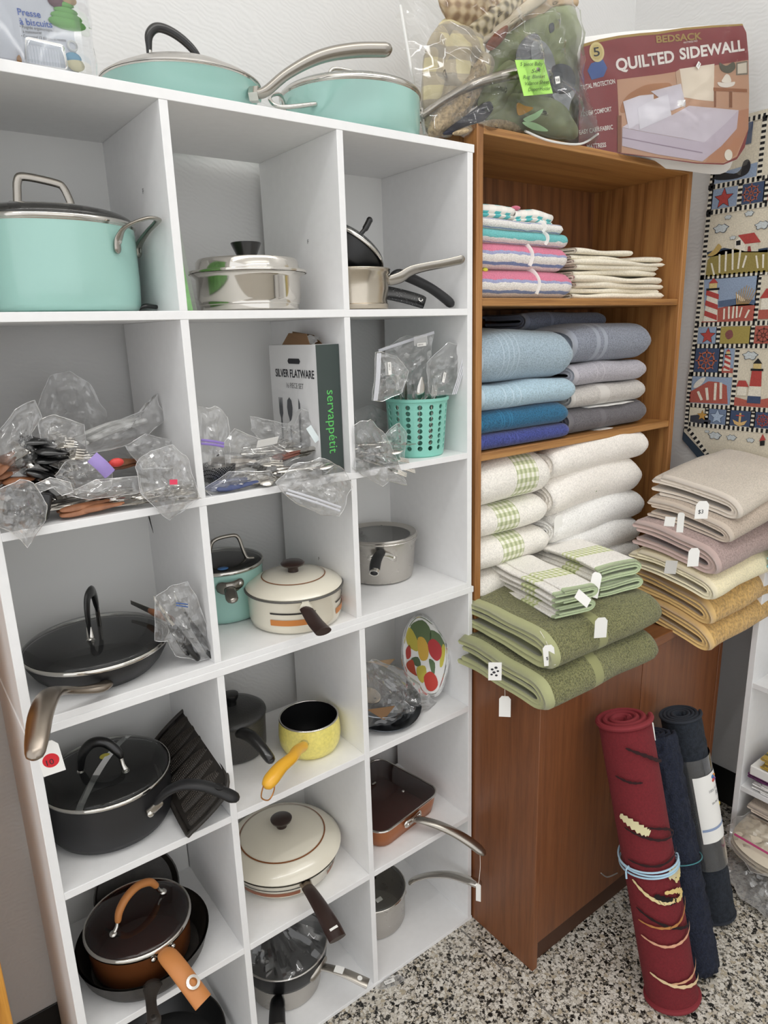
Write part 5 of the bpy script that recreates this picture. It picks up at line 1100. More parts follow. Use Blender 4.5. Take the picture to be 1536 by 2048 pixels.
def cp(a, z, off=0): r = rb_ + (rt_ - rb_) * z / H + off; return (c[0] + r * math.cos(a), c[1] + r * math.sin(a), c[2] + z)
zr0, zr1 = .014, .114
for off, flip in ((0, False), (-.0022, True)):
    cells = []
    for i in range(nC):
        for j in range(nR):
            a0, a1 = 2 * PI * i / nC, 2 * PI * (i + 1) / nC; z0, z1 = zr0 + (zr1 - zr0) * j / nR, zr0 + (zr1 - zr0) * (j + 1) / nR
            ac, zc = (a0 + a1) / 2, (z0 + z1) / 2; ra = .0056 / (rb_ + (rt_ - rb_) * zc / H); rz_ = .0054
            sq = [(a1, zc), (a1, z1), (ac, z1), (a0, z1), (a0, zc), (a0, z0), (ac, z0), (a1, z0)]
            hole = [(ac + ra * math.cos(q), zc + rz_ * math.sin(q)) for q in [PI / 4 * w for w in range(8)]]
            k1 = mb.add([cp(*p, off) for p in sq]); k2 = mb.add([cp(*p, off) for p in hole]); cells.append(k2)
            for w in range(8):
                f = (k1 + w, k1 + (w + 1) % 8, k2 + (w + 1) % 8, k2 + w); mb.f.append(f[::-1] if flip else f)
    if off == 0: c0 = cells
    else:
        for k1, k2 in zip(c0, cells):
            for w in range(8): mb.f.append((k1 + w, k1 + (w + 1) % 8, k2 + (w + 1) % 8, k2 + w))
R2 = lambda z: rb_ + (rt_ - rb_) * z / H
mb.lathe([(0, 0), (R2(0) - .003, 0), (R2(0), .003), (R2(zr0), zr0)], c, 32); mb.lathe([(R2(zr0) - .0022, zr0), (R2(0) - .003, .003), (0, .003)], c, 32)
mb.lathe([(R2(zr1), zr1), (R2(.118), .118), (R2(.118) + .003, .119), (R2(H) + .003, H), (R2(H) - .0022, H), (R2(zr1) - .0022, zr1)], c, 48)
part('cup_wall', mb, CUP, cup, 35)
for k in range(8):
    a = k * .8; cutlery(['fork', 'knife', 'spoon'][k % 3], 'steel cutlery piece standing in the teal perforated cup', 'cutlery in the teal cup', (c[0] + .035 * math.cos(a), c[1] + .035 * math.sin(a), c[2] + .006), (c[0] + .045 * math.cos(a + .3), c[1] + .045 * math.sin(a + .3), c[2] + .15 + .01 * (k % 3)), S_POL, .005, (0, -1, .1))
o = bag('zip bag with label standing tallest in the teal cup', [(0.7024, 0.0600, 1.4897), (0.7587, 0.0600, 1.5136), (0.8517, 0.0600, 1.5234), (0.8423, 0.0600, 1.4632), (0.8269, 0.0600, 1.3865), (0.8068, 0.0600, 1.3699), (0.7633, 0.0600, 1.3946), (0.7277, 0.0600, 1.4454)], .012, 38, FILM, crumple=.006)
zip_strip(o, (0.7009, 0.0580, 1.4898), (0.8500, 0.0580, 1.5224), .003); sticker(o, (0.7987, 0.0420, 1.5073), .036, .019, (1, 0, .06), m=FILM_H); sticker(o, (0.7995, 0.0400, 1.4991), .024, .007, (1, 0, .06), txt='UAKI A.II')
o = bag('zip bag drooping over the left rim of the teal cup', [(0.6628, 0.0150, 1.4877), (0.6775, 0.0150, 1.4890), (0.7170, 0.0150, 1.4796), (0.7444, 0.0150, 1.4487), (0.7277, 0.0150, 1.4069), (0.6765, 0.0150, 1.3940), (0.6494, 0.0150, 1.3962)], .010, 39, FILM, crumple=.005)
for q in (0, 6, 12): zip_strip(o, (0.6655, 0.0040, 1.4877) if q == 0 else (V((0.6655, 0.0040, 1.4877)) + V((-.0035 * q / 6, 0, 0))), V((0.6536, 0.0040, 1.3975)) + V((-.0035 * q / 6, 0, 0)), .0016)
sticker(o, (0.6809, 0.0000, 1.4566), .016, .024, (1, 0, -.05), m=FILM_H); sticker(o, (0.6819, -0.0020, 1.4575), .024, .0075, (.05, 0, -1), (1, 0, 0), txt='UAKI UI')
o = bag('zip bag leaning right out of the teal cup', [(0.8054, 0.0300, 1.4623), (0.8675, 0.0300, 1.5040), (0.9321, 0.0300, 1.4871), (0.9142, 0.0300, 1.4355), (0.8873, 0.0300, 1.3888), (0.8294, 0.0300, 1.3911), (0.8236, 0.0300, 1.3831), (0.8074, 0.0300, 1.4158)], .010, 40, FILM, crumple=.005)
for q in range(3): zip_strip(o, V((0.9116, 0.0180, 1.4837)) + V((-.005 * q, 0, 0)), V((0.8762, 0.0180, 1.3924)) + V((-.005 * q, 0, 0)), .0015)
sticker(o, (0.8365, 0.0120, 1.4291), .018, .026, (1, 0, .35), (-.35, 0, 1), m=FILM_H); sticker(o, (0.8347, 0.0100, 1.4304), .021, .007, (-.3, 0, -1), (1, 0, -.3), txt='UAKI A')
# -- third row: bag of knives beside the big frying pan
for k, (a, b) in enumerate((((0.2175, 0.0300, 1.0361), (0.2482, 0.0200, 0.9714)), ((0.2527, 0.0400, 1.0273), (0.2753, 0.0200, 0.9665)), ((0.2157, 0.0500, 1.0346), (0.2347, 0.0300, 0.9827)), ((0.2048, 0.1200, 1.0421), (0.2245, 0.0600, 1.0384)))):
    o = thing('kitchen_knife', 'black handled kitchen knife in the bag by the frying pan' if k < 3 else 'knife with wooden tip lying behind the bag of knives', 'knife', a, 'knives in the bag' if k < 3 else None)
    a, b = V(a), V(b); d = b - a
    part('handle', MB().tube([a + d * (k2 / 6) for k2 in range(7)], [.006, .0075, .008, .008, .0085, .0085, .007], 10, (1, -1, 0), .6, dome=True), BKL if k < 3 else WOODH, o)
    part('blade', MB().prism([a + V((0, 0, .006)), a - d * .9 + V((0, 0, .006)), a - d * .9 - V((0, 0, .002)), a - V((0, 0, .006))], (.001, .001, 0)), S_POL, o, 0)
o = bag('clear bag of black knives leaning on the divider', [(0.1879, 0.0200, 1.1032), (0.2134, 0.0200, 1.1148), (0.2455, 0.0200, 1.1150), (0.2601, 0.0200, 1.0795), (0.2755, 0.0200, 1.0079), (0.2810, 0.0200, 0.9647), (0.2518, 0.0200, 0.9604), (0.2102, 0.0200, 0.9876), (0.1994, 0.0200, 1.0195), (0.1774, 0.0200, 1.0263)], .02, 42, FILM, crumple=.007)
zip_strip(o, (0.2140, 0.0000, 1.0924), (0.2343, 0.0000, 1.0842), .001, '#3f5f9a', 'blue_line'); zip_strip(o, (0.2135, 0.0000, 1.0880), (0.2338, 0.0000, 1.0797), .001, '#3f5f9a', 'blue_line')
# -- fourth row right: wrapped lids/plates and the fruit printed tray
for k in range(3):
    M = Matrix.Translation((.702 + .012 * k, .118 - .014 * k, S4 + .008 + .010 * (2 - k))) @ Matrix.Rotation(math.radians(10 + 7 * (2 - k)), 4, 'X') @ Matrix.Rotation(math.radians(-4), 4, 'Y')
    if k == 2: M = Matrix.Translation((.690, .120, S4 + .052)) @ Matrix.Rotation(math.radians(20), 4, 'X') @ Matrix.Rotation(math.radians(6), 4, 'Y')
    o = thing('stove_burner_pan', ['dark round drip pan at the bottom of the wrapped stack', 'dark round drip pan in the middle of the wrapped stack', 'shiny grey drip pan with paper disc on top of wrapped stack'][k], 'pan', tuple(M.translation), 'wrapped drip pans')
    part('dish', MB(M).lathe([(0, .0), (.028, .0), (.034, .004), (.06, .013), (.083, .022), (.092, .023), (.093, .0215), (.084, .0195), (.06, .010), (.034, .001), (0, -.003)], seg=48), steel('grey_drip_pan', '#8c8f93', .25) if k == 2 else steel('dark_drip_pan', '#55585c', .3), o)
    if k == 2: part('paper_disc', MB(M).lathe([(.027, .0015), (0, .002)], seg=28), mat('cream_paper', '#d8c6ad', .8), o); part('hole_mark', MB(M).ball((.006, -.014, .002), .003, 10, 5, (1, .7, .3)), INK, o)
o = bag('crinkled clear bag around the round drip pans', [(0.6282, 0.0600, 0.8156), (0.6598, 0.0600, 0.8174), (0.7369, 0.0600, 0.7718), (0.7930, 0.0600, 0.7110), (0.8300, 0.0600, 0.6615), (0.8588, 0.0600, 0.6275), (0.8103, 0.0600, 0.6282), (0.7324, 0.0600, 0.6182), (0.6593, 0.0600, 0.6306), (0.6208, 0.0600, 0.6539)], .05, 45, FILM, crumple=.006, R=14)
part('cardboard_corner', MB().prism([(0.6203, 0.0300, 0.7210), (0.6966, 0.0300, 0.7021), (0.6644, 0.0300, 0.6789)], (0, .002, 0)), KRAFT, o, 0); part('cardboard_corner', MB().prism([(0.7399, 0.2000, 0.7304), (0.8295, 0.2000, 0.7107), (0.7964, 0.2000, 0.6907), (0.7497, 0.2000, 0.7065)], (0, .002, 0)), mat('tan_card', '#cfae88', .8), o, 0)
ft = thing('printed_tray', 'clear-rimmed serving tray with painted pears and peppers', 'tray', (.86, .12, S4))
fo, fu, fv = V((.838, .075, S4 + .003)), V((.03, -.03, 0)) , V((0.02, 0.07, .18))
Pt = [(0.8379, 0.0767, 0.6582), (0.8235, 0.1017, 0.6594), (0.8202, 0.1438, 0.6982), (0.8322, 0.1692, 0.7466), (0.8557, 0.1785, 0.7981), (0.8815, 0.1630, 0.8273), (0.8967, 0.1268, 0.8159), (0.9029, 0.0927, 0.7906), (0.8989, 0.0720, 0.7616), (0.8813, 0.0602, 0.7178), (0.8632, 0.0569, 0.6821), (0.8502, 0.0609, 0.6633)]
fn = newell([V(p) for p in Pt]); fn = fn if fn.y < 0 else -fn
pc = sum((V(p) for p in Pt), V((0, 0, 0))) / len(Pt)
def fproj(p, lift=0): p = V(p); return p - fn * ((p - pc).dot(fn)) + fn * lift
part('base', MB().prism([fproj(p) for p in cr_closed(Pt, 4)], -fn * .006), WHITEP, ft, 40)
part('rim', MB().tube([fproj(p, .002) for p in cr_closed(Pt, 4)], .0045, 8, closed=True), clear('clear_rim', (.93, .94, .94), .15, .06, 1.2), ft)
def fp(pts, col, k): part('painted_fruit', MB().prism([fproj(V(p) * .86 + pc * .14 if False else p, .0003 + .00025 * k) for p in cr_closed(pts, 3)], fn * .0002), mat('paint_' + col, col, .45), ft, 0)
fp([(0.8628, 0.1729, 0.8048), (0.8836, 0.1520, 0.8194), (0.8878, 0.1245, 0.7976), (0.8744, 0.1172, 0.7662), (0.8616, 0.1407, 0.7684), (0.8583, 0.1620, 0.7852)], '#5d6f4b', 1); fp([(0.8885, 0.1253, 0.7998), (0.8996, 0.0946, 0.7869), (0.8939, 0.0793, 0.7604), (0.8816, 0.0879, 0.7476), (0.8774, 0.1129, 0.7668)], '#5f7350', 1)
fp([(0.8568, 0.1758, 0.7973), (0.8613, 0.1634, 0.7920), (0.8598, 0.1386, 0.7629), (0.8520, 0.1375, 0.7480), (0.8438, 0.1591, 0.7563), (0.8460, 0.1732, 0.7753)], '#bdb04a', 2); fp([(0.8635, 0.1466, 0.7781), (0.8723, 0.1337, 0.7800), (0.8719, 0.1162, 0.7605), (0.8619, 0.1089, 0.7351), (0.8516, 0.1219, 0.7307), (0.8546, 0.1366, 0.7516)], '#d0a846', 3)
fp([(0.8759, 0.1207, 0.7726), (0.8862, 0.1115, 0.7809), (0.8911, 0.0909, 0.7678), (0.8844, 0.0818, 0.7463), (0.8742, 0.0872, 0.7340), (0.8692, 0.1039, 0.7428), (0.8707, 0.1150, 0.7573)], '#b8383a', 3); fp([(0.8955, 0.0883, 0.7728), (0.8946, 0.0782, 0.7606), (0.8800, 0.0715, 0.7274), (0.8745, 0.0765, 0.7231), (0.8837, 0.0847, 0.7481)], '#c9bd4a', 2)
fp([(0.8290, 0.1499, 0.7204), (0.8398, 0.1391, 0.7280), (0.8351, 0.1223, 0.7018), (0.8340, 0.1173, 0.6946), (0.8277, 0.1330, 0.7000), (0.8254, 0.1458, 0.7095)], '#b04a34', 2); fp([(0.8402, 0.1243, 0.7130), (0.8531, 0.1085, 0.7191), (0.8487, 0.0980, 0.7001), (0.8378, 0.0989, 0.6816), (0.8344, 0.1139, 0.6917)], '#c0b24a', 3); fp([(0.8436, 0.1016, 0.6949), (0.8564, 0.0935, 0.7089), (0.8618, 0.0773, 0.7013), (0.8582, 0.0659, 0.6828), (0.8466, 0.0715, 0.6682), (0.8393, 0.0856, 0.6702)], '#c23f33', 4)
fp([(0.8367, 0.1626, 0.7476), (0.8464, 0.1581, 0.7600), (0.8398, 0.1467, 0.7361), (0.8316, 0.1529, 0.7281)], '#b4463f', 2); fp([(0.8641, 0.1057, 0.7356), (0.8699, 0.0898, 0.7290), (0.8589, 0.0814, 0.7006), (0.8589, 0.0926, 0.7125)], '#5e7550', 1); fp([(0.8376, 0.1442, 0.7295), (0.8494, 0.1308, 0.7363), (0.8479, 0.1178, 0.7198), (0.8398, 0.1277, 0.7159)], '#54664a', 1)
bt = bag('scrap of clear bag lying on floor with price label', [(.585, -.006, .003), (.62, .0, .004), (.655, -.012, .003), (.66, -.035, .003), (.63, -.03, .004), (.60, -.02, .003)], .003, 47, FILM_H, crumple=.0015, R=5, name='bag_scrap')
sticker(bt, (.622, -.016, .0075), .026, .010, (1, -.25, 0), (.2, 1, 0), txt='U. I.MN')

# ---------------------------------------------------------------- packages on top of the shelves
def text_fit(name, s, a, b, h, m, parent, n, bold=0.0, lift=.001, shear=0.0):
    """text from point a to point b, cap height h, facing n"""
    a, b, n = V(a), V(b), V(n).normalized(); u = (b - a).normalized(); v = n.cross(u)
    cu = bpy.data.curves.new(name, 'FONT'); cu.body = s; cu.size = 1; cu.offset = bold; cu.resolution_u = 3; cu.shear = shear
    t = bpy.data.objects.new(name, cu); C.objects.link(t); dg = bpy.context.evaluated_depsgraph_get(); me = bpy.data.meshes.new_from_object(t.evaluated_get(dg)); bpy.data.objects.remove(t)
    xs = [q.co.x for q in me.vertices]; x0, x1 = min(xs), max(xs); kx = (b - a).length / (x1 - x0); ky = h / .7; off = origin(parent)
    for q in me.vertices: q.co = a + u * ((q.co.x - x0) * kx) + v * (q.co.y * ky) + n * lift - off
    me.materials.clear(); me.materials.append(m); me.name = name
    o = bpy.data.objects.new(name, me); C.objects.link(o); o.parent = parent; return o
# -- cookie press blister pack
ck = thing('cookie_press_pack', 'clear blister pack of a cookie press with blue lettering', 'package', (.09, .04, TP))
CARD = mat('pale_blue_card', '#d9dce3', .5); BLU = mat('blue_print', '#3f63b5', .5)
part('card', MB().box(-.04, .176, .045, .046, TP + .001, TP + .215), CARD, ck, 0)
NF = V((0, -1, 0)); yk = .0445
text_fit('print_title', 'Presse', (0.1057, 0.0445, 1.9530), (0.1345, 0.0445, 1.9554), .0078, BLU, ck, NF, .015)
text_fit('print_title', '\u00e0 biscuits', (0.1065, 0.0445, 1.9420), (0.1479, 0.0445, 1.9462), .0078, BLU, ck, NF, .015)
text_fit('print_line', '\u2022 Poign\u00e9e ergonomique facile', (0.1059, 0.0445, 1.9378), (0.1570, 0.0445, 1.9419), .0036, INK, ck, NF)
text_fit('print_line', '\u00e0 manoeuvrer', (0.1088, 0.0445, 1.9324), (0.1330, 0.0445, 1.9354), .0036, INK, ck, NF)
text_fit('print_line', '\u2022 Comprend 13 disques et recette', (0.1061, 0.0445, 1.9266), (0.1635, 0.0445, 1.9322), .0036, INK, ck, NF)
GC = mat('green_icing', '#6fae5a', .5)
for k, (u0, w) in enumerate(((0, .012), (1, .016), (2, .021), (3, .025))):
    p = V((0.1682, 0.0435, 1.9777)) + V((0, 0, -.0075 * k)); part('tree_biscuit_tier', MB().ball(p, w, 18, 8, (1, .22, .32)), GC, ck)
part('tree_biscuit_stem', MB().ball(V((0.1628, 0.0435, 1.9573)), .007, 14, 8, (1, .4, .8)), GC, ck)
part('jam_biscuit', MB().ball((0.1568, 0.0435, 1.9794), .011, 14, 8, (1, .3, .7)), mat('plum_jam', '#6b4a55', .5), ck); part('oat_biscuit', MB().ball((0.1744, 0.0435, 1.9851), .010, 14, 8, (1, .3, .7)), mat('oat_biscuit', '#c9ab86', .7), ck)
part('choc_biscuit', MB().ball((0.1040, 0.0400, 1.8969), .009, 14, 8, (1, .4, .9)), mat('golden_biscuit', '#b98a5c', .7), ck); part('blue_icing_biscuit', MB().ball((0.1696, 0.0400, 1.9123), .010, 14, 8, (1.1, .35, .7)), mat('blue_icing', '#6fa3bf', .5), ck); part('pale_biscuit', MB().ball((0.1718, 0.0400, 1.9039), .012, 14, 8, (1, .35, .7)), mat('pale_biscuit', '#d5cda8', .7), ck)
dz = part('disc_stack', MB().box(*[f(*z) for z in () for f in ()]) if False else MB().box(.104, .146, .018, .04, TP + .001, TP + .030), mat('ribbed_white_plastic', '#eceef3', .4), ck, bevel=.004)
for k in range(11): part('disc_edge', MB().box(.1055 + .0037 * k, .107 + .0037 * k, .0165, .0185, TP + .003, TP + .028), mat('ribbed_white_plastic', '#eceef3'), dz)
part('ring', MB().lathe([(.0055, 0), (.0065, .001), (.0075, 0)], (0, 0, 0), 20) if False else MB(frame((0.1712, 0.0430, 1.9283), (1, 0, 0), (0, 0, 1))).lathe([(.0045, 0), (.006, .0018), (.0075, 0)], seg=20), WHITEP, ck)
part('press_barrel', MB().lathe([(.0, 0), (.031, 0), (.034, .004), (.034, .030), (.03, .05), (.012, .058), (.012, .12), (0, .12)], (.028, .006, TP + .001), 32), WHITEP, ck)
BL_ = clear('blister_plastic', (.96, .97, .98), .03, .05, 1.2)
part('blister', MB().prism([(.097, .0, TP + .001), (.152, .0, TP + .001), (.15, .0, TP + .033), (.10, .0, TP + .034)], (0, .043, 0)), BL_, ck, bevel=.006)
part('blister_edge', MB().grid([[(x + .0015 * math.sin(z * 120), y, z) for x, y in ((.176, .046), (.180, .02), (.184, -.002), (.188, .001), (.191, .03), (.196, .042))] for z in [TP + .001 + .0165 * k for k in range(14)]]), BL_, ck, 60)
part('front_sheet', MB().grid([[(x, .004 + .003 * math.sin(x * 60), z) for x in [-.03 + .0145 * k for k in range(15)]] for z in [TP + .002 + .04 * k for k in range(6)]]), BL_, ck, 180)
# -- vinyl bag of nursery bedding on the bookcase
nb = thing('bedding_bag', 'clear vinyl bag stuffed with green and plaid nursery bedding', 'bag', (1.08, .12, 1.922))
FLE = terry('grey_cream_fleece', '#cfc4b0', gingham=(-2, 3, '#a29a8c', '#bcb098', '#ddd2a8', .05), nscale=150, pile=.006, dark=.6); FLB = terry('tan_fleece', '#c0aa88', nscale=140, pile=.006, dark=.55)
GRF = mat('sage_fabric', '#8b9470', .9, var=.08, vscale=30, bmp=.2, bscale=500); DKF = mat('navy_fabric', '#2b2d3a', .8); TANF = mat('tan_fabric', '#b7a081', .9, var=.1); CRF = mat('cream_fabric', '#cfc3ad', .9, var=.05); BRF = mat('rust_fabric', '#8a4a2c', .8)
def plaid(name, c1, c2, c3):
    m, nt, b = mk(name); b.inputs['Roughness'].default_value = .95; v = coords(nt, (1, 1, 1))
    cols = []
    for ax in ('X', 'Z'):
        w = N(nt, 'ShaderNodeTexWave', bands_direction=ax); w.inputs['Scale'].default_value = 16; w.inputs['Distortion'].default_value = .6; ln(nt, v, w.inputs[0]); cols.append(w.outputs[1])
    a = N(nt, 'ShaderNodeMath', operation='ADD'); ln(nt, cols[0], a.inputs[0]); ln(nt, cols[1], a.inputs[1]); h = N(nt, 'ShaderNodeMath', operation='MULTIPLY'); ln(nt, a.outputs[0], h.inputs[0]); h.inputs[1].default_value = .5
    ln(nt, ramp(nt, h.outputs[0], [(.2, L3(c1)), (.5, L3(c2)), (.8, L3(c3))]), b.inputs['Base Color']); return m
PLD = plaid('tan_plaid', '#8d6f4e', '#b49a76', '#cdb997'); STP = plaid('striped_ticking', '#6f6450', '#b5a787', '#d6cbb2')
def cloth(name, outline, bulge, m, seed, crumple=.010, fs=24, uvs=False, **k):
    mb = pillow(outline, bulge, seed, R=12, crumple=crumple, fs=fs, ridge=False, sub=5, **k)
    mb.uv = [(p.z, p.x + p.y) for p in mb.v]
    return part(name, mb, m, nb, 180)
cloth('fleece_blanket', [(0.8619, 0.0900, 1.9199), (0.8589, 0.0900, 2.0470), (0.8860, 0.0900, 2.1027), (0.9180, 0.0900, 2.1126), (0.9284, 0.0900, 2.0322), (0.9137, 0.0900, 1.9266)], .022, FLE, 1); cloth('fleece_blanket', [(0.8865, 0.0750, 1.9198), (0.9041, 0.0750, 2.0596), (0.9314, 0.0750, 2.1141), (0.9842, 0.0750, 2.1193), (1.0162, 0.0750, 2.0892), (0.9820, 0.0750, 2.0094), (0.9350, 0.0750, 1.9260)], .026, FLE, 2)
cloth('fleece_blanket', [(0.8457, 0.0500, 1.9037), (0.8714, 0.0500, 1.9545), (0.9325, 0.0500, 2.0132), (0.9771, 0.0500, 2.0639), (0.9917, 0.0500, 2.0321), (0.9607, 0.0500, 1.9767), (0.8980, 0.0500, 1.9158)], .022, FLB, 3); cloth('fleece_hem', [(0.8395, 0.0580, 1.9028), (0.8687, 0.0580, 1.9083), (0.9056, 0.0580, 1.9705), (0.8935, 0.0580, 1.9821), (0.8478, 0.0580, 1.9308)], .016, FLB, 4)
cloth('fleece_base', [(0.8796, 0.0300, 1.9036), (0.9205, 0.0300, 1.9234), (1.0136, 0.0300, 1.9489), (1.0906, 0.0300, 1.9363), (1.0444, 0.0300, 1.9207), (0.9416, 0.0300, 1.9078)], .016, FLB, 5); cloth('white_lining', [(0.8856, 0.0850, 2.0058), (0.9078, 0.0850, 2.0721), (0.9323, 0.0850, 2.0766), (0.9208, 0.0850, 1.9932), (0.8928, 0.0850, 1.9293)], .01, mat('grey_lining', '#b9bcc2', .8), 6)
cloth('dark_fold', [(0.8575, 0.0350, 1.9019), (0.9184, 0.0350, 1.9424), (0.9716, 0.0350, 1.9747), (1.0063, 0.0350, 1.9845), (0.9820, 0.0350, 1.9485), (0.9184, 0.0350, 1.9151)], .012, DKF, 7)
cloth('plaid_sheet', [(0.9144, 0.1000, 2.1916), (1.0962, 0.1000, 2.2423), (1.1794, 0.1000, 2.2045), (1.0985, 0.1000, 2.1403), (1.0234, 0.1000, 2.1025), (0.9588, 0.1000, 2.1203), (0.9246, 0.1000, 2.1417)], .03, PLD, 8); cloth('striped_valance', [(0.9562, 0.0750, 2.1120), (1.0414, 0.0750, 2.1761), (1.1006, 0.0750, 2.2163), (1.1243, 0.0750, 2.1985), (1.0421, 0.0750, 2.1308), (0.9915, 0.0750, 2.0919)], .016, STP, 9)
cloth('cream_sheet', [(0.9654, 0.0700, 2.0783), (1.0516, 0.0700, 2.1449), (1.1576, 0.0700, 2.2181), (1.2062, 0.0700, 2.2241), (1.1121, 0.0700, 2.1619), (1.0154, 0.0700, 2.1013)], .016, CRF, 10); cloth('rust_strap', [(1.0011, 0.0600, 2.0893), (1.0269, 0.0600, 2.1177), (1.0591, 0.0600, 2.1387), (1.0566, 0.0600, 2.1153), (1.0201, 0.0600, 2.0855)], .01, BRF, 11)
cloth('quilt', [(1.0120, 0.0850, 2.0449), (1.0454, 0.0850, 2.1022), (1.1287, 0.0850, 2.1606), (1.2413, 0.0850, 2.2205), (1.3070, 0.0850, 2.2345), (1.3372, 0.0850, 2.1619), (1.3406, 0.0850, 2.0580), (1.3392, 0.0850, 1.9662), (1.2029, 0.0850, 1.9419), (1.0790, 0.0850, 1.9468), (1.0171, 0.0850, 1.9746)], .035, GRF, 12, crumple=.016, fs=20)
cloth('quilt_fold', [(0.9629, 0.0450, 1.9759), (1.0055, 0.0450, 2.0330), (1.0568, 0.0450, 2.0695), (1.0881, 0.0450, 2.0469), (1.0584, 0.0450, 2.0043), (1.0291, 0.0450, 1.9574), (0.9922, 0.0450, 1.9429)], .02, GRF, 13, crumple=.008, fs=20); cloth('quilt_roll', [(1.0019, 0.0400, 1.9336), (0.9911, 0.0400, 1.9696), (1.0231, 0.0400, 1.9976), (1.1072, 0.0400, 2.0125), (1.2146, 0.0400, 2.0122), (1.2620, 0.0400, 1.9833), (1.2716, 0.0400, 1.9451), (1.1182, 0.0400, 1.9282)], .028, GRF, 14, crumple=.006, fs=20)
cloth('fleece_blanket', [(0.9024, 0.1100, 2.0333), (0.8951, 0.1100, 2.0860), (0.9267, 0.1100, 2.1366), (0.9894, 0.1100, 2.1585), (1.0330, 0.1100, 2.1399), (1.0186, 0.1100, 2.0812), (0.9536, 0.1100, 2.0326)], .03, FLE, 15); cloth('fleece_fold', [(0.9351, 0.0600, 1.9799), (0.9630, 0.0600, 2.0390), (0.9912, 0.0600, 2.0757), (1.0204, 0.0600, 2.0673), (1.0063, 0.0600, 2.0187), (0.9705, 0.0600, 1.9714)], .016, FLE, 16); cloth('plaid_ruffle', [(1.1333, 0.0900, 2.1914), (1.2289, 0.0900, 2.2503), (1.3153, 0.0900, 2.2599), (1.3204, 0.0900, 2.2361), (1.2308, 0.0900, 2.2121), (1.1659, 0.0900, 2.1745)], .014, TANF, 17)
GP = mat('grey_patch', '#767880', .9); LP = mat('light_grey_patch', '#a7abb2', .9); DPT = mat('slate_patch', '#555a63', .9); GO = mat('gold_patch', '#d7a13c', .8); MN = mat('mint_patch', '#a3c79a', .8)
def patch(outline, m, lift): part('applique', MB().prism([V(p) + V((0, -lift, 0)) for p in cr_closed(outline, 4)], (0, .0012, 0)), m, nb, 40)
patch([(1.0671, 0.0380, 2.0786), (1.0936, 0.0380, 2.1158), (1.1322, 0.0380, 2.1298), (1.1443, 0.0380, 2.1068), (1.1264, 0.0380, 2.0752), (1.0878, 0.0380, 2.0544)], GP, .0); patch([(1.1115, 0.0370, 2.1050), (1.1475, 0.0370, 2.1193), (1.1811, 0.0370, 2.0990), (1.1946, 0.0370, 2.0627), (1.1672, 0.0370, 2.0435), (1.1262, 0.0370, 2.0512)], LP, .001); patch([(1.1731, 0.0360, 2.0684), (1.2023, 0.0360, 2.0852), (1.2400, 0.0360, 2.0849), (1.2587, 0.0360, 2.0652), (1.2463, 0.0360, 2.0391), (1.2055, 0.0360, 2.0267), (1.1779, 0.0360, 2.0382)], DPT, .002)
patch([(1.1822, 0.0360, 2.0192), (1.2054, 0.0360, 2.0287), (1.2603, 0.0360, 2.0413), (1.2442, 0.0360, 2.0156), (1.2359, 0.0360, 1.9789), (1.2306, 0.0360, 1.9495), (1.2198, 0.0360, 1.9543), (1.2212, 0.0360, 1.9920)], LP, .002); patch([(1.1669, 0.0370, 2.1532), (1.1797, 0.0370, 2.1595), (1.1836, 0.0370, 2.1471), (1.1709, 0.0370, 2.1389)], DPT, .001); patch([(1.0338, 0.0020, 1.9749), (1.0581, 0.0020, 1.9730), (1.0828, 0.0020, 1.9728), (1.0616, 0.0020, 1.9604), (1.0374, 0.0020, 1.9532)], GO, .001); patch([(1.0528, 0.0020, 1.9479), (1.0832, 0.0020, 1.9616), (1.1143, 0.0020, 1.9755), (1.0992, 0.0020, 1.9571), (1.0683, 0.0020, 1.9443)], MN, .001); patch([(1.0499, 0.0020, 1.9409), (1.0902, 0.0020, 1.9454), (1.1323, 0.0020, 1.9355), (1.0844, 0.0020, 1.9313)], MN, .001)
part('vinyl_shell', pillow([(0.8307, 0.0600, 1.9003), (0.8032, 0.0700, 2.0058), (0.7956, 0.0900, 2.1265), (0.8371, 0.0300, 2.1735), (1.0082, 0.0300, 2.2227), (1.2051, 0.0300, 2.2610), (1.2679, 0.0300, 2.1810), (1.2844, 0.0300, 2.0456), (1.3288, 0.0100, 1.9353), (1.2026, 0.0120, 1.9165), (1.0556, 0.0120, 1.9183), (0.9280, 0.0160, 1.9031)], .055, 51, R=18, crumple=.007, fs=20, back=-.12), VINYL, nb, 42)
part('vinyl_piping', MB().tube(cr([(0.8420, 0.0700, 1.9075), (0.8131, 0.0700, 1.9988), (0.7844, 0.0700, 2.1191)], 6), .003, 8), WHITEP, nb); part('vinyl_piping', MB().tube(cr([(1.0574, 0.0000, 1.9254), (1.1374, 0.0000, 1.9162), (1.2395, 0.0000, 1.9225), (1.3026, 0.0000, 1.9509)], 6), .0025, 8), WHITEP, nb)
nt_ = [(0.9858, -0.0350, 2.0341), (1.0691, -0.0350, 2.0499), (1.1012, -0.0350, 1.9935), (1.0137, -0.0350, 1.9754)]
NOTE = mat('lime_sticky_note', '#b5ec72', .6); no = part('sticky_note', MB().prism(nt_, (0, .0008, 0)), NOTE, nb, 0); NN = V((0, -1, 0))
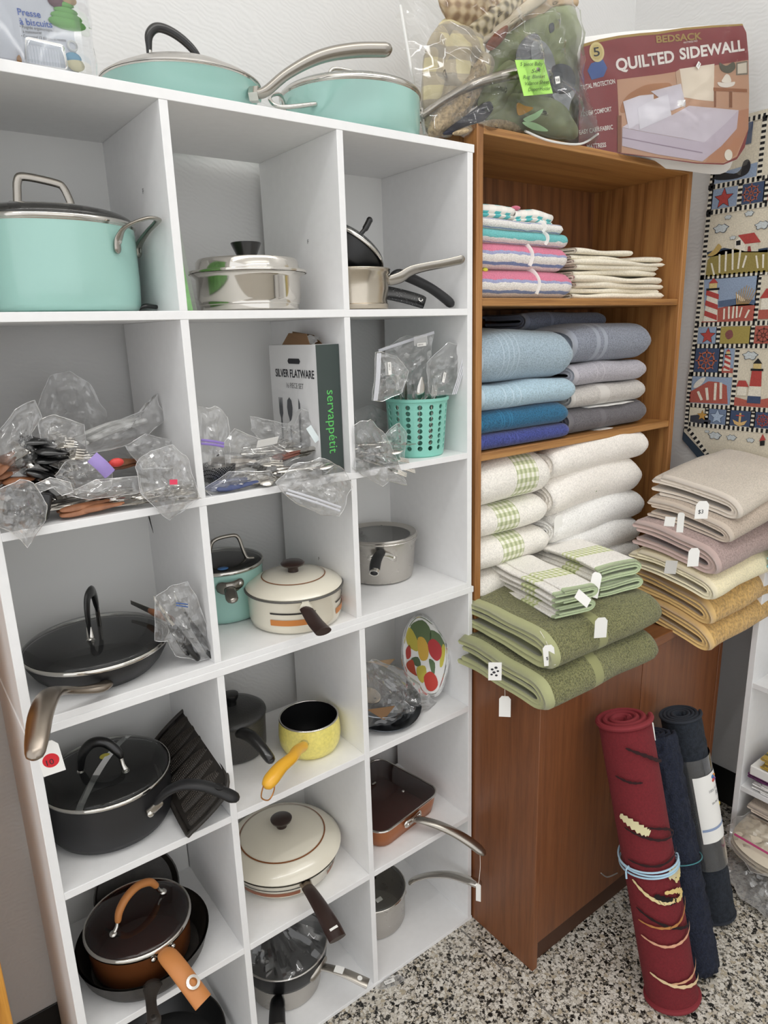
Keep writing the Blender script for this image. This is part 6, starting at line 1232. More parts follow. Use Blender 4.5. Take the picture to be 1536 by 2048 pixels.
for s, a, b in (('5 piece Baby', (0.9993, -0.0360, 2.0258), (1.0669, -0.0360, 2.0385)), ('Set', (1.0317, -0.0360, 2.0190), (1.0614, -0.0360, 2.0259)), ('Rug  Blanket', (1.0087, -0.0360, 2.0046), (1.0740, -0.0360, 2.0172)), ('Valance Sheet', (1.0149, -0.0360, 1.9941), (1.0867, -0.0360, 2.0093)), ('Diaper Holder', (1.0240, -0.0360, 1.9848), (1.0919, -0.0360, 1.9982))):
    text_fit('handwriting', s, a, b, .0065, mat('pen_ink', '#44603a', .7), no, NN, shear=.3)
sticker(nb, (1.1128, -0.0360, 2.0200), .014, .013, (1, 0, .3), (-.3, 0, 1), txt='9.00')
# -- mattress pad package
mp = thing('mattress_pad_pack', 'plastic wrapped mattress pad with dark red printed bed picture', 'package', (1.55, .02, 1.922))
Q0 = [(1.2859, 0.0448, 2.1410), (1.3342, 0.0317, 2.1568), (1.3835, 0.0180, 2.1693), (1.4409, 0.0020, 2.1807), (1.4923, -0.0125, 2.1893), (1.5674, -0.0334, 2.2060), (1.6448, -0.0552, 2.2194), (1.7408, -0.0823, 2.2339), (1.7549, -0.0875, 2.2165), (1.7641, -0.0933, 2.1676), (1.7702, -0.1002, 2.0845), (1.7731, -0.1063, 1.9992), (1.7634, -0.1062, 1.9553), (1.7393, -0.1010, 1.9260), (1.6979, -0.0898, 1.9114), (1.6157, -0.0659, 1.9096), (1.4972, -0.0309, 1.9160), (1.3917, 0.0002, 1.9205), (1.2786, 0.0334, 1.9226), (1.2791, 0.0383, 2.0050), (1.2825, 0.0418, 2.0766)]
nM = newell([V(p) for p in Q0]); nM = nM if nM.y < 0 else -nM
part('padded_bundle', pillow([tuple(V(p) - nM * .055) for p in [(1.2775, 0.0482, 2.1566), (1.3834, 0.0197, 2.1950), (1.5668, -0.0319, 2.2269), (1.7565, -0.0860, 2.2487), (1.7826, -0.0997, 2.1516), (1.7867, -0.1103, 2.0002), (1.7614, -0.1084, 1.9115), (1.6158, -0.0660, 1.9087), (1.3918, 0.0001, 1.9190), (1.2734, 0.0350, 1.9237), (1.2712, 0.0433, 2.0484)]], .045, 61, R=12, crumple=.006, fs=14, ridge=False), mat('white_quilting', '#e9e8e6', .9), mp, 180)
cd = part('printed_card', MB().prism(Q0, -nM * .001), mat('dark_red_print', '#8a2b30', .4, coat=.3), mp, 0)
def pp(nm, pts, col, k, sm=0): part(nm, MB().prism([V(p) + nM * (.0004 * k) for p in (cr_closed(pts, 4) if sm else pts)], nM * .0002), mat('pr_' + col, col, .45), cd, 0)
pp('gold_edge', [(1.2859, 0.0448, 2.1410), (1.3342, 0.0317, 2.1568), (1.3835, 0.0180, 2.1693), (1.4409, 0.0020, 2.1807), (1.4923, -0.0125, 2.1893), (1.5674, -0.0334, 2.2060), (1.6448, -0.0552, 2.2194), (1.7408, -0.0823, 2.2339), (1.7443, -0.0836, 2.2305), (1.6450, -0.0555, 2.2146), (1.5675, -0.0337, 2.2012), (1.4924, -0.0129, 2.1838), (1.4410, 0.0016, 2.1752), (1.3835, 0.0177, 2.1639), (1.3342, 0.0313, 2.1506), (1.2858, 0.0444, 2.1348)], '#a8893f', 1)
pp('picture', [(1.3809, 0.0131, 2.0777), (1.4939, -0.0186, 2.0985), (1.7631, -0.0937, 2.1562), (1.7702, -0.1002, 2.0845), (1.7722, -0.1061, 1.9992), (1.7390, -0.1006, 1.9322), (1.6978, -0.0896, 1.9145), (1.6157, -0.0658, 1.9118), (1.3917, 0.0003, 1.9219)], '#c79d80', 1)
pp('picture_window', [(1.5552, -0.0354, 2.1161), (1.6591, -0.0644, 2.1374), (1.6599, -0.0699, 2.0539), (1.6110, -0.0556, 2.0536), (1.5677, -0.0428, 2.0560)], '#eadfce', 2); pp('picture_floor', [(1.7406, -0.0944, 2.0391), (1.7706, -0.1027, 2.0466), (1.7715, -0.1060, 1.9976), (1.7347, -0.0991, 1.9350), (1.6935, -0.0883, 1.9158), (1.6400, -0.0727, 1.9139)], '#bf8a6a', 2); pp('picture_headboard', [(1.3931, 0.0063, 2.0249), (1.4130, 0.0020, 2.0491), (1.4570, -0.0095, 2.0720), (1.5018, -0.0220, 2.0807), (1.5322, -0.0309, 2.0813), (1.5348, -0.0334, 2.0533), (1.4723, -0.0160, 2.0397), (1.3986, 0.0036, 2.0084)], '#b07a50', 2, 1)
pp('picture_bedpost', [(1.3823, 0.0080, 2.0015), (1.3932, 0.0048, 2.0023), (1.3936, -0.0003, 1.9220), (1.3826, 0.0030, 1.9229)], '#8a5836', 3); pp('picture_curtain', [(1.5439, -0.0326, 2.1087), (1.5564, -0.0358, 2.1156), (1.5696, -0.0435, 2.0547), (1.5539, -0.0385, 2.0606)], '#c9a98e', 3)
pp('picture_bed_top', [(1.3951, 0.0027, 1.9768), (1.4098, -0.0010, 1.9858), (1.4430, -0.0104, 1.9921), (1.5338, -0.0356, 2.0125), (1.5858, -0.0492, 2.0381), (1.7380, -0.0936, 2.0395), (1.6939, -0.0830, 2.0030), (1.6343, -0.0683, 1.9583), (1.5741, -0.0504, 1.9636), (1.4734, -0.0206, 1.9704)], '#d5cdd6', 4); pp('picture_bed_side', [(1.3951, 0.0027, 1.9762), (1.4734, -0.0206, 1.9699), (1.5741, -0.0505, 1.9630), (1.6343, -0.0683, 1.9583), (1.7381, -0.0936, 2.0389), (1.7342, -0.0951, 1.9966), (1.6878, -0.0842, 1.9539), (1.6297, -0.0697, 1.9146), (1.4971, -0.0304, 1.9234), (1.3946, 0.0003, 1.9365)], '#cabfcb', 4); pp('picture_bed_seam', [(1.3945, 0.0016, 1.9561), (1.4966, -0.0288, 1.9470), (1.6290, -0.0682, 1.9359), (1.6295, -0.0685, 1.9335), (1.4967, -0.0290, 1.9447), (1.3945, 0.0014, 1.9538)], '#a08f9f', 5)
pp('picture_pillow', [(1.3967, 0.0057, 2.0323), (1.4424, -0.0067, 2.0487), (1.4815, -0.0177, 2.0547), (1.4849, -0.0215, 2.0090), (1.4431, -0.0106, 1.9887), (1.4128, -0.0027, 1.9737)], '#dedae2', 5); pp('picture_pillow', [(1.4739, -0.0151, 2.0603), (1.5171, -0.0270, 2.0726), (1.5599, -0.0388, 2.0843), (1.5675, -0.0424, 2.0618), (1.5752, -0.0461, 2.0385), (1.5336, -0.0349, 2.0227), (1.5101, -0.0268, 2.0427)], '#d9d4dd', 5); pp('picture_pillow', [(1.4372, -0.0068, 2.0212), (1.4798, -0.0179, 2.0431), (1.5220, -0.0293, 2.0580), (1.5338, -0.0356, 2.0125), (1.4920, -0.0245, 1.9950), (1.4432, -0.0114, 1.9754)], '#e4e1e8', 6)
pp('picture_table', [(1.6579, -0.0674, 2.0846), (1.7628, -0.0977, 2.0899), (1.7632, -0.0982, 2.0827), (1.6582, -0.0680, 2.0769)], '#9c6238', 3); pp('picture_table_leg', [(1.6603, -0.0685, 2.0771), (1.6663, -0.0703, 2.0776), (1.6677, -0.0729, 2.0417), (1.6617, -0.0712, 2.0413)], '#8a5530', 3); pp('picture_table_leg', [(1.7068, -0.0816, 2.0851), (1.7159, -0.0842, 2.0859), (1.7178, -0.0874, 2.0441), (1.7087, -0.0848, 2.0434)], '#8a5530', 3); pp('picture_bowl', [(1.6704, -0.0702, 2.0974), (1.6960, -0.0777, 2.0976), (1.7225, -0.0851, 2.1029), (1.7180, -0.0844, 2.0935), (1.6964, -0.0784, 2.0878), (1.6760, -0.0724, 2.0890)], '#ece6dd', 4, 1); pp('picture_jug', [(1.6854, -0.0740, 2.1070), (1.6951, -0.0762, 2.1173), (1.7055, -0.0794, 2.1147), (1.7110, -0.0818, 2.1019), (1.6960, -0.0777, 2.0976), (1.6817, -0.0734, 2.0993)], '#e9e2d6', 5, 1); pp('picture_plant', [(1.6738, -0.0685, 2.1411), (1.6943, -0.0748, 2.1358), (1.7163, -0.0806, 2.1467), (1.7231, -0.0834, 2.1341), (1.7052, -0.0790, 2.1206), (1.6806, -0.0716, 2.1242)], '#5c5a48', 4, 1); pp('picture_frame', [(1.7254, -0.0833, 2.1461), (1.7607, -0.0931, 2.1539), (1.7632, -0.0957, 2.1229), (1.7267, -0.0854, 2.1181)], '#7d7566', 3); pp('picture_frame_mat', [(1.7297, -0.0847, 2.1430), (1.7576, -0.0924, 2.1498), (1.7592, -0.0944, 2.1261), (1.7307, -0.0863, 2.1217)], '#d6cdbd', 4)
WI = mat('white_print', '#f2eee8', .5); GI = mat('gold_print', '#a88a45', .45)
text_fit('print_title', 'QUILTED', *[(1.3795, 0.0147, 2.0958), (1.5418, -0.0306, 2.1307)], .0245, WI, cd, nM, .032, .0012); text_fit('print_title', 'SIDEWALL', *[(1.5570, -0.0347, 2.1368), (1.7504, -0.0887, 2.1762)], .0235, WI, cd, nM, .032, .0012)
text_fit('print_brand', 'BEDSACK', *[(1.4890, -0.0130, 2.1654), (1.6204, -0.0500, 2.1871)], .0145, GI, cd, nM, .03, .0012); text_fit('print_small', 'MATTRESS PAD', *[(1.5664, -0.0352, 2.1718), (1.6069, -0.0466, 2.1800)], .0038, WI, cd, nM, .0, .0014)
text_fit('print_line', 'TOTAL PROTECTION', *[(1.2850, 0.0393, 2.0479), (1.3759, 0.0140, 2.0694)], .0095, WI, cd, nM, .02, .0012); text_fit('print_line', 'ADDED COMFORT', *[(1.2838, 0.0362, 1.9921), (1.3667, 0.0130, 2.0099)], .0095, WI, cd, nM, .02, .0012); text_fit('print_line', 'EASY CARE FABRIC', *[(1.2800, 0.0349, 1.9539), (1.3704, 0.0096, 1.9717)], .0095, WI, cd, nM, .02, .0012); text_fit('print_line', 'MATTRESS', *[(1.2998, 0.0273, 1.9247), (1.3516, 0.0126, 1.9323)], .0095, WI, cd, nM, .02, .0012)
def disc(c, r): c = V(c); u = V((1, 0, 0)); u = (u - nM * u.dot(nM)).normalized(); v = nM.cross(u); return [tuple(c + u * r * math.cos(a) + v * r * math.sin(a)) for a in [2 * PI * k / 28 for k in range(28)]]
pp('gold_seal', disc([(1.3265, 0.0322, 2.1295)][0], .0205), '#d9c98f', 3); pp('gold_seal_ring', disc([(1.3265, 0.0322, 2.1295)][0], .0155), '#c9b778', 4); text_fit('seal_number', '5', *[(1.3184, 0.0339, 2.1193), (1.3348, 0.0294, 2.1228)], .018, INK, cd, nM, .01, .0022)
pp('blue_badge', [(1.3114, 0.0351, 2.1050), (1.3429, 0.0266, 2.1162), (1.3545, 0.0222, 2.0996), (1.3446, 0.0239, 2.0808), (1.3130, 0.0325, 2.0711), (1.3020, 0.0369, 2.0892)], '#3f5f9e', 2); pp('oval_logo', disc([(1.7103, -0.0920, 1.9343)][0], .013), '#eae6da', 5)
sticker(cd, tuple(V([(1.6066, -0.0497, 2.1275)][0]) + nM * .006), .014, .010, (.5, -.1, .8), (-.8, .2, .5), txt='15.00')
part('wrapping', pillow([tuple(V(p) + nM * .004) for p in [(1.2741, 0.0493, 2.1589), (1.3834, 0.0195, 2.1923), (1.5668, -0.0319, 2.2269), (1.7608, -0.0874, 2.2463), (1.7868, -0.1009, 2.1520), (1.7918, -0.1117, 2.0005), (1.7820, -0.1133, 1.9282), (1.7409, -0.1035, 1.8932), (1.6734, -0.0833, 1.9009), (1.5957, -0.0602, 1.9068), (1.3918, 0.0001, 1.9185), (1.2716, 0.0353, 1.9208), (1.2678, 0.0443, 2.0481)]], .007, 63, R=20, crumple=.0016, fs=26, two=False), VINYL, mp, 42)
# -- empty hanging clear bag edge in the top right corner
bag('clear plastic bag bulging in the top right corner above the tapestry', [(1.80, -.22, 2.12), (1.84, -.16, 2.2), (1.85, -.2, 2.35), (1.84, -.34, 2.38), (1.82, -.45, 2.3), (1.82, -.45, 2.14), (1.81, -.33, 2.09)], .03, 66, VINYL, crumple=.006)

# ---------------------------------------------------------------- tapestry on the right wall
tp = thing('tapestry', 'woven lighthouse tapestry hanging on the right wall', 'tapestry', (WX - .006, -.25, 1.6))
CL = mat('tapestry_cream', '#cfc7b4', .95, var=.12, vscale=260, bmp=.4, bscale=600)
def tpoly(nm, pts, col, k, sm=0):
    q = cr_closed(pts, 3) if sm else pts; m = mat('weave_' + col, col, .95, var=.14, vscale=330, bmp=.35, bscale=600)
    mb = MB(); mb.poly([(1.8665 - .00035 * k, y, z) for y, z in q]); return part(nm, mb, m, tp, 0)
base = [(.055, 1.20), (.055, 1.36), (.045, 1.55), (.036, 1.75), (.034, 2.06), (-.62, 2.06), (-.62, 1.19), (-.29, 1.0), (-.02, 1.135)]
part('woven_panel', MB().prism([(1.8675, y, z) for y, z in base], (.006, 0, 0)), CL, tp, 0)
part('navy_lining', MB().prism([(1.869, y, z) for y, z in [(.058, 1.21), (.059, 1.175), (.0, 1.12), (-.29, .985), (-.29, 1.0), (-.02, 1.135)]], (.004, 0, 0)), mat('navy_lining', '#2f3d4c', .9), tp, 0)
BK = '#1c1b1c'
def checks(a, b, n, k=3, w=.006):
    mb = MB(); a, b = V(a), V(b); d = (b - a) / n; s = V((-d.y, d.x)).normalized() * w
    for i in range(0, n, 2):
        p, q = a + d * i, a + d * (i + 1); mb.poly([(1.8665 - .00035 * k, r.x, r.y) for r in (p - s, q - s, q + s, p + s)])
    part('checked_band', mb, mat('weave_' + BK, BK, .95), tp, 0)
def whitebar(a, b, w=.0068, k=2):
    a, b = V(a), V(b); d = (b - a); s = V((-d.y, d.x)).normalized() * w
    tpoly('band_ground', [tuple(r) for r in (a - s, b - s, b + s, a + s)], '#d8d2c2', k)
def band(a, b, n): whitebar(a, b); checks(a, b, n)
YR = -.6
band((.048, 1.21), (.048, 1.375), 25); band((.046, 1.375), (.036, 1.652), 41); band((.036, 1.652), (.028, 2.04), 57)
for zz_ in (1.893, 1.826, 1.652, 1.52, 1.458, 1.283, 1.225, 2.045): band((.04, zz_), (YR, zz_), 95)
band((.045, 1.376), (-.075, 1.376), 18); band((.04, 1.21), (-.03, 1.135), 13)
a1, a2 = 1300, 280
def S(pts, col, k, nm='woven_shape', sm=0): tpoly(nm, pts, col, k, sm)
NV, RD, BL2, TN, DN, WT = '#3c4a66', '#a8443f', '#8b9bb2', '#b39c62', '#a5574b', '#d9d3c4'
def star(c, r, col, k, n=5, ri=.45, edge=BK):
    for rr, cc, kk in ((r * 1.1, edge, k), (r, col, k + 1)):
        S([(c[0] + rr * (1 if i % 2 == 0 else ri) * math.sin(PI * i / n), c[1] + rr * (1 if i % 2 == 0 else ri) * math.cos(PI * i / n)) for i in range(2 * n)], cc, kk, 'star')
def wheel(c, r, col, k):
    mb = MB(); X_ = 1.8665 - .00035 * k
    for rr, w in ((r * .72, .1), (r * .25, .12)):
        for i in range(24):
            p = [2 * PI * i / 24, 2 * PI * (i + 1) / 24]; mb.poly([(X_, c[0] + q * math.cos(a), c[1] + q * math.sin(a)) for q, a in ((rr * (1 - w), p[0]), (rr * (1 - w), p[1]), (rr * (1 + w), p[1]), (rr * (1 + w), p[0]))])
    for i in range(8):
        a = PI * i / 4; s = (-math.sin(a) * r * .05, math.cos(a) * r * .05)
        mb.poly([(X_, c[0] + r * q * math.cos(a) + e * s[0], c[1] + r * q * math.sin(a) + e * s[1]) for q, e in ((.1, -1), (1, -1), (1, 1), (.1, 1))])
    part('ship_wheel', mb, mat('weave_' + col, col, .95), tp, 0)
def lighthouse(x, z0, z1, w, base_c, k, stripes=True):
    h = z1 - z0
    S([(x - w / 2, z0), (x + w / 2, z0), (x + w * .36, z0 + h * .72), (x - w * .36, z0 + h * .72)], WT, k, 'lighthouse')
    if stripes:
        for i in range(3):
            zz = z0 + h * (.02 + .24 * i); S([(x - w * .47, zz), (x + w * .47, zz + h * .12), (x + w * .45, zz + h * .24), (x - w * .45, zz + h * .12)], RD, k + 1, 'lighthouse')
    else: S([(x - w * .43, z0 + h * .38), (x + w * .43, z0 + h * .38), (x + w * .36, z0 + h * .72), (x - w * .36, z0 + h * .72)], RD, k + 1, 'lighthouse'); S([(x - w * .5, z0), (x + w * .5, z0), (x + w * .48, z0 + h * .16), (x - w * .48, z0 + h * .16)], NV, k + 1, 'lighthouse')
    S([(x - w * .46, z0 + h * .72), (x + w * .46, z0 + h * .72), (x + w * .46, z0 + h * .77), (x - w * .46, z0 + h * .77)], BK, k + 2, 'lighthouse'); S([(x - w * .28, z0 + h * .77), (x + w * .28, z0 + h * .77), (x + w * .28, z0 + h * .88), (x - w * .28, z0 + h * .88)], '#c9b27a', k + 2, 'lighthouse'); S([(x - w * .34, z0 + h * .88), (x + w * .34, z0 + h * .88), (x, z0 + h)], RD if stripes else BK, k + 2, 'lighthouse')
def cloud(c, w, k=4):
    for kk, e, cc in ((k, 1.12, '#39424f'), (k + 1, 1.0, '#bcc3c4')):
        S([(c[0] + e * w * (.5 + .09 * math.sin(5 * a)) * math.cos(a), c[1] + e * w * (.27 + .06 * math.sin(6 * a + 1)) * math.sin(a)) for a in [2 * PI * i / 36 for i in range(36)]], cc, kk, 'cloud')
def yz(pts): return pts
# row A (top): wheel, whale panel, big lighthouse
S([(.022, 1.985), (.022, 2.038), (-.07, 2.038), (-.07, 1.985)], NV, 2, 'panel'); wheel((-.03, 2.012), .024, '#7a4a42', 4); S([(.03, 1.9), (-.092, 1.9), (-.092, 1.935), (.03, 1.925)], BL2, 2, 'panel')
S([(0.0243, 1.9134), (0.0146, 1.9292), (-0.0303, 1.9174), (-0.0482, 1.9252), (-0.0543, 1.9434), (-0.0671, 1.9458), (-0.0744, 1.9300), (-0.0680, 1.9119), (-0.0423, 1.9043), (-0.0042, 1.9059)], '#2b2a2c', 4, 'whale', 1)
band((-.1, 1.893), (-.1, 2.045), 22); lighthouse(-.158, 1.9, 2.02, .05, RD, 4, False); S([(-.112, 1.84), (-.6, 1.84), (-.6, 1.9), (-.112, 1.9)], NV, 1, 'panel')
# row B: star, wheel, cottage panel
S([(.028, 1.834), (-.045, 1.834), (-.045, 1.885), (.028, 1.885)], BL2, 2, 'panel'); star((-.008, 1.858), .026, RD, 4); band((-.052, 1.83), (-.052, 1.89), 9); S([(-.058, 1.834), (-.118, 1.834), (-.118, 1.885), (-.058, 1.885)], NV, 2, 'panel'); wheel((-.083, 1.859), .025, '#9a5a48', 4); band((-.122, 1.83), (-.122, 1.89), 9); S([(-.128, 1.834), (-.24, 1.834), (-.24, 1.85), (-.18, 1.868), (-.128, 1.855)], DN, 3, 'dune'); S([(-.13, 1.85), (-.15, 1.85), (-.15, 1.872), (-.13, 1.872)], RD, 4, 'cottage')
# row C: clouds, house, dunes and fence
cloud([(-0.0075, 1.7803)][0], .037); cloud([(-0.0249, 1.8074)][0], .018); cloud([(-0.0833, 1.8089)][0], .022); cloud([(-0.1211, 1.7748)][0], .033); cloud([(-0.0441, 1.7516)][0], .016)
S([(0.0259, 1.6535), (0.0242, 1.6988), (0.0108, 1.7108), (-0.0166, 1.7212), (-0.0608, 1.7218), (-0.1047, 1.7097), (-0.1428, 1.7108), (-0.1491, 1.6530), (-0.0676, 1.6543)], '#8f8148', 3, 'dune_grass'); S([(0.0291, 1.7205), (-0.0217, 1.7271), (-0.0500, 1.7203), (-0.0886, 1.7126), (-0.1423, 1.7158), (-0.1436, 1.7033), (-0.0618, 1.7114), (0.0220, 1.7066)], '#2f3c4f', 3, 'sea')
S([(-0.0507, 1.7407), (-0.0631, 1.7520), (-0.0799, 1.7324), (-0.0820, 1.7120), (-0.0525, 1.7226)], WT, 5, 'house'); S([(-0.0799, 1.7324), (-0.1155, 1.7310), (-0.1179, 1.7083), (-0.0820, 1.7120)], '#c9c3b3', 5, 'house'); S([(-0.0586, 1.7563), (-0.1023, 1.7579), (-0.1227, 1.7315), (-0.0800, 1.7311)], RD, 6, 'house_roof'); S([(-0.0547, 1.7415), (-0.0667, 1.7427), (-0.0680, 1.7299), (-0.0559, 1.7299)], BK, 6, 'house_window'); S([(-0.0887, 1.7113), (-0.0887, 1.7239), (-0.0953, 1.7245), (-0.0994, 1.7102)], '#8c3a38', 6, 'house_door')
for q in ('a',):
    for x, lean in ((640, 20), (715, -5), (780, -8), (848, 0), (915, 12), (975, 25), (1090, -20), (1160, 5)):
        pass
for pts in ([(0.0141, 1.6899), (0.0088, 1.6889), (-0.0023, 1.6567), (0.0028, 1.6558)], [(-0.0079, 1.7116), (-0.0131, 1.7111), (-0.0168, 1.6609), (-0.0122, 1.6613)], [(-0.0259, 1.7176), (-0.0316, 1.7170), (-0.0340, 1.6635), (-0.0289, 1.6639)], [(-0.0445, 1.7209), (-0.0500, 1.7203), (-0.0543, 1.6657), (-0.0493, 1.6662)], [(-0.0661, 1.7174), (-0.0715, 1.7168), (-0.0695, 1.6671), (-0.0646, 1.6675)], [(-0.0844, 1.7016), (-0.0893, 1.6998), (-0.0824, 1.6686), (-0.0774, 1.6700)], [(-0.1112, 1.6977), (-0.1158, 1.6985), (-0.1238, 1.6651), (-0.1194, 1.6642)], [(-0.1297, 1.6997), (-0.1349, 1.6992), (-0.1376, 1.6640), (-0.1329, 1.6644)]): S(pts, '#dcd6c6', 5, 'fence_post')
S([(0.0254, 1.7122), (0.0092, 1.7238), (-0.0036, 1.7394), (-0.0095, 1.7362), (-0.0144, 1.7292), (-0.0031, 1.7147), (0.0135, 1.7084)], '#b59a5c', 5, 'gull', 1)
# row D: striped lighthouse by the sea
S([(0.0297, 1.6471), (-0.1266, 1.6459), (-0.1235, 1.5680), (0.0175, 1.5304)], BL2, 2, 'panel'); S([(0.0289, 1.5251), (-0.0203, 1.5646), (-0.0920, 1.5747), (-0.1248, 1.5680), (-0.1239, 1.5264)], DN, 3, 'dune'); S([(-0.0185, 1.5835), (-0.0742, 1.5887), (-0.1248, 1.5809), (-0.1248, 1.5680), (-0.0201, 1.5673)], '#51627c', 3, 'sea')
lighthouse(.0, 1.528, 1.648, .042, RD, 5, True)
for k in range(9): S([(-.072 - .004 * k, 1.572), (-.068 - .007 * k, 1.622 - .004 * abs(k - 4)), (-.070 - .007 * k, 1.622 - .004 * abs(k - 4)), (-.075 - .004 * k, 1.572)], '#a98a56', 6, 'sea_grass')
S([(-0.0673, 1.6022), (-0.0819, 1.5935), (-0.0953, 1.5824), (-0.0832, 1.5804), (-0.0727, 1.5901)], '#d8d4ca', 5, 'gull', 1)
for pts in ([(-0.0362, 1.5626), (-0.0411, 1.5624), (-0.0428, 1.5327), (-0.0378, 1.5321)], [(-0.0493, 1.5674), (-0.0541, 1.5672), (-0.0569, 1.5337), (-0.0519, 1.5333)], [(-0.0626, 1.5668), (-0.0674, 1.5679), (-0.0680, 1.5346), (-0.0625, 1.5340)], [(-0.0722, 1.5677), (-0.0771, 1.5675), (-0.0787, 1.5356), (-0.0740, 1.5353)], [(-0.0870, 1.5644), (-0.0909, 1.5637), (-0.0863, 1.5367), (-0.0821, 1.5377)], [(-0.1073, 1.5570), (-0.1123, 1.5555), (-0.1030, 1.5336), (-0.0982, 1.5350)]): S(pts, '#dcd6c6', 6, 'fence_post')
band((-.128, 1.525), (-.128, 1.648), 18); S([(-.135, 1.53), (-.5, 1.53), (-.5, 1.56), (-.135, 1.555)], DN, 3, 'dune'); S([(-.14, 1.555), (-.19, 1.555), (-.19, 1.585), (-.14, 1.585)], WT, 4, 'cottage'); S([(-.135, 1.585), (-.195, 1.585), (-.18, 1.61), (-.15, 1.61)], RD, 5, 'cottage_roof')
# row E
S([(.035, 1.464), (-.022, 1.464), (-.022, 1.512), (.035, 1.512)], BL2, 2, 'panel'); star((.004, 1.487), .023, RD, 4); band((-.027, 1.462), (-.027, 1.515), 8); S([(-.033, 1.464), (-.12, 1.464), (-.12, 1.512), (-.033, 1.512)], '#9c8d4c', 2, 'grass_panel'); band((-.124, 1.462), (-.124, 1.515), 8); S([(-.13, 1.464), (-.24, 1.464), (-.24, 1.512), (-.13, 1.512)], DN, 2, 'panel'); wheel((-.155, 1.487), .024, '#6e4038', 4); S([(-0.0475, 1.4906), (-0.0550, 1.5014), (-0.0663, 1.5012), (-0.0707, 1.4849), (-0.0574, 1.4769)], '#7a4a48', 4, 'basket', 1)
# row F
S([(.04, 1.382), (-.038, 1.382), (-.038, 1.452), (.04, 1.452)], NV, 2, 'panel'); wheel((.002, 1.416), .033, '#a8604a', 4); band((-.042, 1.38), (-.042, 1.455), 11); S([(-.047, 1.382), (-.08, 1.382), (-.08, 1.452), (-.047, 1.452)], BL2, 2, 'panel'); lighthouse(-.062, 1.388, 1.45, .02, RD, 4, True); S([(-.047, 1.382), (-.08, 1.382), (-.08, 1.395), (-.047, 1.40)], DN, 3, 'dune')
band((-.088, 1.285), (-.088, 1.455), 24); cloud((-.125, 1.432), .036); lighthouse(-.148, 1.30, 1.425, .038, RD, 5, False); S([(-.093, 1.29), (-.5, 1.29), (-.5, 1.312), (-.2, 1.32), (-.14, 1.305), (-.093, 1.315)], DN, 4, 'dune'); S([(-.098, 1.32), (-.125, 1.32), (-.125, 1.345), (-.098, 1.345)], WT, 4, 'cottage'); S([(-.094, 1.345), (-.13, 1.345), (-.12, 1.362), (-.1, 1.362)], RD, 5, 'cottage_roof')
# row G: gull on red dune with posts
S([(.042, 1.29), (-.08, 1.29), (-.08, 1.37), (.042, 1.37)], BL2, 2, 'panel'); S([(0.0449, 1.2909), (0.0449, 1.3227), (0.0157, 1.3399), (-0.0101, 1.3564), (-0.0422, 1.3551), (-0.0666, 1.3460), (-0.0743, 1.2932)], DN, 3, 'dune'); S([(0.0348, 1.3364), (0.0279, 1.3524), (0.0098, 1.3660), (-0.0010, 1.3664), (0.0057, 1.3507), (0.0210, 1.3370)], '#d8d4ca', 5, 'gull', 1)
for pts in ([(0.0226, 1.3238), (0.0156, 1.3268), (0.0012, 1.3014), (0.0086, 1.2984)], [(-0.0021, 1.3365), (-0.0107, 1.3379), (-0.0173, 1.3020), (-0.0098, 1.3005)], [(-0.0292, 1.3521), (-0.0372, 1.3524), (-0.0387, 1.3022), (-0.0313, 1.3018)], [(-0.0449, 1.3537), (-0.0528, 1.3540), (-0.0562, 1.3074), (-0.0490, 1.3059)]): S(pts, '#dcd6c6', 5, 'fence_post')
# row H
S([(.044, 1.232), (-.01, 1.232), (-.01, 1.277), (.044, 1.277)], '#d0c8b2', 2, 'panel'); S([(0.0369, 1.2325), (0.0369, 1.2513), (0.0136, 1.2558), (-0.0034, 1.2518), (-0.0290, 1.2407), (-0.0273, 1.2300), (0.0057, 1.2298)], '#3a3c44', 3, 'shell_basket'); star([(-0.0004, 1.2542)][0], .016, '#b58b46', 4); band((-.014, 1.23), (-.014, 1.28), 8); S([(-.018, 1.232), (-.075, 1.232), (-.075, 1.277), (-.018, 1.277)], '#6d7d96', 2, 'panel'); star((-.047, 1.254), .022, '#9fb0c4', 4, edge='#2d3646'); band((-.079, 1.23), (-.079, 1.28), 8); S([(-.083, 1.232), (-.145, 1.232), (-.145, 1.277), (-.083, 1.277)], NV, 2, 'panel')
S([(-.111, 1.27), (-.117, 1.27), (-.117, 1.243), (-.135, 1.25), (-.128, 1.237), (-.114, 1.232), (-.1, 1.237), (-.093, 1.25), (-.111, 1.243)], '#c9a770', 4, 'anchor'); S([(-.102, 1.264), (-.126, 1.264), (-.126, 1.261), (-.102, 1.261)], RD, 5, 'anchor'); band((-.15, 1.23), (-.15, 1.28), 8); S([(-.154, 1.232), (-.24, 1.232), (-.24, 1.277), (-.154, 1.277)], NV, 2, 'panel'); wheel((-.178, 1.254), .02, '#9a4a42', 4)
cloud((-.045, 1.198), .034); cloud((-.095, 1.197), .026); cloud((-.02, 1.208), .014); cloud((-.15, 1.195), .02); S([(-0.1749, 1.1954), (-0.1824, 1.2162), (-0.1929, 1.1998)], RD, 5, 'cottage_roof'); S([(-0.1768, 1.1956), (-0.1902, 1.1980), (-0.1906, 1.1845), (-0.1783, 1.1816)], BK, 5, 'cottage')

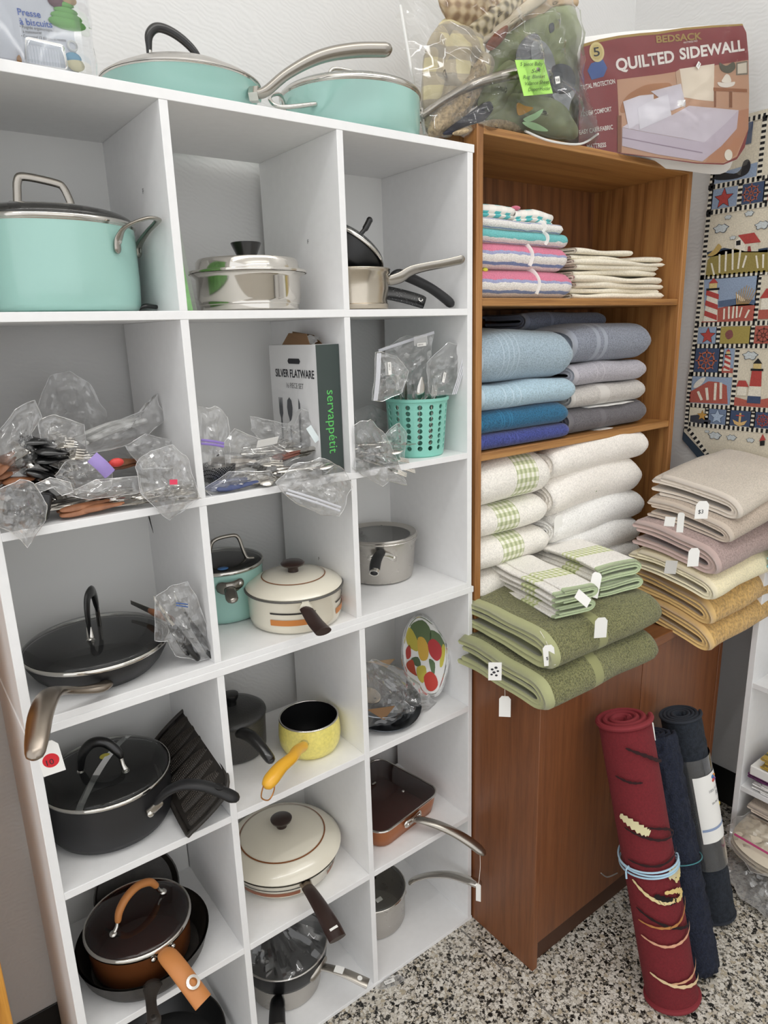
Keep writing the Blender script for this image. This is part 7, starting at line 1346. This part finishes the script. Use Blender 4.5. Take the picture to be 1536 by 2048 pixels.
# ---------------------------------------------------------------- rolled rugs leaning on the cabinet
def rug(name, label, p0, p1, r, m, turns=3, seed=0, fuzz=0.0, edge_m=None, sag=0.0):
    p0, p1 = V(p0), V(p1); ax = (p1 - p0).normalized(); sd = ax.cross(V((0, -1, 0))).normalized(); fw = sd.cross(ax).normalized()
    if fw.y > 0: fw = -fw; sd = -sd
    o = thing(name, label, 'rug', tuple(p0)); L = (p1 - p0).length
    ae = (.9 + 2 * PI * turns) % (2 * PI); th = r * .72 / turns
    def RS(a): return r * .26 + r * .74 * (1 - ((ae - a) % (2 * PI)) / (2 * PI * turns)) + th * .33
    def P(a, t, rr):
        if rr < 0: rr = RS(a) - rr
        return p0 + ax * (t * L) + (sd * math.sin(a) + fw * math.cos(a)) * rr
    mb = MB(); rows = []; uv = []; nt = 40; ns = 44 * turns; th = r * .72 / turns
    for i in range(nt + 1):
        t = i / nt; row = []
        for k in range(ns + 1):
            f = k / ns; a = .9 + 2 * PI * turns * f; rr = r * .26 + (r * .74) * f
            if fuzz: rr += fuzz * nz(math.sin(a) * 9, t * 60, math.cos(a) * 9, 1, seed) * f
            rr += .002 * nz(math.sin(a), t * 4, math.cos(a), 1, seed)
            row.append(P(a, t, rr)); uv.append((f * 3, t * L))
        rows.append(row)
    mb.grid(rows); mb.uv = uv
    part('carpet_roll', mb, m, o, 180, solid=th * .62)
    if edge_m:
        pts = [P(.9 + 2 * PI * turns * k / 120, 1.0, r * .26 + r * .74 * k / 120) for k in range(121)]
        part('bound_edge', MB().tube(pts, th * .42, 8, ax), edge_m, o); part('bound_edge', MB().tube([P(.9 + 2 * PI * turns * k / 120, .0, r * .26 + r * .74 * k / 120) + ax * th * .4 for k in range(121)], th * .42, 8, ax), edge_m, o)
    return o, P, L
MAR = mat('maroon_carpet', '#6f1d24', .95, var=.14, vscale=220, bmp=.6, bscale=420, bdist=.002); MARE = mat('maroon_binding', '#7d242c', .8)
o, P, L = rug('rolled_rug', 'rolled maroon rug with cream leaf pattern tied with blue band', (1.118, -.452, .004), (1.110, -.284, .655), .063, MAR, 3, 1, 0, MARE)
def stroke(pts, w, col, nm='woven_line', lift=.0035):
    q = cr(pts, 8); mb = MB(); rows = []
    for i, (a, t) in enumerate(q):
        a2, t2 = q[min(i + 1, len(q) - 1)]; a1, t1 = q[max(i - 1, 0)]; d = V(((a2 - a1) * .058, (t2 - t1) * L)).normalized(); s = V((-d.y, d.x)); ww = .95 * w * (.55 + .45 * math.sin(PI * i / (len(q) - 1))) * (1 + .25 * ((i * 7) % 3 - 1))
        rows.append([P(a - .5 + e * s.x * ww / .058, t + e * s.y * ww / L, -.0012) for e in (-1, 1)])
    mb.grid(rows); part(nm, mb, mat('yarn_' + col, col, .95), o, 180)
for pts, w, col in (([(-.45, .94), (.15, .905), (.75, .865), (1.1, .85)], .004, '#2a0f12'), ([(-1.0, .84), (-.5, .822), (-.1, .818)], .003, '#2a0f12'), ([(-1.1, .70), (-.75, .682), (-.35, .655), (-.15, .645)], .011, '#d8cfa6'), ([(-1.0, .66), (-.4, .635), (.3, .61), (1.1, .60)], .003, '#2a0f12'), ([(-.2, .665), (.5, .64), (1.1, .60)], .003, '#2a0f12'), ([(-1.1, .545), (0, .53), (1.2, .55)], .003, '#2a0f12'),
                ([(.25, .49), (.7, .485), (1.15, .50)], .015, '#cbbf9a'), ([(.5, .455), (.85, .465), (1.1, .475)], .008, '#d9c98e'), ([(-1.05, .475), (-.6, .43), (-.1, .40), (.3, .395)], .004, '#dcca98'), ([(-.35, .43), (.05, .405), (.4, .395)], .009, '#15100f'), ([(.0, .435), (.5, .425), (.75, .405), (.55, .392), (.25, .402)], .0065, '#d8bf7e'), ([(-1.1, .33), (-.3, .315), (.4, .32), (1.1, .37)], .003, '#b07a45'), ([(-1.1, .375), (-.2, .325), (.6, .29), (1.2, .28)], .0035, '#1d0c0e'), ([(-1.1, .275), (-.3, .25), (.5, .255), (1.2, .275)], .0033, '#d3a183'), ([(-1.0, .145), (-.2, .11), (.6, .09), (1.2, .085)], .004, '#dcc39a'), ([(-.3, .118), (.5, .12), (1.15, .145)], .003, '#cfa07c')): stroke(pts, w, col)
BT = mat('pale_blue_tie', '#a9c9dc', .5)
for t0, t1, t2 in ((.525, .508, .53), (.505, .488, .508), (.535, .495, .515)):
    part('tie_band', MB().tube([P(-PI + 2 * PI * k / 40, t0 + (t1 - t0) * math.sin(PI * k / 40), -.0016) for k in range(41)], .0022, 8), BT, o)
part('tie_end', MB().tube(cr([tuple(P(-1.6, .52, -.002)), tuple(P(-1.7, .505, -.006)), tuple(P(-1.72, .475, -.008))], 5), .0022, 8), BT, o)
price_tag(o, tuple(P(1.55, .945, .085)), .03, .052, (.9, -.35, .1), (.22, .1, 1), tuple(P(1.3, .975, .06)))
NVS = mat('navy_shag', '#1c2233', .95, var=.35, vscale=150, bmp=.9, bscale=240, bdist=.006)
o, P, L = rug('rolled_rug', 'rolled navy shag rug leaning between maroon and wrapped rugs', (1.238, -.448, .004), (1.275, -.268, .545), .052, NVS, 3, 5, .010)
pl = MB(); rnd = random.Random(3)
for k in range(9000):
    a = rnd.uniform(-2.6, 2.2); t = rnd.uniform(.01, .99); b0 = P(a, t, -.0); up_ = (P(a, t, -.02) - b0).normalized(); tip = b0 + up_ * rnd.uniform(.010, .018) + V((rnd.uniform(-.005, .005), rnd.uniform(-.005, .005), rnd.uniform(-.007, .003))); sd_ = V((rnd.uniform(-1, 1), rnd.uniform(-1, 1), rnd.uniform(-1, 1))).normalized() * .0022
    k0 = pl.add([b0 - sd_ - up_ * .002, b0 + sd_ - up_ * .002, tip]); pl.f.append((k0, k0 + 1, k0 + 2))
part('shag_pile', pl, NVS, o, 0, kind='stuff')
part('elastic_band', MB().tube([P(-PI + 2 * PI * k / 36, .47 + .006 * math.sin(PI * k / 18), .0585) for k in range(37)], .0014, 6), mat('teal_elastic', '#3f7f86', .5), o)
DKR = mat('dark_denim_rug', '#20262f', .95, var=.4, vscale=120, bmp=.6, bscale=300, bdist=.003)
o, P, L = rug('rolled_rug', 'rolled dark blue runner rug with white paper sleeve', (1.425, -.392, .004), (1.385, -.270, .555), .052, DKR, 4, 8, .003, mat('dark_binding', '#252a33', .85))
def sleeve(nm, m, a0, a1, t0, t1, r): return part(nm, MB().grid([[P(a0 + (a1 - a0) * k / 30, t0 + (t1 - t0) * j / 12, r + .0004 * math.sin(j * 2 + k)) for k in range(31)] for j in range(13)]), m, o, 180)
sleeve('plastic_sleeve', clear('sleeve_film', (.95, .95, .96), .05, .08, 1.8), -PI, PI, .28, .82, .0565); sv = sleeve('paper_label', PAPER, -.9, 1.5, .42, .74, .0575)
def lab(nm, s, t, a0, a1, h, m):
    cu = bpy.data.curves.new(nm, 'FONT'); cu.body = s; cu.size = 1; cu.resolution_u = 2; q = bpy.data.objects.new(nm, cu); C.objects.link(q); me = bpy.data.meshes.new_from_object(q.evaluated_get(bpy.context.evaluated_depsgraph_get())); bpy.data.objects.remove(q)
    xs = [v.co.x for v in me.vertices]; x0, x1 = min(xs), max(xs); off = origin(sv)
    for v in me.vertices: v.co = P(a0 + (a1 - a0) * (v.co.x - x0) / (x1 - x0), t + v.co.y * h / .7 / L, .0585) - off
    me.materials.clear(); me.materials.append(m); w = bpy.data.objects.new(nm, me); C.objects.link(w); w.parent = sv
GI2 = mat('grey_label_ink', '#7d7f85', .6)
lab('sleeve_print', '100% POLYESTER', .655, -.25, .95, .007, GI2); lab('sleeve_print', 'Runner', .625, .2, 1.1, .013, GI2); lab('sleeve_print', '20 IN X 60 IN', .597, -.2, .8, .005, INK)
for k, cc in enumerate(('#c0504a', '#7a5aa0', '#4a78b0', '#d08a3a')): part('sleeve_emblem', MB().ball(P(.15 + .14 * (k % 2), .70 + .017 * (k // 2), .0578), .006, 10, 6, (1, .35, .9)), mat('emblem_' + cc, cc, .6), sv)
part('yellow_sticker', MB().ball(P(.95, .53, .0575), .010, 14, 6, (1, .3, 1)), mat('yellow_round_sticker', '#efd23a', .5), sv); part('blue_stripe', MB().grid([[P(-.85 + 2.3 * k / 20, tt, .0582) for k in range(21)] for tt in (.478, .49)]), mat('label_blue_stripe', '#8fa0c0', .6), sv, 180)
part('twist', MB().tube(cr([(1.1710, -0.2120, 0.1469), (1.1967, -0.2150, 0.1217), (1.2337, -0.2200, 0.1168)], 5), .0016, 6), mat('grey_wire', '#8f8c88', .4), bk)
# ---------------------------------------------------------------- bags on the floor by the right shelf
o = bag('zip bag of cream linens with magenta zip by right shelf', [(1.60, -.315, .10), (1.66, -.31, .125), (1.74, -.34, .14), (1.8, -.5, .14), (1.72, -.62, .12), (1.6, -.58, .10), (1.55, -.42, .085)], .03, 71, FILM, crumple=.004, name='linen_bag')
for k in range(3):
    part('cream_linen', towel_geo_at if False else pillow([(1.615 + .004 * k, -.33, .085 + .012 * k), (1.75, -.35, .10 + .014 * k), (1.80, -.5, .10 + .014 * k), (1.70, -.6, .09 + .012 * k), (1.60, -.55, .08 + .012 * k), (1.575, -.42, .075 + .012 * k)], .012, 75 + k, R=8, crumple=.004, ridge=False), mat('cream_linen', '#d8cdb9', .9), o, 180)
zip_strip(o, (1.60, -.345, .128), (1.60, -.58, .118), .003, '#b0406e', 'magenta_zip')
bag('grey clear plastic bag lying on the terrazzo floor', [(1.555, -.345, .035), (1.62, -.33, .05), (1.72, -.4, .05), (1.72, -.55, .05), (1.58, -.58, .04), (1.50, -.53, .02), (1.51, -.42, .02)], .03, 78, FILM_H, crumple=.008)
towel('beige folded cloth in the lowest bay of right shelf', terry('taupe_terry', '#bfb0a1'), 1.705, 1.86, -.47, -.33, .115, .165, layers=2, gap=.2, seed=150)
